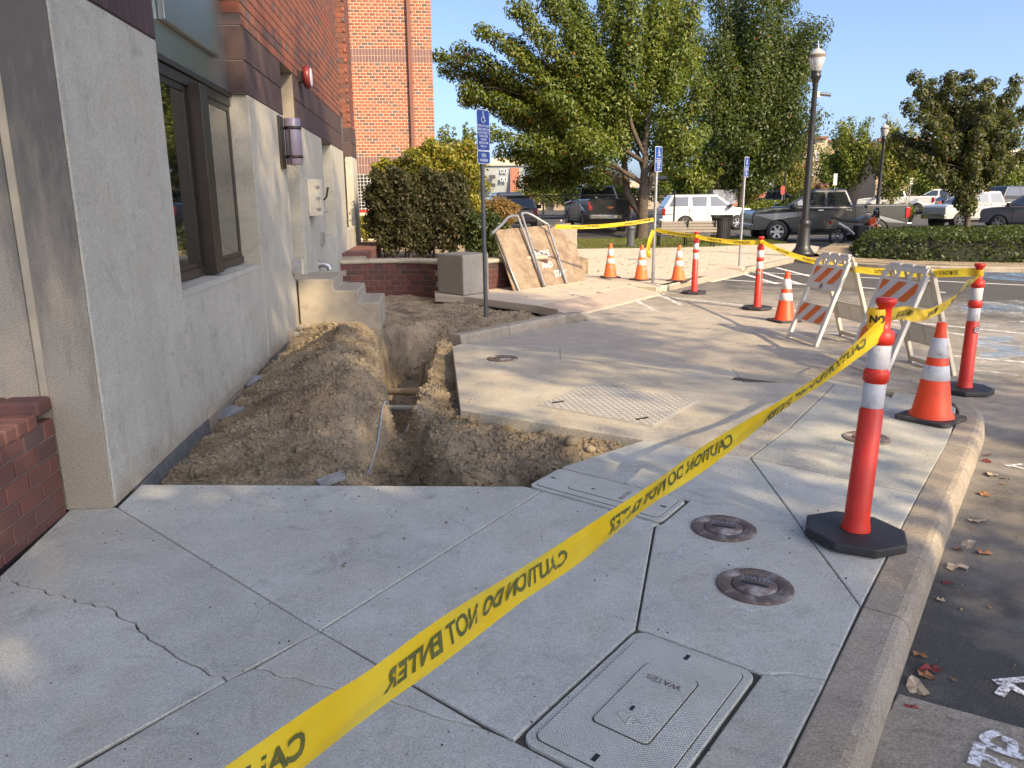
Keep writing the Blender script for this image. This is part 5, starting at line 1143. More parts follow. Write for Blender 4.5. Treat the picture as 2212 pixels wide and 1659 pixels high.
span(TP[2] + Vector((0.03, -0.01, -0.02)), TP[1] + Vector((-0.03, 0.0, 0.0)), 0.16, 'caution tape strand running over the two striped barricades', 0.1, 0.1, 0.6, 1, 1)
span(TP[3] + Vector((0.03, 0, -0.02)), TP[2] + Vector((-0.03, 0, -0.02)), 0.03, 'caution tape strand between the two farther red posts', 0.05, 0.05, 0.4, 1, 1)
sg2 = G(1410, 612)
span(Vector((sg2.x + 0.02, sg2.y - 0.03, 1.03)), TP[3] + Vector((-0.03, 0, 0.0)), 0.02, 'caution tape strand from the middle sign pole to the farthest post', 0.1, 0.1, 0.3, 1, 1)
ra = WY(1200, 490, 14.6)
span(ra, Vector((sg2.x - 0.03, sg2.y - 0.03, 1.22)), 0.05, 'caution tape strand from the leaning handrail to the middle sign pole', 0.1, 0.1, 0.3, 1, 1)
tape([(sg2.x - 0.03, sg2.y - 0.04, 1.02, 0.5), (sg2.x - 0.10, sg2.y - 0.06, 0.82, 0.6), (sg2.x - 0.13, sg2.y - 0.06, 0.62, 0.4), (sg2.x - 0.10, sg2.y - 0.06, 0.50, 0.9)], 'loose hanging end of caution tape on the middle sign pole', texts=False)
# knots round the posts
for i, (c, lab) in enumerate(((TP[0], 'caution tape wrapped round the nearest red post'), (TP[1], 'caution tape wrapped round the kerb corner post'), (TP[2], 'caution tape wrapped round the post left of the barricades'), (TP[3], 'caution tape wrapped round the farthest red post'))):
    t = thing('tape_wrap', lab, 'caution tape', tuple(c), group='caution tape wraps')
    rr = [0.034, 0.037, 0.035, 0.038, 0.034]; zz = [-0.06, -0.035, -0.01, 0.012, 0.028] if i == 0 else [-0.035, -0.02, -0.005, 0.01, 0.02]
    MB().lathe(list(zip(rr, zz)), 18, c).build('film', 'tape_yellow', t)
    if i == 0:
        V, F = text_verts('NO', 0.045, 0.002); MB().add([(c.x + 0.0395 * math.cos(-1.9 + x / 0.0395), c.y + 0.0395 * math.sin(-1.9 + x / 0.0395), c.z - 0.016 + y) for x, y in V], F).build('lettering', 'ink_black', t)
# ------------------------------------------------------------------ blue parking signs
def isa(par, P, cx, cy, s):
    """wheelchair emblem from small bars; P maps (u, v) on the plate to a point"""
    def ln(pts, w):
        for a, b_ in zip(pts, pts[1:]):
            d = Vector((b_[0] - a[0], b_[1] - a[1])); n_ = Vector((-d.y, d.x)).normalized() * w / 2; e = d.normalized() * w * 0.3; a2 = Vector(a) - e; b2 = Vector(b_) + e
            MB().add([P(*(a2 + n_)), P(*(a2 - n_)), P(*(b2 - n_)), P(*(b2 + n_))], [(0, 1, 2, 3)]).build('emblem', 'sign_white', par, world=False)
    k = s
    ln([(cx - 0.02 * k, cy + 0.44 * k), (cx - 0.02 * k, cy + 0.05 * k), (cx + 0.16 * k, cy + 0.05 * k), (cx + 0.26 * k, cy - 0.26 * k), (cx + 0.36 * k, cy - 0.22 * k)], 0.075 * k)
    ln([(cx - 0.02 * k, cy + 0.20 * k), (cx + 0.15 * k, cy + 0.20 * k)], 0.06 * k)
    ln([(cx - 0.02 * k + 0.235 * k * math.cos(a), cy - 0.13 * k + 0.235 * k * math.sin(a)) for a in np.linspace(R_(125), R_(345), 12)], 0.06 * k)
    n = 12; MB().add([P(cx - 0.02 * k + 0.065 * k * math.cos(a), cy + 0.5 * k + 0.065 * k * math.sin(a)) for a in np.arange(n) * 2 * math.pi / n], [tuple(range(n))]).build('emblem', 'sign_white', par, world=False)
def parking_sign(base, zt, rz, label, van, tilt=0.0, polemat='galvanized', r=0.03):
    t = thing('parking_sign', label, 'parking sign', tuple(base), rz, group='blue accessible parking signs')
    H = zt - base.z
    MB().tube([(0, 0, -0.1), (tilt * (H - 0.05), 0, H - 0.05)], r, 14).build('pole', polemat, t, world=False)
    xo = tilt * H
    def plate(z0, z1, name):
        w = 0.1525; h = (z1 - z0) / 2; c = (z0 + z1) / 2
        pl_ = rrect(0, 0, (1, 0), (0, 1), w, h, 0.03, 4)
        o = MB().add([(x + xo, -r - 0.006, y + c) for x, y in pl_] + [(x + xo, -r - 0.002, y + c) for x, y in pl_], [tuple(range(len(pl_))), tuple(range(len(pl_), 2 * len(pl_)))[::-1]] + [(i, i + len(pl_), (i + 1) % len(pl_) + len(pl_), (i + 1) % len(pl_)) for i in range(len(pl_))]).build(name, 'sign_white', t, world=False)
        pi_ = rrect(0, 0, (1, 0), (0, 1), w - 0.008, h - 0.008, 0.025, 4)
        MB().add([(x + xo, -r - 0.0072, y + c) for x, y in pi_], [tuple(range(len(pi_)))]).build('face', 'sign_blue', o, world=False)
        for zz in (c + h - 0.03, c - h + 0.03): MB().lathe([(0, -0.004), (0.008, -0.004), (0.008, 0), (0, 0)], 8, (xo, -r - 0.0075, zz), axis='Y').build('bolt', 'galvanized', o, world=False)
        return o, (lambda u, v: (u + xo, -r - 0.0085, v)), c, h
    zb = H - (0.565 if van else 0.46)
    o, P, c, h = plate(zb, H, 'sign_plate'); isa(o, P, 0, H - 0.115, 0.165)
    lines = ['PARKING WITH D.M.V.', 'DISABLED PERMIT ONLY', 'VIOLATORS SUBJECT TO', 'TOWING UNDER', 'ORS 98.810', 'AND FINE UNDER', 'ORS 811.615']
    lh = (H - 0.22 - zb) / 7.4
    for k, tx in enumerate(lines):
        V, F = text_verts(tx, lh * 0.95, 0.0004, 0.62); MB().add([P(x, y + H - 0.225 - lh * k) for x, y in V], F).build('lettering', 'sign_white', o, world=False)
    if van:
        o2, P, c, h = plate(zb - 0.185, zb - 0.003, 'van_plate')
        for tx, s, yy, xs in (('VAN', 0.075, 0.025, 0.75), ('ACCESSIBLE', 0.05, -0.04, 0.72)):
            V, F = text_verts(tx, s, 0.0012, xs); MB().add([P(x, y + c + yy) for x, y in V], F).build('lettering', 'sign_white', o2, world=False)
    return t
sb = G(1050, 682, -0.12)
parking_sign(Vector((sb.x, sb.y, -0.12)), 2.86, 0.86, 'blue van accessible parking sign on a dark pole in the soil', True, -0.013, 'dark_pipe', 0.032)
s3 = G(1597, 575)
parking_sign(Vector((sg2.x, sg2.y, 0.0)), 2.56, 0.86, 'middle blue accessible parking sign on a silver pole with tape', False, 0.004)
parking_sign(Vector((s3.x, s3.y, 0.0)), 2.56, 0.86, 'farthest blue accessible parking sign near the trash can', False, 0.006)
# ------------------------------------------------------------------ plywood sheet and handrails leaning by the wall
pw = thing('plywood_sheet', 'weathered plywood sheet with white sprayed words leaning on the low wall', 'plywood', (2.2, 14.8, 0))
b0, b1 = G(1110, 629), G(1265, 606); tl = WY(1066, 497, 14.75); tr_ = Vector()
nrm = (b1 - b0).cross(tl - b0).normalized()
if nrm.y > 0: nrm = -nrm
_d = ray(1232, 482); tr_ = CAM + _d * ((b0 - CAM).dot(nrm) / _d.dot(nrm)); q4 = [b0, b1, tr_, tl]
MB().add([p for p in q4] + [p - nrm * 0.018 for p in q4], [(0, 1, 2, 3), (7, 6, 5, 4)] + [(i, i + 4, (i + 1) % 4 + 4, (i + 1) % 4) for i in range(4)]).build('sheet', 'plywood', pw)
def onp(u, v, k=0.003): return b0.lerp(b1, u).lerp(tl.lerp(tr_, u), v) + nrm * k
for body, u, v, s in (('HOLE', 0.50, 0.52, 0.22), ('AND', 0.52, 0.33, 0.19), ('STAY', 0.66, 0.17, 0.20)):
    V, F = text_verts(body, s, 0.004, 0.8); Lb = (b1 - b0).length; Lh = (tl - b0).length
    MB().add([onp(u + x / Lb, v + y / Lh, 0.004) for x, y in V], F).build('sprayed_word', 'spray_white', pw)
def hrail(name, label, pts, r=0.024):
    o = MB().tube(pts, r, 12).build(name, 'galvanized'); return tag(o, label, 'handrail', 'handrails leaning on the plywood')
def fp_(px, py, k):
    """point at the photo place, k metres in front of the sheet"""
    d = ray(px, py); t_ = ((b0 + nrm * k) - CAM).dot(nrm) / d.dot(nrm); return CAM + d * t_
c54 = lambda x, y: ((1160 + x / 5.53) * 0.8641, (500 + y / 5.53) * 0.8641)
r1 = thing('handrail', 'left bent steel handrail leaning on the plywood', 'handrail', tuple(fp_(*c54(765, 1262), 0.05)), group='handrails leaning on the plywood')
MB().tube([fp_(*c54(765, 1262), 0.03), fp_(*c54(430, 455), 0.10), fp_(*c54(385, 462), 0.12)], 0.024, 12).build('post', 'galvanized', r1)
MB().tube(catmull([fp_(*c54(385, 462), 0.12), fp_(*c54(520, 340), 0.13), fp_(*c54(620, 236), 0.12), fp_(*c54(740, 215), 0.08)], 5), 0.026, 12).build('rail', 'galvanized', r1)
MB().tube([fp_(*c54(740, 215), 0.08), fp_(*c54(1105, 1205), 0.04)], 0.024, 12).build('post', 'galvanized', r1)
r2 = thing('handrail', 'right bent steel handrail leaning on the plywood, tape tied to its end', 'handrail', tuple(fp_(*c54(1120, 1195), 0.09)), group='handrails leaning on the plywood')
MB().tube([fp_(*c54(795, 190), 0.12), fp_(*c54(1112, 1190), 0.08)], 0.024, 12).build('post', 'galvanized', r2)
MB().tube(catmull([fp_(*c54(790, 188), 0.12), fp_(*c54(900, 190), 0.13), fp_(*c54(1150, 335), 0.15)], 5), 0.026, 12).build('rail', 'galvanized', r2)
MB().tube([fp_(*c54(1160, 340), 0.13), fp_(*c54(1418, 1152), 0.04)], 0.024, 12).build('post', 'galvanized', r2)
MB().tube([fp_(*c54(1195, 375), 0.13), fp_(*c54(1345, 285), 0.45)], 0.026, 12).build('rail_end', 'galvanized', r2)
# concrete block the sheet leans on, beyond the wall
p = G(1180, 500, 0.0); o = MB().box(2.2, 3.02, 16.2, 16.7, 0.0, 1.02).build('concrete_block', 'pier_concrete', bevel=0.02); tag(o, 'pale concrete block wall end behind the plywood', 'wall')
# ------------------------------------------------------------------ lamp posts
def lamp_post(base, H, label, camera_box, near=True):
    t = thing('lamp_post', label, 'lamp post', tuple(base), group='black acorn lamp posts')
    k = H / 5.7
    n = 28 if near else 14
    MB().lathe([(0, 0), (0.31 * k, 0), (0.31 * k, 0.10 * k), (0.285 * k, 0.13 * k), (0.22 * k, 0.22 * k), (0.19 * k, 0.30 * k), (0.155 * k, 0.75 * k), (0.15 * k, 0.85 * k), (0.165 * k, 0.88 * k), (0.165 * k, 0.95 * k), (0.13 * k, 1.0 * k), (0.10 * k, 1.03 * k)], n).build('base', 'black_metal', t, world=False)
    MB().lathe([(0.095 * k, 1.0 * k), (0.09 * k, 2.5 * k), (0.065 * k, 4.55 * k), (0.075 * k, 4.58 * k), (0.075 * k, 4.62 * k)], n).build('shaft', 'black_metal', t, world=False)
    MB().lathe([(0.07 * k, 4.62 * k), (0.09 * k, 4.70 * k), (0.135 * k, 4.80 * k), (0.145 * k, 4.84 * k), (0.11 * k, 4.87 * k), (0.13 * k, 4.92 * k), (0.13 * k, 4.95 * k), (0, 4.95 * k)], n).build('capital', 'black_metal', t, world=False)
    MB().lathe([(0.10 * k, 4.95 * k), (0.155 * k, 5.05 * k), (0.195 * k, 5.20 * k), (0.205 * k, 5.30 * k)], n).build('globe', 'lamp_globe', t, world=False)
    MB().lathe([(0.208 * k, 5.29 * k), (0.212 * k, 5.30 * k), (0.212 * k, 5.36 * k), (0.205 * k, 5.37 * k)], n).build('band', 'bark_light', t, world=False)
    gl = MB().lathe([(0.205 * k, 5.37 * k), (0.17 * k, 5.44 * k), (0.09 * k, 5.50 * k), (0.04 * k, 5.53 * k), (0, 5.53 * k)], n).build('globe_top', 'lamp_globe', t, world=False)
    MB().lathe([(0.03 * k, 5.52 * k), (0.035 * k, 5.56 * k), (0.015 * k, 5.60 * k), (0.022 * k, 5.64 * k), (0.0, 5.72 * k)], 12).build('finial', 'metal_panel', t, world=False)
    if camera_box:
        cb = MB().box(0.06, 0.16, -0.04, 0.04, 4.28, 4.42).build('camera_mount', 'trim_white', t, bevel=0.008, world=False)
        MB().tube([(0.15, -0.02, 4.37), (0.42, -0.10, 4.33)], 0.05, 14).build('camera_body', 'metal_panel', cb, world=False)
        MB().box(0.08, 0.14, -0.05, 0.03, 3.05, 3.22).build('control_box', 'black_metal', t, bevel=0.006, world=False)
    return t
lamp_post(G(1733, 553), 5.7, 'tall black acorn lamp post with a white security camera', True)
lamp_post(Vector((*G(1893, 470, 0.0).xy * 0.55, -0.05)), 5.2, 'black lamp post standing by the two white pickups', False, False)
p = DD(1692, 440, 62); lamp_post(Vector((p.x, p.y, -0.05)), 5.0, 'small distant lamp post left of the tall lamp', False, False)
# ------------------------------------------------------------------ trash can, bench, ash urn
tc = G(1556, 526); t = thing('trash_can', 'black slatted metal trash can on the plaza', 'trash can', tuple(tc))
for k in range(30):
    a = 2 * math.pi * k / 30; ca, sa = math.cos(a), math.sin(a)
    pts = [(0.34 * ca, 0.34 * sa, 0.03), (0.34 * ca, 0.34 * sa, 0.85), (0.37 * ca, 0.37 * sa, 0.97), (0.42 * ca, 0.42 * sa, 1.05)]
    mb = MB()
    for a_, b2 in zip(pts, pts[1:]): mb.bar(a_, b2, 0.05, 0.012, up=(ca, sa, 0.01))
    mb.build('slat', 'black_metal', t, world=False)
MB().lathe([(0, 0.04), (0.315, 0.04), (0.315, 0.95), (0.30, 0.95), (0.30, 0.10), (0, 0.10)], 30).build('liner', 'ink_black', t, world=False)
for z in (0.05, 0.90): MB().lathe([(0.345, z - 0.02), (0.36, z - 0.02), (0.36, z + 0.02), (0.345, z + 0.02), (0.345, z - 0.02)], 30).build('hoop', 'black_metal', t, world=False)
be = DD(1482, 505, 27.0); bt = thing('park_bench', 'long slatted park bench facing the fence behind the cones', 'bench', (be.x, be.y, 0.0), -0.14)
Lb = 2.0
for k in range(4): MB().box(-Lb / 2, Lb / 2, -0.30 - 0.0 + 0.02 * k, -0.28 + 0.02 * k, 0.50 + k * 0.10, 0.585 + k * 0.10).build('back_slat', 'bench_wood', bt, bevel=0.006, world=False)
for k in range(4): MB().box(-Lb / 2, Lb / 2, -0.22 + k * 0.115, -0.12 + k * 0.115, 0.42, 0.45).build('seat_slat', 'bench_wood', bt, bevel=0.006, world=False)
for x in (-Lb / 2 + 0.06, 0, Lb / 2 - 0.06): MB().tube([(x, -0.20, 0.0), (x, -0.20, 0.44), (x, -0.32, 0.92)], 0.03, 8).tube([(x, 0.24, 0.0), (x, 0.24, 0.42), (x, -0.2, 0.42)], 0.03, 8).build('leg_frame', 'black_metal', bt, world=False)
for x in (-Lb / 2 + 0.06, Lb / 2 - 0.06): MB().tube([(x, -0.26, 0.66), (x, 0.15, 0.66), (x, 0.24, 0.60), (x, 0.24, 0.42)], 0.022, 8).build('armrest', 'black_metal', bt, world=False)
up = G(1362, 533); t = thing('ash_urn', 'short fluted dark post receptacle on the grass edge', 'ash urn', tuple(up))
MB().lathe([(0, 0), (0.17, 0), (0.17, 0.05), (0.13, 0.08), (0.115, 0.58), (0.14, 0.62), (0.15, 0.66), (0.14, 0.72), (0.05, 0.73), (0, 0.73)], 18, smooth=False).build('body', 'dark_pipe', t, world=False)
for k in range(12): a = 2 * math.pi * k / 12; MB().tube([(0.128 * math.cos(a), 0.128 * math.sin(a), 0.09), (0.116 * math.cos(a), 0.116 * math.sin(a), 0.58)], 0.012, 6).build('flute', 'dark_pipe', t, world=False)
# ------------------------------------------------------------------ fallen leaves along the kerb
def leaf_mesh(seed, mat, s):
    r = random.Random(seed); n = 9; vs = [(0, 0, 0.004)]
    for k in range(n):
        a = 2 * math.pi * k / n; rr = s * (0.55 + 0.45 * abs(math.cos(a * 1.5 + 0.3))) * r.uniform(0.8, 1.15); vs.append((rr * math.cos(a) * 1.25, rr * math.sin(a) * 0.8, r.uniform(0.002, 0.02) if k % 2 else 0.002))
    me = MB().add(vs, [(0, k + 1, (k + 1) % n + 1) for k in range(n)]).mesh('fallen_leaf'); me.materials.append(MATS[mat]); return me
lv = [(2135, 1027, 'leaf_tan', .05), (2118, 1070, 'leaf_brown', .035), (2103, 1128, 'leaf_tan', .045), (2083, 1178, 'leaf_tan', .042), (2063, 1188, 'leaf_brown', .038), (2115, 1197, 'leaf_brown', .036), (2055, 1228, 'leaf_tan', .046), (2036, 1262, 'leaf_red', .026), (2125, 998, 'leaf_red', .03), (2128, 985, 'leaf_brown', .03), (2000, 1450, 'leaf_red', .04), (1968, 1488, 'leaf_tan', .048), (1985, 1462, 'leaf_brown', .036), (2088, 945, 'leaf_tan', .028), (2022, 1300, 'leaf_tan', .02), (1975, 1418, 'leaf_brown', .022), (1955, 1535, 'leaf_red', .025)]
words = ['curled', 'flat', 'notched', 'pointed', 'crumpled', 'small', 'folded', 'tiny', 'half-hidden', 'dry', 'large', 'broad', 'torn', 'lone', 'faded', 'narrow', 'dusty']
near_to = ['upmost in the gutter by the corner', 'below the upmost pale leaf', 'pale, midway along the kerb face', 'pale, just above a brown pair', 'touching the kerb, left of a pale one', 'away from the kerb, on open asphalt', 'squarish, by the kerb bend', 'alone against the kerb', 'deep in the kerb corner shade', 'behind the corner of the kerb', 'in the dark leaf heap by the concrete gutter', 'front of the leaf heap', 'top of the leaf heap', 'under the corner post', 'beside leaf crumbs', 'above the leaf heap', 'on the concrete gutter edge']
for i, (px, py, m_, s) in enumerate(lv):
    p = G(px, py, AZ); ob = bpy.data.objects.new('fallen_leaf', leaf_mesh(i, m_, s)); COL.objects.link(ob); ob.location = (p.x + 0.02, p.y, AZ + 0.004); ob.rotation_euler = (random.uniform(-0.25, 0.25), random.uniform(-0.25, 0.25), random.uniform(0, 6.28))
    tag(ob, words[i] + ' ' + {'leaf_tan': 'tan', 'leaf_brown': 'brown', 'leaf_red': 'dark red'}[m_] + ' fallen leaf, ' + near_to[i], 'leaf', 'fallen leaves along the kerb')
def litter(name, n, region, z, label, seed, s=(0.02, 0.05)):
    r = np.random.default_rng(seed); x = r.uniform(region[0], region[1], n); y = r.uniform(region[2], region[3], n); m = region[4](x, y); x, y = x[m], y[m]; n = len(x)
    k = r.uniform(*s, n); a = r.uniform(0, 6.28, n); V = []
    for dx, dy, dz in ((1, 0, .1), (0, .6, .3), (-1, 0, .05), (0, -.6, .35)):
        V.append(np.stack([x + k * (dx * np.cos(a) - dy * np.sin(a)), y + k * (dx * np.sin(a) + dy * np.cos(a)), z + 0.003 + k * dz], -1))
    V = np.stack(V, 1).reshape(-1, 3); o = npmesh(name, V, np.arange(n * 4).reshape(-1, 4), 'litter'); o['kind'] = 'stuff'; o['label'] = label
litter('leaf_litter', 650, (1.5, 12, 12.5, 27, lambda x, y: (y > onl(x) + 0.6)), 0.0, 'dry leaf litter scattered over the plaza', 1, (0.02, 0.045))
litter('leaf_crumbs', 260, (1.2, 6.5, 2.0, 12, lambda x, y: ((x - 1.3) * 0.76 - (y - 1.9) * 0.65 > 0.05) & ((x - 1.3) * 0.76 - (y - 1.9) * 0.65 < 0.35 + 2.5 * (y > 6.5))), AZ, 'dry leaf crumbs in the gutter', 2, (0.006, 0.022))
litter('gutter_leaves', 420, (7.5, 14, 15.5, 21.5, lambda x, y: (np.abs((y - 20.45) - (x - 10) * 1.18) < 0.22) & (x < 10.1) | (np.hypot(x - 13.3, y - 19.8) < 3.6) & (np.hypot(x - 13.3, y - 19.8) > 3.2)), AZ, 'dry leaves gathered along the island kerb', 3, (0.02, 0.045))
# ------------------------------------------------------------------ vehicles (x forward, y left, origin on the ground)
def P_at(px, depth, z):
    p = DD(px, 437, depth); return Vector((p.x, p.y, z))
def wheel(t, x, y, r, w, rim, spokes=6):
    s = 1 if y > 0 else -1
    wh = bpy.data.objects.new('wheel', None); COL.objects.link(wh); wh.parent = t; wh.location = (x, y, r)
    MB().lathe([(r * 0.62, -w / 2), (r * 0.93, -w / 2), (r, -w * 0.36), (r, w * 0.36), (r * 0.93, w / 2), (r * 0.62, w / 2)], 26, axis='Y').build('tyre', 'tyre', wh, world=False)
    m_ = MB().lathe([(r * 0.63, s * w * 0.45), (r * 0.60, s * w * 0.40), (r * 0.58, s * w * 0.05), (0, s * w * 0.05)], 24, axis='Y'); m_.build('rim_barrel', 'car_plastic', wh, world=False)
    rm = MB().lathe([(r * 0.56, s * w * 0.44), (r * 0.63, s * w * 0.46), (r * 0.63, s * w * 0.40), (r * 0.56, s * w * 0.38)], 24, axis='Y')
    for k in range(spokes):
        a = 2 * math.pi * k / spokes; rm.bar((0.05 * r * math.cos(a), s * w * 0.40, 0.05 * r * math.sin(a)), (r * 0.6 * math.cos(a), s * w * 0.43, r * 0.6 * math.sin(a)), r * 0.20, 0.03, up=(0, 1, 0))
    rm.lathe([(0, s * w * 0.46), (r * 0.16, s * w * 0.46), (r * 0.18, s * w * 0.36)], 14, axis='Y'); rm.build('rim', rim, wh, world=False)
def arch(xc, r, z0, n=9):
    a0 = math.asin(min(0.95, (z0 - r * 0.86) / (r * 1.18))) if z0 > r * 0.86 else 0
    return [(xc + r * 1.18 * math.cos(a), r * 0.9 + r * 1.18 * math.sin(a)) for a in np.linspace(math.pi - 0.02, 0.02, n)]
def vehicle(name, label, cat, loc, heading, paint, kind, scale=1.0, rim='rim_alloy', group=None, extra=None, detail=True):
    t = thing(name, label, cat, tuple(loc), heading, group); t.scale = (scale,) * 3
    K = dict(
        pickup=dict(W=1.0, sill=0.50, r=0.42, fx=2.02, rx=-1.75, up=[(2.96, 0.66), (3.0, 0.90), (2.97, 1.12), (2.86, 1.22), (2.2, 1.30), (1.35, 1.35), (-0.82, 1.34), (-0.84, 1.39), (-2.93, 1.41), (-2.97, 1.34), (-2.95, 0.70)], lo=[(-2.86, 0.56)], cab=(1.78, 0.62, -0.58, -0.86, 1.33, 1.99), split=(0.20,), seams=(1.25, 0.14, -0.78)),
        suv=dict(W=0.99, sill=0.42, r=0.40, fx=1.65, rx=-1.30, up=[(2.52, 0.60), (2.58, 0.85), (2.54, 1.05), (2.40, 1.15), (1.9, 1.22), (1.05, 1.27), (-2.45, 1.27), (-2.55, 1.15), (-2.56, 0.62)], lo=[(-2.48, 0.48)], cab=(1.50, 0.50, -2.02, -2.50, 1.25, 1.95), split=(0.02, -1.0), seams=(0.98, -0.03, -1.04)),
        sedan=dict(W=0.93, sill=0.34, r=0.34, fx=1.45, rx=-1.42, up=[(2.42, 0.50), (2.38, 0.74), (2.15, 0.86), (1.0, 0.98), (-1.65, 1.02), (-2.30, 1.02), (-2.44, 0.92), (-2.45, 0.56)], lo=[(-2.38, 0.42)], cab=(1.15, 0.30, -1.05, -1.85, 0.99, 1.46), split=(-0.25,), seams=(0.85, -0.28, -1.2)))[kind]
    W, r = K['W'], K['r']
    bot = K['lo'] + [(K['rx'] - r * 1.18, K['sill'])] + arch(K['rx'], r, K['sill'])[1:-1] + [(K['rx'] + r * 1.18, K['sill'])] + [(K['fx'] - r * 1.18, K['sill'])] + arch(K['fx'], r, K['sill'])[1:-1] + [(K['fx'] + r * 1.18, K['sill']), (K['up'][0][0] - 0.08, K['sill'] - 0.02)]
    prof = K['up'] + bot
    # body: side outline carried across, drawn in a little at the nose, tail and shoulders
    ys = [-W, -W * 0.97, W * 0.97, W]; n = len(prof); vs = []
    for yi, y in enumerate(ys):
        for x, z in prof:
            e = 1.0 if yi in (1, 2) else 0.985
            zz = z if yi in (1, 2) else (z - 0.05 if z > 1.0 * (1.24 if kind != 'sedan' else 1.0) * 0.85 else z)
            vs.append((x * e, y * (1.0 - 0.05 * max(0, (abs(x) - 2.1))), zz))
    mb = MB()
    for i in range(3): mb.add([], [])
    fs = [(i * n + k, i * n + (k + 1) % n, (i + 1) * n + (k + 1) % n, (i + 1) * n + k) for i in range(3) for k in range(n)] + [tuple(range(n)), tuple(range(3 * n, 4 * n))[::-1]]
    mb.add(vs, fs); body = mb.build('body', paint, t, bevel=0.055, seg=3, world=False)
    for xw in (K['fx'], K['rx']):
        for s in (-1, 1): MB().lathe([(r * 1.16, s * (W - 0.30)), (r * 1.16, s * (W - 0.02))], 22, (xw, 0, r * 0.92), axis='Y').lathe([(0, s * (W - 0.32)), (r * 1.16, s * (W - 0.30))], 22, (xw, 0, r * 0.92), axis='Y').build('wheel_arch', 'car_plastic', t, world=False)
    MB().box(-2.3, 2.3, -W * 0.8, W * 0.8, 0.28, 0.5).build('underbody', 'car_plastic', t, world=False)
    # greenhouse
    x0, x1, x2, x3, zb, zt = K['cab']; wb, wt = W * 0.955, W * 0.78
    B = [(x0, wb, zb), (x0, -wb, zb), (x3, -wb, zb), (x3, wb, zb)]; T_ = [(x1, wt, zt), (x1, -wt, zt), (x2, -wt, zt), (x2, wt, zt)]
    MB().add(B + T_, [(0, 1, 2, 3), (4, 7, 6, 5), (0, 4, 5, 1), (1, 5, 6, 2), (2, 6, 7, 3), (3, 7, 4, 0)]).build('cabin', paint, t, bevel=0.085, seg=4, world=False)
    def pane(name, c4, off):
        c = [Vector(p) for p in c4]; nn = (c[1] - c[0]).cross(c[3] - c[0]).normalized()
        if nn.dot(sum(c, Vector()) / 4 - Vector(((x0 + x3) / 2, 0, (zb + zt) / 2))) < 0: nn = -nn
        q_ = [p + nn * off for p in c]; MB().add(q_ + [p - nn * 0.03 for p in q_], [(0, 1, 2, 3), (7, 6, 5, 4), (0, 4, 5, 1), (1, 5, 6, 2), (2, 6, 7, 3), (3, 7, 4, 0)]).build(name, 'car_glass', t, world=False)
    def bil(A, Bq, C, D, u0, u1, v0, v1):
        A, Bq, C, D = map(Vector, (A, Bq, C, D)); f = lambda u, v: A.lerp(Bq, u).lerp(D.lerp(C, u), v); return [f(u0, v0), f(u1, v0), f(u1, v1), f(u0, v1)]
    pane('windshield', bil(B[0], B[1], T_[1], T_[0], 0.07, 0.93, 0.06, 0.92), 0.006)
    pane('rear_window', bil(B[2], B[3], T_[3], T_[2], 0.08, 0.92, 0.12, 0.88), 0.006)
    cuts = [x0] + list(K['split']) + [x3]
    for s in (0, 1):
        b0_, b1_ = (B[0], B[3]) if s == 0 else (B[1], B[2]); t0_, t1_ = (T_[0], T_[3]) if s == 0 else (T_[1], T_[2])
        nb = len(cuts) - 1
        for k in range(nb):
            u = [(x0 - cuts[k]) / (x0 - x3), (x0 - cuts[k + 1]) / (x0 - x3)]; ut = [(x1 - min(x1, cuts[k])) / (x1 - x2), (x1 - max(x2, cuts[k + 1])) / (x1 - x2)]
            bo, to = (lambda q: Vector(b0_).lerp(Vector(b1_), q)), (lambda q: Vector(t0_).lerp(Vector(t1_), q))
            m0 = 0.06 if k == 0 else 0.03; m1 = 0.06 if k == nb - 1 else 0.03
            quad = [bo(u[0] + m0), bo(u[1] - m1), to(min(1, ut[1]) - m1), to(ut[0] + m0)]
            quad = [quad[0].lerp(quad[3], 0.10), quad[1].lerp(quad[2], 0.10), quad[2].lerp(quad[1], 0.16), quad[3].lerp(quad[0], 0.16)]
            pane('side_window', quad, 0.006)
            if detail: MB().box(-0.11, 0.11, -0.02, 0.02, -0.018, 0.018).build('door_handle', 'chrome' if paint != 'paint_white' else paint, t, bevel=0.008, world=False).location = ((cuts[k + 1] + 0.22), (W + 0.012) * (1 if s == 0 else -1), zb - 0.12)
    for xs in K['seams']:
        for s in (-1, 1): MB().box(xs - 0.008, xs + 0.008, s * W - 0.012, s * W + 0.004, K['sill'] + 0.04, zb - 0.02).build('door_seam', 'ink_black', t, world=False)
    if kind == 'pickup':
        MB().box(-2.86, -0.90, -W * 0.86, W * 0.86, 1.38, 1.412).build('bed_opening', 'car_plastic', t, world=False)
        MB().box(-0.90, -0.865, -W - 0.002, W + 0.002, 0.58, 1.36).build('cab_gap', 'ink_black', t, world=False)
    for s in (-1, 1):
        for xw, zz in ((K['fx'], r), (K['rx'], r)): wheel(t, xw, s * (W - 0.13), r, 0.26, rim)
        MB().box(-0.09, 0.09, -0.12, 0.12, -0.10, 0.10).build('mirror', 'car_plastic' if paint != 'paint_charcoal' else paint, t, bevel=0.03, world=False).location = (x0 - 0.32, s * (W + 0.12), zb + 0.08)
        fx = K['up'][0][0]; zh = K['up'][1][1]
        MB().box(fx - 0.30, fx - 0.02, s * (W * 0.62), s * (W * 0.93), zh - 0.16, zh - 0.0).build('headlight', 'head_lens', t, bevel=0.02, world=False)
        rx = K['up'][-1][0]
        MB().box(rx - 0.012, rx + 0.16, s * (W * 0.80), s * (W * 0.992), zb - 0.42, zb - 0.03).build('tail_light', 'tail_red', t, bevel=0.02, world=False)
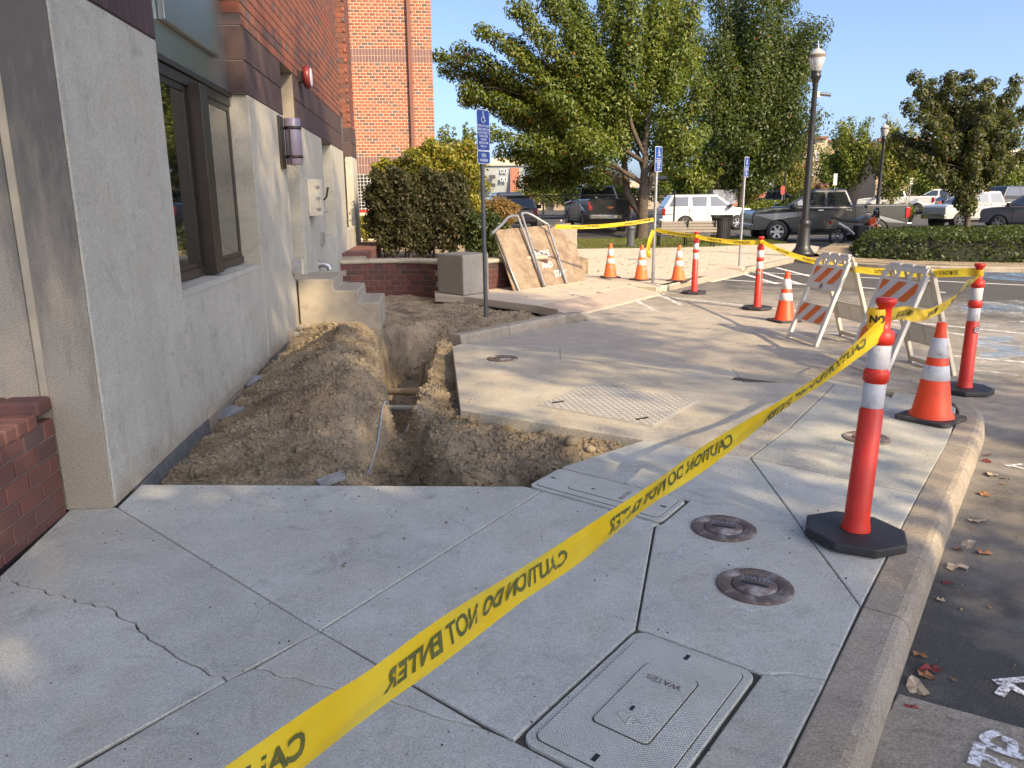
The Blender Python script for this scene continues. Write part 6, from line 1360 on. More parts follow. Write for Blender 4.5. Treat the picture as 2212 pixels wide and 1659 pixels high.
        MB().box(K['rx'] + r * 1.25, K['fx'] - r * 1.25, s * W - 0.02, s * W + 0.035, K['sill'] - 0.07, K['sill'] - 0.02).build('side_step', 'chrome' if kind == 'pickup' else 'car_plastic', t, world=False)
    fx = K['up'][0][0]; zh = K['up'][1][1]
    gl = MB().box(fx - 0.10, fx + 0.015, -W * 0.58, W * 0.58, zh - 0.34, zh + 0.0).build('grille', 'car_plastic', t, bevel=0.02, world=False)
    for zz in (zh - 0.17,): MB().box(fx + 0.005, fx + 0.028, -W * 0.56, W * 0.56, zz - 0.02, zz + 0.02).build('grille_bar', 'chrome' if detail else paint, gl, world=False)
    MB().box(fx - 0.14, fx + 0.07, -W * 0.95, W * 0.95, K['sill'] - 0.02, K['sill'] + 0.22).build('front_bumper', 'chrome' if kind == 'pickup' and paint == 'paint_silver' else ('car_plastic' if paint == 'paint_black' else paint), t, bevel=0.03, world=False)
    rx = K['up'][-1][0]
    MB().box(rx - 0.14, rx + 0.10, -W * 0.95, W * 0.95, K['sill'] + 0.02, K['sill'] + 0.22).build('rear_bumper', 'chrome' if kind == 'pickup' else paint, t, bevel=0.03, world=False)
    MB().box(rx - 0.150, rx - 0.142, -0.15, 0.15, K['sill'] + 0.04, K['sill'] + 0.18).build('license_plate', 'plate_white', t, world=False)
    if kind == 'pickup':
        MB().box(rx - 0.022, rx - 0.005, -0.13, 0.13, zb - 0.18, zb - 0.10).build('tailgate_handle', 'car_plastic', t, world=False)
    if extra: extra(t, K)
    return t
HX = -math.atan2(0.1015, 0.9946)   # heading of the picture's left-to-right direction
def ram_x(t, K):
    fx = K['up'][0][0]; MB().box(fx + 0.01, fx + 0.03, -0.025, 0.025, 0.72, 1.02).build('grille_bar', 'chrome', t, world=False)
    MB().box(fx + 0.07, fx + 0.08, -0.45, 0.45, 0.50, 0.58).build('bumper_slot', 'ink_black', t, world=False)
    for s in (-1, 1): MB().box(1.35, 1.75, s * 0.985, s * 1.0, 0.95, 0.975).build('badge', 'chrome', t, world=False)
vehicle('pickup_truck', 'dark charcoal crew cab pickup parked behind the tall lamp post', 'pickup truck', P_at(1778, 31.8, AZ), HX + math.pi - 0.03, 'paint_charcoal', 'pickup', 1.05, 'rim_alloy', extra=ram_x)
def suv_x(t, K):
    for s in (-1, 1): MB().tube([(0.4, s * 0.72, 1.96), (-2.0, s * 0.72, 1.96)], 0.025, 8).build('roof_rail', 'paint_grey', t, world=False)
vehicle('white_suv', 'white sport utility vehicle parked side-on behind the trash can', 'suv', P_at(1522, 46.0, AZ), HX, 'paint_white', 'suv', 1.05, 'rim_alloy', extra=suv_x)
def chev_x(t, K):
    rx = K['up'][-1][0]
    pts = [(-0.16, 0.03), (-0.05, 0.03), (-0.05, 0.055), (0.05, 0.055), (0.05, 0.03), (0.16, 0.03), (0.13, -0.03), (0.05, -0.03), (0.05, -0.055), (-0.05, -0.055), (-0.05, -0.03), (-0.13, -0.03)]
    MB().add([(rx - 0.03, y, 1.02 + z) for y, z in pts], [tuple(range(12))]).build('emblem', 'amber', t, world=False)
    MB().box(-0.80, -0.60, -0.3, 0.3, 1.93, 1.955).build('brake_light', 'tail_red', t, world=False)
vehicle('pickup_truck', 'glossy black pickup seen from behind through the chain-link fence', 'pickup truck', P_at(1286, 37.0, 0.30), math.pi / 2 + 0.02, 'paint_black', 'pickup', 1.0, extra=chev_x)
def cop_x(t, K):
    MB().box(-0.35, -0.05, -0.6, 0.6, 1.47, 1.58).build('light_bar', 'car_plastic', t, bevel=0.02, world=False)
    MB().box(-2.42, -2.0, -0.55, 0.55, 1.02, 1.035).build('boot_lid', 'paint_white', t, world=False)
vehicle('patrol_sedan', 'dark sedan with roof light bar parked beyond the fence, seen from behind', 'sedan', P_at(1120, 39.0, 0.30), math.pi / 2 - 0.12, 'paint_grey', 'sedan', 1.0, extra=cop_x)
vehicle('parked_van', 'dark vehicle roof beyond the patrol sedan', 'suv', P_at(1088, 52, 0.30), math.pi / 2 + 0.1, 'paint_navy', 'suv', 1.0, detail=False)
vehicle('pickup_truck', 'silver pickup facing left behind the young tree', 'pickup truck', P_at(2118, 46.5, AZ), HX + math.pi + 0.18, 'paint_silver', 'pickup', 1.05, 'rim_dark')
FZ = 0.38
vehicle('pickup_truck', 'white pickup with its tailgate towards the viewer, left of the white pair', 'pickup truck', P_at(1935, 66, FZ), HX + math.pi - 0.55, 'paint_white', 'pickup', 1.0, detail=False)
vehicle('pickup_truck', 'white pickup at the right of the white pair', 'pickup truck', P_at(2030, 71, FZ + 0.05), HX + math.pi - 0.45, 'paint_white', 'pickup', 1.0, 'rim_dark', detail=False)
vehicle('pickup_truck', 'navy pickup half hidden by shrubs near the small lamp post', 'pickup truck', P_at(1672, 68, FZ), HX - 0.35, 'paint_navy', 'pickup', 1.0, detail=False)
vehicle('parked_car', 'small silver car behind the charcoal pickup cab', 'sedan', P_at(1722, 78, FZ + 0.1), HX + 0.1, 'paint_silver', 'sedan', 1.0, detail=False)
vehicle('parked_car', 'grey sedan beyond the silver pickup roof', 'sedan', P_at(2068, 66, FZ), HX + 0.2, 'paint_grey', 'sedan', 1.0, detail=False)
vehicle('parked_suv', 'grey vehicle cut by the right picture edge', 'suv', P_at(2252, 40, AZ), math.pi / 2 + 0.6, 'paint_grey', 'suv', 1.0, detail=False)
vehicle('parked_suv', 'dark tall vehicle beyond the silver pickup at the right edge', 'suv', P_at(2200, 58, FZ - 0.1), HX + 0.3, 'paint_charcoal', 'suv', 1.1, detail=False)
# motorcycle
mo = thing('motorcycle', 'orange and grey adventure motorcycle leaning before the charcoal pickup', 'motorcycle', tuple(P_at(1858, 28.6, AZ)), HX + 0.12); mo.scale = (1.05,) * 3
for x, r_ in ((0.80, 0.33), (-0.76, 0.32)):
    wh = bpy.data.objects.new('wheel', None); COL.objects.link(wh); wh.parent = mo; wh.location = (x, 0, r_)
    MB().lathe([(r_ * 0.78, -0.05), (r_ * 0.95, -0.055), (r_, -0.02), (r_, 0.02), (r_ * 0.95, 0.055), (r_ * 0.78, 0.05), (r_ * 0.78, -0.05)], 26, axis='Y').build('tyre', 'tyre', wh, world=False)
    m_ = MB()
    for k in range(10): a = k * math.pi / 5; m_.bar((0, 0, 0), (r_ * 0.8 * math.cos(a), 0, r_ * 0.8 * math.sin(a)), 0.02, 0.015, up=(0, 1, 0))
    m_.lathe([(0, -0.05), (0.06, -0.05), (0.06, 0.05), (0, 0.05)], 12, axis='Y').build('rim', 'rim_alloy', wh, world=False)
for s in (-0.09, 0.09): MB().tube([(0.80, s, 0.33), (0.55, s, 0.86), (0.46, s, 1.05)], 0.028, 8).build('fork', 'amber', mo, world=False)
MB().poly3([(0.42, 0.78), (0.40, 1.0), (0.18, 1.06), (-0.12, 0.93), (-0.15, 0.78)], 'Y', -0.15, 0.15).build('tank', 'paint_grey', mo, bevel=0.05, world=False)
MB().poly3([(0.62, 0.72), (0.46, 1.0), (0.22, 0.92), (0.30, 0.66)], 'Y', -0.20, 0.20).build('fairing', 'paint_orange', mo, bevel=0.04, world=False)
MB().poly3([(-0.1, 0.80), (-0.12, 0.90), (-0.55, 0.92), (-0.95, 1.0), (-0.95, 0.92), (-0.5, 0.82)], 'Y', -0.13, 0.13).build('seat', 'car_plastic', mo, bevel=0.03, world=False)
MB().box(-0.12, 0.38, -0.18, 0.18, 0.30, 0.72).build('engine', 'rim_dark', mo, bevel=0.03, world=False)
MB().tube([(-0.25, -0.16, 0.42), (-0.55, -0.19, 0.62), (-0.95, -0.21, 0.82)], [0.05, 0.075, 0.075], 12).build('exhaust', 'galvanized', mo, world=False)
MB().tube([(-0.76, 0.06, 0.32), (-0.2, 0.06, 0.42)], 0.035, 8).build('swingarm', 'rim_alloy', mo, world=False)
MB().tube(catmull([(0.36, -0.40, 1.10), (0.42, -0.2, 1.12), (0.45, 0, 1.08), (0.42, 0.2, 1.12), (0.36, 0.40, 1.10)], 4), 0.016, 8).build('handlebar', 'black_metal', mo, world=False)
MB().poly3([(0.66, 0.98), (0.60, 1.28), (0.56, 1.28), (0.52, 0.98)], 'Y', -0.14, 0.14).build('windscreen', 'car_glass', mo, bevel=0.02, world=False)
MB().box(0.58, 0.70, -0.12, 0.12, 0.86, 1.0).build('headlight', 'head_lens', mo, bevel=0.03, world=False)
for s in (-1, 1): MB().tube([(0.40, s * 0.22, 0.34), (0.62, s * 0.26, 0.60), (0.52, s * 0.24, 0.82), (0.25, s * 0.24, 0.70), (0.40, s * 0.22, 0.34)], 0.016, 8).build('crash_bar', 'trim_white', mo, world=False)
for s in (-0.3, 0.3): MB().tube([(0.4, s, 1.1), (0.38, s * 1.2, 1.3)], 0.01, 6).box(0.35, 0.40, s * 1.2 - 0.06, s * 1.2 + 0.06, 1.28, 1.36).build('mirror', 'black_metal', mo, world=False)
MB().poly3([(-0.75, 0.95), (-1.1, 1.02), (-1.12, 0.96), (-0.78, 0.88)], 'Y', -0.1, 0.1).build('luggage_rack', 'black_metal', mo, world=False)
MB().box(-1.12, -1.06, -0.05, 0.05, 0.78, 0.86).build('tail_light', 'tail_red', mo, world=False)
mo.rotation_euler = (0.10, 0, HX + 0.12)
# ------------------------------------------------------------------ foliage
def leaf_cloud(rng, C_, RR, n, size, up=0.25, squash=0.55):
    """n leaves through a set of clumps: centres C_ (m,3), radii RR (m,3)"""
    C_ = np.asarray(C_, float); RR = np.asarray(RR, float)
    w = RR.prod(1) ** (2 / 3.0); k = rng.choice(len(C_), n, p=w / w.sum())
    d = rng.normal(size=(n, 3)); d /= np.linalg.norm(d, axis=1, keepdims=True)
    rad = rng.random(n) ** 0.42
    pos = C_[k] + d * rad[:, None] * RR[k]
    nrm = d * 1.0 + rng.normal(size=(n, 3)) * 0.48 + np.array([0, 0, up + 0.15]); nrm /= np.linalg.norm(nrm, axis=1, keepdims=True)
    a = rng.normal(size=(n, 3)) + np.array([0, 0, -0.8]); a -= nrm * (a * nrm).sum(1, keepdims=True); a /= np.linalg.norm(a, axis=1, keepdims=True)
    b = np.cross(nrm, a); s = size * rng.uniform(0.65, 1.3, n)[:, None]
    fold = nrm * s * 0.18
    V = np.stack([pos - a * s * 0.5, pos + b * s * squash * 0.5 + fold, pos + a * s * 0.6, pos - b * s * squash * 0.5 + fold], 1).reshape(-1, 3)
    F = np.arange(n * 4).reshape(-1, 4)
    tone = np.clip(0.30 + 0.25 * rng.normal(size=n) + 0.12 * np.sin(k * 12.9898), 0, 1); tone = np.minimum(tone, 0.93); tone[rng.random(n) < 0.004] = 1.0
    return V, F, tone
def shoot_clumps(a, b, r0, r1, step=0.42, rng=None, sq=1.0):
    a = np.array(a, float); b = np.array(b, float); L = np.linalg.norm(b - a); n = max(2, int(L / step)); c = []; r = []
    for i in range(n + 1):
        f = i / n; p = a + (b - a) * f; p[2] += 0.10 * L * f * (f - 1) * -1.0
        rr = r0 + (r1 - r0) * f
        c.append(p + rng.normal(size=3) * 0.10 * rr); r.append((rr * rng.uniform(0.8, 1.2), rr * rng.uniform(0.8, 1.2), rr * sq * rng.uniform(0.75, 1.1)))
    return c, r
def limb(mb, a, b, r0, r1, bend, rng, n=6):
    a, b = Vector(a), Vector(b); pts = []
    for i in range(4):
        f = i / 3; p = a.lerp(b, f); p.z += bend * 4 * f * (1 - f); pts.append(p + Vector(rng.normal(size=3) * 0.03 * (b - a).length * (0 < i < 3)))
    P = catmull(pts, 3); mb.tube(P, [r0 + (r1 - r0) * i / (len(P) - 1) for i in range(len(P))], n)
def plant_tree(name, label, base, H, trunk_r, hub_z, shoots, leaf, size, nleaf, seed, bark='tree_bark', group=None, fork=None, sq=1.0, r0=0.75, r1=0.30, core=None):
    """trunk, limbs from the hub and a crown of leafy shoots; shoots are end points in world space"""
    rng = np.random.default_rng(seed); base = Vector(base)
    t = thing(name, label, 'tree', tuple(base), group=group)
    hub = base + Vector((0, 0, hub_z)); tm = MB()
    tm.tube([base + Vector((0, 0, -0.2)), base + Vector((0, 0, 0.1)), base.lerp(hub, 0.4) + Vector((0.03, 0.02, 0)), hub, hub + Vector((0.1, 0, H * 0.35))], [trunk_r * 1.5, trunk_r * 1.15, trunk_r, trunk_r * 0.85, trunk_r * 0.3], 10)
    tm.build('trunk', bark, t)
    lm = MB(); CC, RR = [], []
    E_ = np.array([q_[:3] for q_ in shoots], float); K_ = max(3, len(shoots) // 6); cen = E_[rng.choice(len(E_), K_, replace=False)]
    for _ in range(6):
        own = np.argmin(((E_[:, None] - cen[None]) ** 2).sum(-1), 1)
        for k in range(K_):
            if (own == k).any(): cen[k] = E_[own == k].mean(0)
    h_ = np.array(hub); joints = []
    for k in range(K_):
        up_ = h_ + np.array([0, 0, max(0.0, cen[k][2] - h_[2]) * 0.25]); jn = up_ + (cen[k] - up_) * 0.5; joints.append((up_, jn))
        limb(lm, up_, jn, trunk_r * 0.42, trunk_r * 0.2, 0.06 * np.linalg.norm(jn - up_), rng, 7)
    for i, s in enumerate(shoots):
        e = Vector(s[:3]); up_, jn = joints[own[i]]; st = Vector(jn); f0 = s[3] if len(s) > 3 else 0.3
        limb(lm, st, e, max(0.02, trunk_r * 0.17), 0.012, 0.06 * (e - st).length, rng, 5)
        a = np.array(Vector(up_).lerp(e, f0)); c, r = shoot_clumps(a, np.array(e), r0 * (s[4] if len(s) > 4 else 1), r1 * (s[4] if len(s) > 4 else 1), 0.45, rng, sq); CC += c; RR += r
    lm.build('limbs', bark, t)
    if core:
        for (c, r) in core: CC.append(np.array(c)); RR.append(r)
    V, F, tone = leaf_cloud(rng, CC, RR, nleaf, size)
    npmesh('crown', V, F, leaf, t, tone); return t
def auto_shoots(base, H, zc, rx, rz, n, seed, upr=0.3):
    rng = np.random.default_rng(seed); out = []
    for i in range(n):
        d = rng.normal(size=3); d[2] = d[2] * 0.8 + upr; d /= np.linalg.norm(d); k = rng.uniform(0.75, 1.08)
        out.append((base[0] + d[0] * rx * k, base[1] + d[1] * rx * k, base[2] + zc + d[2] * rz * k, rng.uniform(0.15, 0.4)))
    return out
RT = np.random.default_rng(5)
# --- large lit tree in the middle: shoot ends read from its outline
T1 = G(1386, 516); TD = 33.2
ends = [(948, 120), (962, 152), (1003, 214), (998, 108), (1040, 62), (1105, 90), (1010, 196), (1120, 18), (1180, -10), (1075, 175), (1130, 130), (1065, 290), (1085, 330), (1100, 260), (1140, 395), (1125, 340), (1160, 300), (1180, 330), (1232, 380), (1255, 300), (1330, 300), (1220, -30), (1290, -70), (1350, -90), (1420, -80), (1470, -50), (1500, 20), (1460, 60), (1505, 110), (1515, 200), (1520, 280), (1485, 318), (1440, 290), (1400, 120), (1340, 60), (1290, 120), (1240, 80), (1210, 150), (1180, 210), (1230, 230), (1300, 220), (1380, 230), (1450, 210), (1420, 20), (1330, 170), (1150, 240), (1250, 180)]
sh = []
for i, (x, y) in enumerate(ends):
    edge = abs(x - 1320) / 300.0; d = TD + RT.uniform(-3.2, 3.0) * max(0.25, 1 - 0.5 * edge); p = DD(x, y, d); sh.append((p.x, p.y, p.z, 0.5 if y < 240 else 0.62, 0.85 if edge > 0.7 else 1.1))
t1 = plant_tree('broadleaf_tree', 'large sunlit green tree with forked trunk behind the bench', tuple(T1), 8.0, 0.24, 1.7, sh, 'leaf_pear', 0.14, 130000, 21, r0=0.60, r1=0.48)
fk = MB(); fk.tube([T1 + Vector((0, 0, 1.0)), DD(1355, 420, TD), DD(1348, 350, TD), DD(1330, 270, TD)], [0.2, 0.17, 0.13, 0.07], 10); fk.tube([T1 + Vector((0, 0, 1.3)), DD(1402, 400, TD), DD(1425, 320, TD), DD(1440, 250, TD)], [0.18, 0.15, 0.11, 0.06], 10); fk.build('fork', 'tree_bark', t1)
# --- darker tree behind it
T2 = P_at(1600, 52, 0); TD2 = 52
ends = [(1490, 60), (1495, 150), (1505, 235), (1755, 265), (1745, 310), (1515, 335), (1490, 300), (1768, 66), (1748, 122), (1700, -20), (1655, -40), (1600, -60), (1550, -40), (1735, 60), (1690, 90), (1640, 60), (1590, 40), (1550, 90), (1530, 160), (1600, 150), (1660, 170), (1700, 210), (1730, 200), (1738, 240), (1700, 280), (1660, 260), (1600, 250), (1550, 260), (1560, 330), (1600, 380), (1640, 370), (1680, 330), (1620, 310), (1705, 320), (1530, 300), (1720, 150), (1650, 385)]
sh = []
for i, (x, y) in enumerate(ends):
    d = TD2 + RT.uniform(-3.0, 3.0); p = DD(x, y, d); sh.append((p.x, p.y, p.z, 0.3, 1.25))
plant_tree('broadleaf_tree', 'darker dense tree behind and right of the forked tree', tuple(T2), 9.0, 0.22, 1.9, sh, 'leaf_dark', 0.20, 105000, 22, r0=1.05, r1=0.85)
# --- young tree in the planted island
T3 = P_at(2094, 25.6, 0.1)
ends = [(1978, 170), (2010, 185), (2050, 168), (2090, 165), (1965, 235), (1990, 205), (2030, 215), (2070, 200), (1945, 295), (1960, 330), (2000, 300), (2040, 265), (2085, 250), (2120, 190), (2140, 180), (2130, 230), (2165, 220), (2195, 180), (2180, 260), (2215, 240), (1985, 350), (2030, 330), (2070, 310), (2110, 290), (2150, 300), (2190, 310), (2210, 340), (2030, 380), (2100, 350), (2150, 360), (2088, 450)]
sh = []
for i, (x, y) in enumerate(ends):
    d = 25.6 + RT.uniform(-1.5, 1.5); p = DD(x, y, d); sh.append((p.x, p.y, p.z, 0.40, 0.60))
plant_tree('young_tree', 'young dark-leaved tree with slim trunk in the hedge island', tuple(T3), 4.2, 0.10, 1.3, sh, 'leaf_maple', 0.115, 40000, 23, r0=0.66, r1=0.46)
T4 = P_at(2290, 29, 0.0)
plant_tree('young_tree', 'dark tree mostly cut off by the right picture edge', tuple(T4), 5, 0.12, 1.6, auto_shoots(T4, 6, 4.2, 2.3, 2.2, 22, 4), 'leaf_maple', 0.13, 15000, 24, r0=0.6, r1=0.3)
# --- trees farther off
def far_tree(name, label, px, depth, ztop_px, rx, leaf, n, seed, z0=0.3, size=0.22, hub=1.2, upr=0.6, nsh=22, rf=0.55):
    b_ = P_at(px, depth, z0); top = DD(px, ztop_px, depth).z; H = top - z0; zc = hub + (H - hub) * 0.5
    plant_tree(name, label, tuple(b_), H * 0.6, 0.13, hub, auto_shoots(b_, H, zc, rx, (H - hub) * 0.5, nsh, seed, upr), leaf, size, n, seed, 'bark_light', 'background trees', r0=rf * rx * 0.7, r1=rf * rx * 0.32)
far_tree('street_tree', 'tall yellow-green tree left of the distant lamp post', 1830, 62, 252, 2.1, 'leaf_lime', 9000, 31)
far_tree('street_tree', 'tree with red autumn tips right of the distant lamp post', 1925, 60, 250, 2.3, 'leaf_autumn', 9000, 32)
far_tree('street_tree', 'small green tree right of the distant autumn tree', 2005, 72, 330, 2.1, 'leaf_lime', 5000, 33)
far_tree('street_tree', 'light green tree in front of the tan carport', 1492, 52, 328, 1.9, 'leaf_lime', 6500, 34)
far_tree('street_tree', 'olive pine-like tree behind the carport', 1560, 66, 335, 2.6, 'leaf_hedge', 6000, 35)
far_tree('street_tree', 'yellowish tree left of the tall lamp post', 1700, 70, 325, 2.2, 'leaf_autumn', 6500, 36)
far_tree('street_tree', 'pink flowering tree near the beige apartments', 1755, 74, 392, 1.6, 'leaf_pink', 4000, 37)
far_tree('street_tree', 'bronze small tree beside the red brick house', 1618, 64, 378, 1.5, 'leaf_rust', 3500, 38)
far_tree('street_tree', 'slim lime tree before the far shops', 1160, 84, 330, 1.6, 'leaf_lime', 5000, 39)
far_tree('street_tree', 'tan leaved tree behind the black pickup', 1315, 66, 352, 2.8, 'leaf_rust', 6500, 40)
far_tree('street_tree', 'tall slender lime tree above the yellow bush, left shoot', 972, 58, 272, 1.0, 'leaf_lime', 3500, 41, upr=1.2)
far_tree('street_tree', 'tall slender lime tree above the yellow bush, right shoot', 1012, 58, 270, 0.9, 'leaf_lime', 3500, 42, upr=1.2)
far_tree('street_tree', 'round green tree at the far right behind the parked vehicles', 2170, 75, 330, 3.2, 'leaf_lime', 7000, 43)
far_tree('street_tree', 'greenish tree between the beige apartments and the lamp', 1790, 82, 300, 2.2, 'leaf_lime', 5000, 44)
far_tree('street_tree', 'broad green tree beyond the white pickups', 1985, 84, 300, 3.0, 'leaf_lime', 6000, 45)
far_tree('street_tree', 'tall olive tree behind the silver pickup', 2090, 86, 290, 3.2, 'leaf_autumn', 6000, 46)
far_tree('street_tree', 'green tree behind the white vehicle roof', 1440, 78, 340, 2.6, 'leaf_lime', 5000, 47)
# --- street trees behind the viewer that shade the walk
for i, (x, y, zc, rx, rz, n, lab) in enumerate(((6.1, -7.3, 7.6, 3.4, 3.0, 14000, 'street tree standing behind the viewer at right'), (11.5, -6.4, 12.0, 4.8, 3.4, 1900, 'thin-crowned tall street tree to the right behind the viewer'), (4.8, -4.4, 11.2, 2.5, 3.4, 10500, 'tall street tree just behind the viewer'), (10.0, -4.0, 14.0, 2.1, 3.2, 22000, 'tallest street tree to the right of the viewer'))):
    plant_tree('street_tree', lab, (x, y, 0.0), 6, 0.2 if n > 4000 else 0.11, zc - rz * 0.9, auto_shoots((x, y, 0), 12, zc, rx, rz, 44 if n > 4000 else 20, 60 + i), 'leaf_pear', 0.24, n, 70 + i, group='street trees behind the viewer', r0=1.3 if n > 20000 else 0.95, r1=0.8 if n > 20000 else 0.45)
# ------------------------------------------------------------------ shrubs
def shrub(name, label, c, r, leaf, size, n, seed, stems=0, zbase=0.35, lumps=26, core=0.80, flat=0.0, group='shrubs behind the low wall'):
    rng = np.random.default_rng(seed); t = thing(name, label, 'shrub', (c[0], c[1], zbase), group=group)
    d = rng.normal(size=(n, 3)); d /= np.linalg.norm(d, axis=1, keepdims=True)
    d = np.sign(d) * np.abs(d) ** 0.72; lump = 0.10 * np.sin(d[:, 0] * 7 + seed) * np.sin(d[:, 1] * 6 + 1) + 0.09 * np.sin(d[:, 2] * 9 + d[:, 0] * 8 + seed)
    rad = (rng.random(n) ** 0.30) * (0.98 + lump) + 0.05 * np.abs(rng.normal(size=n)); low = d[:, 2] < -0.25
    P_ = np.array(c) + d * rad[:, None] * np.array(r); keepm = ~low | (rng.random(n) < 0.45); P_ = P_[keepm]; d2 = d[keepm]; n2 = len(P_)
    V, F, tone = leaf_cloud(rng, np.zeros((1, 3)), np.full((1, 3), 0.03), n2, size); V = (V.reshape(-1, 4, 3) + P_[:, None, :]).reshape(-1, 3); npmesh('foliage', V, F, leaf, t, tone)
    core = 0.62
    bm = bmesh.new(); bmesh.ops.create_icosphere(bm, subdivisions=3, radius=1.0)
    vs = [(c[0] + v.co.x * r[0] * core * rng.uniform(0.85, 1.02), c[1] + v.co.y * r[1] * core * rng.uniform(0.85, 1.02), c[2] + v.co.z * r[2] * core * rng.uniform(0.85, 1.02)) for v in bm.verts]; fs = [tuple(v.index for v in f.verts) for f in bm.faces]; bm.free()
    MB().add(vs, fs).build('dark_core', 'hedge_core', t)  # solid dark core added to stand for shade inside the leaves
    for k in range(stems):
        a = rng.uniform(0, 6.28); x0, y0 = c[0] + math.cos(a) * r[0] * 0.45, c[1] + math.sin(a) * r[1] * 0.4; x1, y1 = c[0] + math.cos(a) * r[0] * 0.75, c[1] + math.sin(a) * r[1] * 0.6
        MB().tube([(x0, y0, zbase - 0.1), ((x0 + x1) / 2, (y0 + y1) / 2, zbase + (c[2] - zbase) * 0.45), (x1, y1, c[2] - r[2] * 0.2)], [0.022, 0.017, 0.012], 6).build('stem', 'tree_bark', t)
    return t
B = lambda px, py, d: DD(px, py, d)
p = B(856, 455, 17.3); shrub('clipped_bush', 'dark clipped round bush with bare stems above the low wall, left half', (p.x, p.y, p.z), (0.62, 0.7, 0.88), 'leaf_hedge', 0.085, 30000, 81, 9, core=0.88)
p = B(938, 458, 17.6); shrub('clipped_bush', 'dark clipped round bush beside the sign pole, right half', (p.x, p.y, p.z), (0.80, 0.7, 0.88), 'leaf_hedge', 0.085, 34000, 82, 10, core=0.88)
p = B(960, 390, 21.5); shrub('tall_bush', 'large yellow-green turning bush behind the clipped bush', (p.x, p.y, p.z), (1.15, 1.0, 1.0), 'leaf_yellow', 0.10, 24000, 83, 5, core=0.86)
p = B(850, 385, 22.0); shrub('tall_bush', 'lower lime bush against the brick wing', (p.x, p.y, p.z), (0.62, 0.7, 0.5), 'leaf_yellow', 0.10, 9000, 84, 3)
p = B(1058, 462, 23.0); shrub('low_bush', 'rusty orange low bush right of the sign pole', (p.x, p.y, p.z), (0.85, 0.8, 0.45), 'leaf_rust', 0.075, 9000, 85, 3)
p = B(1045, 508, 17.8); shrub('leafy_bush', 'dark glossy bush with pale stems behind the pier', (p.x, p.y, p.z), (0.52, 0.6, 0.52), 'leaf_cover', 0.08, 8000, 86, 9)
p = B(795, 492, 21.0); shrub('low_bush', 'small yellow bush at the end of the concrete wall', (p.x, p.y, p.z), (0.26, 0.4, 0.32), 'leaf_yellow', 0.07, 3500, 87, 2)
p = B(1660, 455, 55.0); shrub('low_bush', 'bright green low hedge beyond the white vehicle', (p.x, p.y, p.z), (1.6, 1.0, 0.75), 'leaf_lime', 0.16, 5000, 88, 0, 0.0, group='shrubs in the lot')
p = B(1625, 462, 52.0); shrub('low_bush', 'rounded lime bush right of the white vehicle hood', (p.x, p.y, p.z), (0.9, 0.8, 0.6), 'leaf_lime', 0.16, 4000, 89, 0, 0.0, group='shrubs in the lot')
p = B(1950, 462, 48.0); shrub('low_bush', 'small bush behind the charcoal pickup tail', (p.x, p.y, p.z), (0.6, 0.6, 0.6), 'leaf_lime', 0.14, 2500, 90, 0, 0.0, group='shrubs in the lot')
p = B(1270, 425, 62.0); shrub('low_bush', 'green hedge strip seen through the fence', (p.x, p.y, p.z), (6.0, 1.0, 0.8), 'leaf_lime', 0.2, 7000, 91, 0, 0.3, group='shrubs in the lot')
# planting bed behind the low wall
o = MB().prism([(-1.25, 15.0), (0.15, 14.5), (0.6, 14.4), (1.0, 14.6), (2.1, 15.35), (3.4, 16.9), (3.2, 25.5), (-1.3, 27.9), (-7, 27.9), (-7, 19.2), (-1.72, 19.2)], -0.2, 0.34).build('planting_bed', 'soil'); o['kind'] = 'structure'
# ------------------------------------------------------------------ planted island with ground cover
isl = [(10.05, 20.75), (10.45, 19.2), (11.45, 17.9), (13.5, 16.75), (22, 14.2), (42, 12.0), (44, 26), (24, 27.2), (14.6, 27.6), (12.6, 24.6), (11.2, 22.4)]
ik = struct('island_kerb')
kp = [(0.0, -0.3), (0.0, -0.012), (0.012, 0.0), (0.13, 0.0), (0.15, -0.01), (0.16, -0.03), (0.172, -0.3)]
kpath = dense([(9.95, 20.62), (10.12, 20.55), (10.5, 19.2), (11.5, 17.85), (13.5, 16.7), (22, 14.1), (42, 11.9)], 6)
for a in range(0, len(kpath) - 1, 6): sweep('kerb_stone', cut(kpath, a, min(a + 6, len(kpath) - 1), 0.003), kp, 'kerb', ik)
o = MB().prism(inset(isl, 0.16), -0.2, 0.0).build('island_soil', 'soil'); o['kind'] = 'structure'
hx = [(11.55, 20.3), (12.4, 18.9), (14.2, 17.75), (22, 15.2), (41, 13.2), (42, 25), (24, 26.2), (16.0, 26.6), (13.4, 24.0)]
def inpoly(x, y, P):
    ins = np.zeros(x.shape, bool); n = len(P)
    for i in range(n):
        x1, y1 = P[i]; x2, y2 = P[(i + 1) % n]; c = ((y1 > y) != (y2 > y)) & (x < (x2 - x1) * (y - y1) / (y2 - y1 + 1e-12) + x1); ins ^= c
    return ins
def edist(x, y, P):
    d = np.full(x.shape, 1e9)
    for a, b_ in zip(P, P[1:] + P[:1]):
        L2 = (b_[0] - a[0]) ** 2 + (b_[1] - a[1]) ** 2; t = np.clip(((x - a[0]) * (b_[0] - a[0]) + (y - a[1]) * (b_[1] - a[1])) / L2, 0, 1); d = np.minimum(d, np.hypot(x - a[0] - t * (b_[0] - a[0]), y - a[1] - t * (b_[1] - a[1])))
    return d
hp = inset(hx, 0.0)
def hedge_h(x, y): return 0.58 * np.sqrt(sstep(-0.02, 0.55, edist(x, y, hp))) + 0.10 * vnoise(x, y, 0.7, 9) + 0.06 * vnoise(x, y, 0.25, 10)
rng = np.random.default_rng(91); n = 120000; x = rng.uniform(11, 30, n); y = rng.uniform(14, 27, n); m = inpoly(x, y, hp); x, y = x[m], y[m]
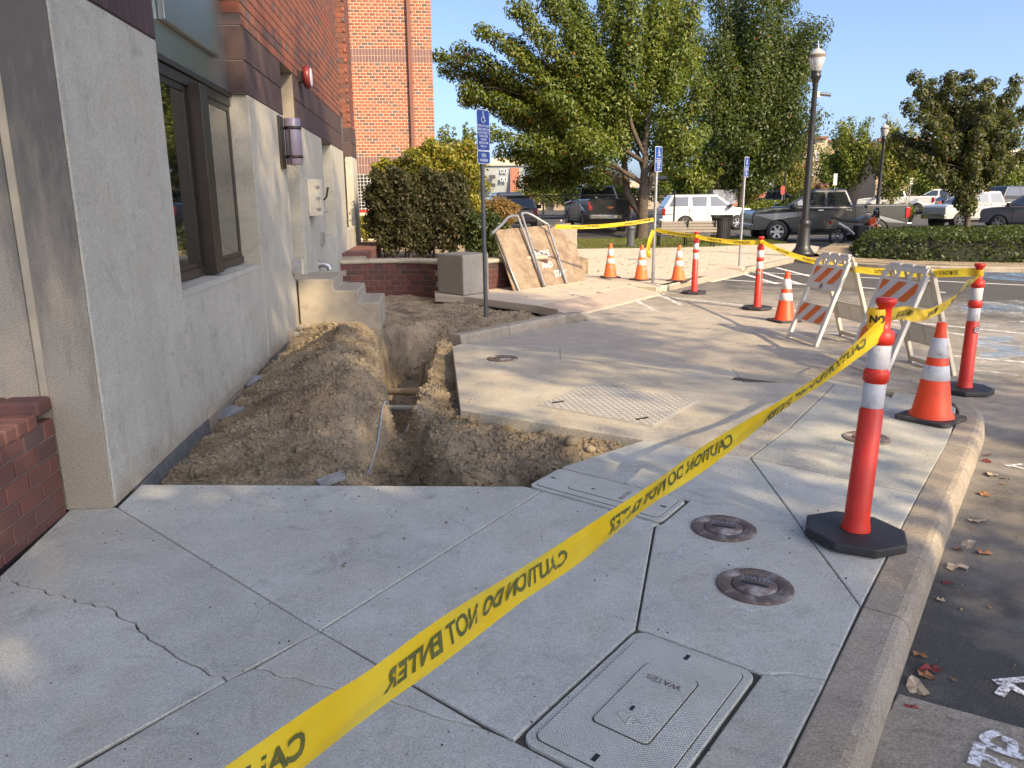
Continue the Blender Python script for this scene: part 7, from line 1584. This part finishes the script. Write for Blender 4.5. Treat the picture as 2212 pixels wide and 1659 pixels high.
keep = rng.random(len(x)) < np.clip(1.4 - (np.hypot(x - 12, y - 18)) / 16, 0.25, 1); x, y = x[keep], y[keep]; n = len(x)
u = rng.random(n); hh = hedge_h(x, y); edge = edist(x, y, hp) < 0.55; z = np.where(edge, hh * (0.05 + 0.98 * u), hh * (0.86 + 0.2 * u))
V, F, tone = leaf_cloud(rng, np.zeros((1, 3)), np.full((1, 3), 0.02), n, 0.10); V = V.reshape(-1, 4, 3) + np.stack([x, y, z], -1)[:, None, :]
o = npmesh('ground_cover', V.reshape(-1, 3), F, 'leaf_cover', None, tone); o['kind'] = 'stuff'; o['label'] = 'low leafy ground cover filling the kerbed island'
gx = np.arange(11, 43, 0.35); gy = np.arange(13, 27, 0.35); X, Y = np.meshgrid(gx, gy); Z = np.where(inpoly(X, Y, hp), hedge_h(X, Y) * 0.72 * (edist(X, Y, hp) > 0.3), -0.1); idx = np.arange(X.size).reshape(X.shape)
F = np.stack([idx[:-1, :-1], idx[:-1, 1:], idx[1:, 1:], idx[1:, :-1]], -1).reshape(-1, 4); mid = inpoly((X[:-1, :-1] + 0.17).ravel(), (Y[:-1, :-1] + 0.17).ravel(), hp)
o = npmesh('cover_core', np.stack([X.ravel(), Y.ravel(), Z.ravel()], -1), F[mid], 'hedge_core'); o['kind'] = 'stuff'; o['label'] = 'dark core added under the ground cover leaves'  # added dark core surface, standing for the shade below the leaf shell
# ------------------------------------------------------------------ grass strip by the bench
gp_ = [(3.7, 26.7), (8.6, 26.4), (13.2, 27.9), (14.0, 33.5), (3.0, 33.5)]
o = MB().prism(gp_, -0.2, 0.012).build('lawn', 'grass_soil'); o['kind'] = 'structure'
rng = np.random.default_rng(17); n = 26000; x = rng.uniform(3, 14, n); y = rng.uniform(26.3, 33.4, n); m = inpoly(x, y, gp_); x, y = x[m], y[m]; n = len(x)
a = rng.uniform(0, 6.28, n); h_ = rng.uniform(0.03, 0.08, n); w = 0.012; dx, dy = np.cos(a) * w, np.sin(a) * w; lx, ly = rng.normal(size=n) * 0.02, rng.normal(size=n) * 0.02
V = np.stack([np.stack([x - dx, y - dy, np.full(n, 0.01)], -1), np.stack([x + dx, y + dy, np.full(n, 0.01)], -1), np.stack([x + lx, y + ly, h_], -1)], 1).reshape(-1, 3)
o = npmesh('grass', V, np.arange(n * 3).reshape(-1, 3), 'grass_blade', None, rng.random(n)); o['kind'] = 'stuff'; o['label'] = 'short yellow-green grass strip by the bench'
# ------------------------------------------------------------------ raised back lot and street
o = MB().add([(-8, 33.5, -0.1), (14, 33.5, -0.1), (14, 34.0, 0.05), (14, 36.0, 0.29), (15, 62, 0.30), (-8, 62, 0.30), (-8, 36, 0.29), (-8, 34.0, 0.05)], [(0, 1, 2, 7), (7, 2, 3, 6), (6, 3, 4, 5)]).build('back_lot', 'asphalt'); o['kind'] = 'structure'
o = MB().add([(15.5, 50, AZ + 0.004), (120, 50, AZ + 0.004), (120, 64, 0.36), (15.5, 64, 0.36), (120, 160, 1.0), (-40, 160, 1.0), (-40, 64, 0.32), (15.5, 64, 0.36)], [(0, 1, 2, 3), (6, 7, 2, 4, 5)]).build('street', 'asphalt'); o['kind'] = 'structure'
# ------------------------------------------------------------------ chain-link fence
fe = thing('chain_link_fence', 'black chain-link fence with round posts before the parked vehicles', 'fence', (6.0, 33.2, 0))
fa, fb2 = P_at(1020, 34.2, 0.02), P_at(1457, 33.0, 0.02)
FL = (fb2 - fa).length; fd = (fb2 - fa).normalized(); nP = [0.0, 0.36, 0.78, 1.0]
for k in nP: q_ = fa.lerp(fb2, k); MB().tube([q_ + Vector((0, 0, -0.1)), q_ + Vector((0, 0, 1.98 if k == 1.0 else 1.88))], 0.04, 10).build('post', 'black_metal', fe)
for z in (1.84, 0.12, 1.0): MB().tube([fa + Vector((0, 0, z)), fb2 + Vector((0, 0, z))], 0.022 if z > 1.5 else 0.014, 8).build('rail', 'black_metal', fe)
wm = MB(); st_w = 0.11; H_ = 1.72
nW = int((FL + H_) / st_w)
for k in range(nW):
    for sgn in (1, -1):
        s0 = k * st_w - (H_ if sgn == 1 else 0); pts = []
        e0, e1 = (s0, s0 + H_) if sgn == 1 else (s0, s0 - H_)
        # clip along the run
        def zz(s): return 0.12 + (s - e0) * (1 if sgn == 1 else -1)
        lo, hi = max(0, min(e0, e1)), min(FL, max(e0, e1))
        if hi - lo < 0.05: continue
        wm.bar(fa + fd * lo + Vector((0, 0, zz(lo))), fa + fd * hi + Vector((0, 0, zz(hi))), 0.007, 0.007)
o = wm.build('wire_mesh', 'black_metal', fe); o['kind'] = 'stuff'
# ------------------------------------------------------------------ buildings in the distance
def block(par, name, mat, px0, px1, ytop, depth, dz=9.0, ybase=None):
    a, b_ = DD(px0, ytop, depth), DD(px1, ytop, depth); z0 = -0.5 if ybase is None else DD(px0, ybase, depth).z
    u = (b_ - a); u.z = 0; f = Vector((RM[0][2], RM[1][2], 0)).normalized() * dz
    vs = [Vector((a.x, a.y, z0)), Vector((b_.x, b_.y, z0)), Vector((b_.x, b_.y, z0)) + f, Vector((a.x, a.y, z0)) + f]
    vs += [Vector((v.x, v.y, a.z)) for v in vs]
    return MB().add(vs, [(0, 3, 2, 1), (4, 5, 6, 7), (0, 1, 5, 4), (1, 2, 6, 5), (2, 3, 7, 6), (3, 0, 4, 7)]).build(name, mat, par)
def face_box(par, name, mat, px0, px1, y0, y1, depth, out=0.06, th=0.05):
    d = depth - out; a, b_, c, e = DD(px0, y1, d), DD(px1, y1, d), DD(px1, y0, d), DD(px0, y0, d); f = Vector((RM[0][2], RM[1][2], 0)).normalized() * th
    q_ = [a, b_, c, e]; return MB().add(q_ + [p + f for p in q_], [(0, 1, 2, 3), (7, 6, 5, 4)] + [(i, i + 4, (i + 1) % 4 + 4, (i + 1) % 4) for i in range(4)]).build(name, mat, par)
def win(par, px0, px1, y0, y1, depth):
    fr = face_box(par, 'window', 'trim_white', px0 - 1.2, px1 + 1.2, y0 - 1.2, y1 + 1.2, depth, 0.06, 0.05); face_box(fr, 'pane', 'pane_far', px0, px1, y0, y1, depth, 0.075, 0.01)
def far_building(label, px, depth): q_ = P_at(px, depth, 0.0); return thing('apartment_building', label, 'building', tuple(q_))
D = 112; b1_ = far_building('grey and brick apartment block seen between bush and tree', 1090, D)
block(b1_, 'wall', 'stucco_grey', 1042, 1132, 357, D); block(b1_, 'parapet', 'stucco_cream', 1040, 1134, 352, D - 0.4, 9.8, 358); face_box(b1_, 'brick_panel', 'far_brick', 1102, 1121, 363, 425, D); block(b1_, 'penthouse', 'stucco_cream', 1060, 1126, 342, D + 3, 5)
for x in (1082, 1090): win(b1_, x, x + 4, 366, 373, D); win(b1_, x, x + 4, 384, 391, D)
for y in (378, 396): face_box(b1_, 'balcony', 'balcony_dark', 1056, 1070, y, y + 8, D, 0.8, 0.6)
D = 100; b2_ = far_building('row of low brown and cream shop buildings behind the fence', 1210, D)
block(b2_, 'wall', 'stucco_cream', 1134, 1296, 386, D); block(b2_, 'wall_bay', 'far_brick', 1134, 1160, 380, D - 1, 6); block(b2_, 'wall_bay', 'stucco_tan', 1196, 1296, 390, D - 1.2, 6); face_box(b2_, 'roof_band', 'roof_brown', 1160, 1298, 384, 391, D - 1, 0.4, 0.3)
for x in (1166, 1176, 1206, 1222, 1240, 1258): win(b2_, x, x + 7, 396, 406, D - 1.2)
D = 96; b3_ = far_building('beige three-storey apartments with white windows and balconies behind the tall lamp', 1760, D)
block(b3_, 'wall', 'stucco_cream', 1640, 1740, 318, D); block(b3_, 'wall', 'stucco_beige', 1700, 1788, 300, D - 2, 10); block(b3_, 'roof', 'roof_brown', 1697, 1790, 295, D - 2.6, 11, 300); block(b3_, 'wall', 'stucco_tan', 1788, 1880, 306, D + 1, 8); block(b3_, 'roof', 'roof_brown', 1788, 1882, 302, D + 0.5, 8.8, 306)
for yy in (330, 362, 394):
    for x in (1752, 1763, 1774): win(b3_, x, x + 4, yy, yy + 16, D - 2)
    for x in (1650, 1664): win(b3_, x, x + 5, yy, yy + 9, D)
    face_box(b3_, 'balcony', 'balcony_dark', 1712, 1738, yy + 4, yy + 15, D - 2, 1.2, 1.0); face_box(b3_, 'balcony_recess', 'roof_brown', 1712, 1738, yy - 14, yy + 4, D - 2, 0.05, 0.03)
    face_box(b3_, 'balcony', 'balcony_dark', 1800, 1826, yy + 4, yy + 15, D + 1, 1.2, 1.0)
D = 88; b4_ = far_building('tan apartment wing behind the autumn tree', 1940, D)
block(b4_, 'wall', 'stucco_beige', 1900, 1985, 304, D); block(b4_, 'wall', 'stucco_tan', 1940, 2010, 296, D + 2, 8); face_box(b4_, 'roof_band', 'roof_brown', 1898, 1987, 298, 305, D, 0.4, 0.4); block(b4_, 'wall', 'stucco_tan', 2010, 2330, 324, D + 6, 10)
for yy in (322, 352, 384):
    for x in (1912, 1930, 1952): win(b4_, x, x + 6, yy, yy + 12, D)
    for x in (2030, 2060, 2120, 2160, 2190): win(b4_, x, x + 7, yy, yy + 12, D + 6)
D = 80; b5_ = far_building('small red brick house with white window sills beyond the bushes', 1620, D)
block(b5_, 'wall', 'far_brick', 1585, 1655, 396, D); 
for x in (1597, 1614, 1630): win(b5_, x, x + 6, 408, 424, D)
D = 100; b6_ = far_building('long pale building low behind the trees at the centre', 1400, D); block(b6_, 'wall', 'stucco_beige', 1298, 1440, 392, D); block(b6_, 'wall', 'stucco_tan', 1440, 1585, 398, D, 8)
for x in range(1310, 1580, 22): win(b6_, x, x + 8, 404, 414, D)
D = 90; b7_ = far_building('pale buildings at the far right edge', 2150, D); block(b7_, 'wall', 'stucco_cream', 2100, 2360, 372, D - 8, 6)
for x in range(2110, 2300, 24): win(b7_, x, x + 9, 384, 398, D - 8)
# carport
cp = thing('carport', 'tan flat-roofed carport with slanted posts behind the white vehicle', 'carport', tuple(P_at(1510, 56, 0)))
D = 56; face_box(cp, 'roof', 'canopy_tan', 1428, 1602, 380, 387, D, 0.0, 4.0)
for x in (1452, 1530, 1576): a, b_ = DD(x, 432, D + 1.5), DD(x + 6, 386, D + 1.0); MB().bar((a.x, a.y, -0.2), b_, 0.22, 0.22).build('post', 'canopy_tan', cp)
te = thing('trash_enclosure', 'grey trash enclosure with metal gates and pale piers', 'enclosure', tuple(P_at(1550, 52, 0)))
D = 52; face_box(te, 'gate', 'paint_grey', 1540, 1568, 410, 440, D, 0, 0.1); face_box(te, 'gate', 'paint_grey', 1569, 1590, 410, 440, D, 0, 0.1); face_box(te, 'pier', 'stucco_beige', 1591, 1602, 406, 440, D, 0, 0.6); face_box(te, 'pier', 'stucco_beige', 1470, 1482, 407, 440, D, 0, 0.6)
# small street signs
def road_sign(px, y0, y1, ybase, depth, mat, label, w=0.28):
    t = thing('road_sign', label, 'road sign', tuple(P_at(px, depth, 0.0)), group='small distant road signs'); a = DD(px, y0, depth); b_ = DD(px, y1, depth)
    MB().tube([(a.x, a.y, -0.2), (a.x, a.y, a.z)], 0.03, 6).build('pole', 'galvanized', t); ux = Vector((RM[0][0], RM[1][0], 0)).normalized() * w / 2; f = Vector((RM[0][2], RM[1][2], 0)).normalized() * -0.05
    q_ = [Vector((a.x, a.y, b_.z)) - ux + f, Vector((a.x, a.y, b_.z)) + ux + f, Vector((a.x, a.y, a.z)) + ux + f, Vector((a.x, a.y, a.z)) - ux + f]
    MB().add(q_ + [p - f * 0.4 for p in q_], [(0, 1, 2, 3), (7, 6, 5, 4)] + [(i, i + 4, (i + 1) % 4 + 4, (i + 1) % 4) for i in range(4)]).build('plate', mat, t)
road_sign(1691, 402, 420, 450, 58, 'paint_red', 'small red sign on the distant lamp pole')
road_sign(1805, 375, 400, 450, 60, 'trim_white', 'small white sign with dark print near the apartments')
road_sign(1969, 383, 398, 450, 62, 'trim_white', 'small white sign behind the white pickups')
road_sign(2052, 380, 394, 450, 62, 'trim_white', 'small white sign left of the young tree')
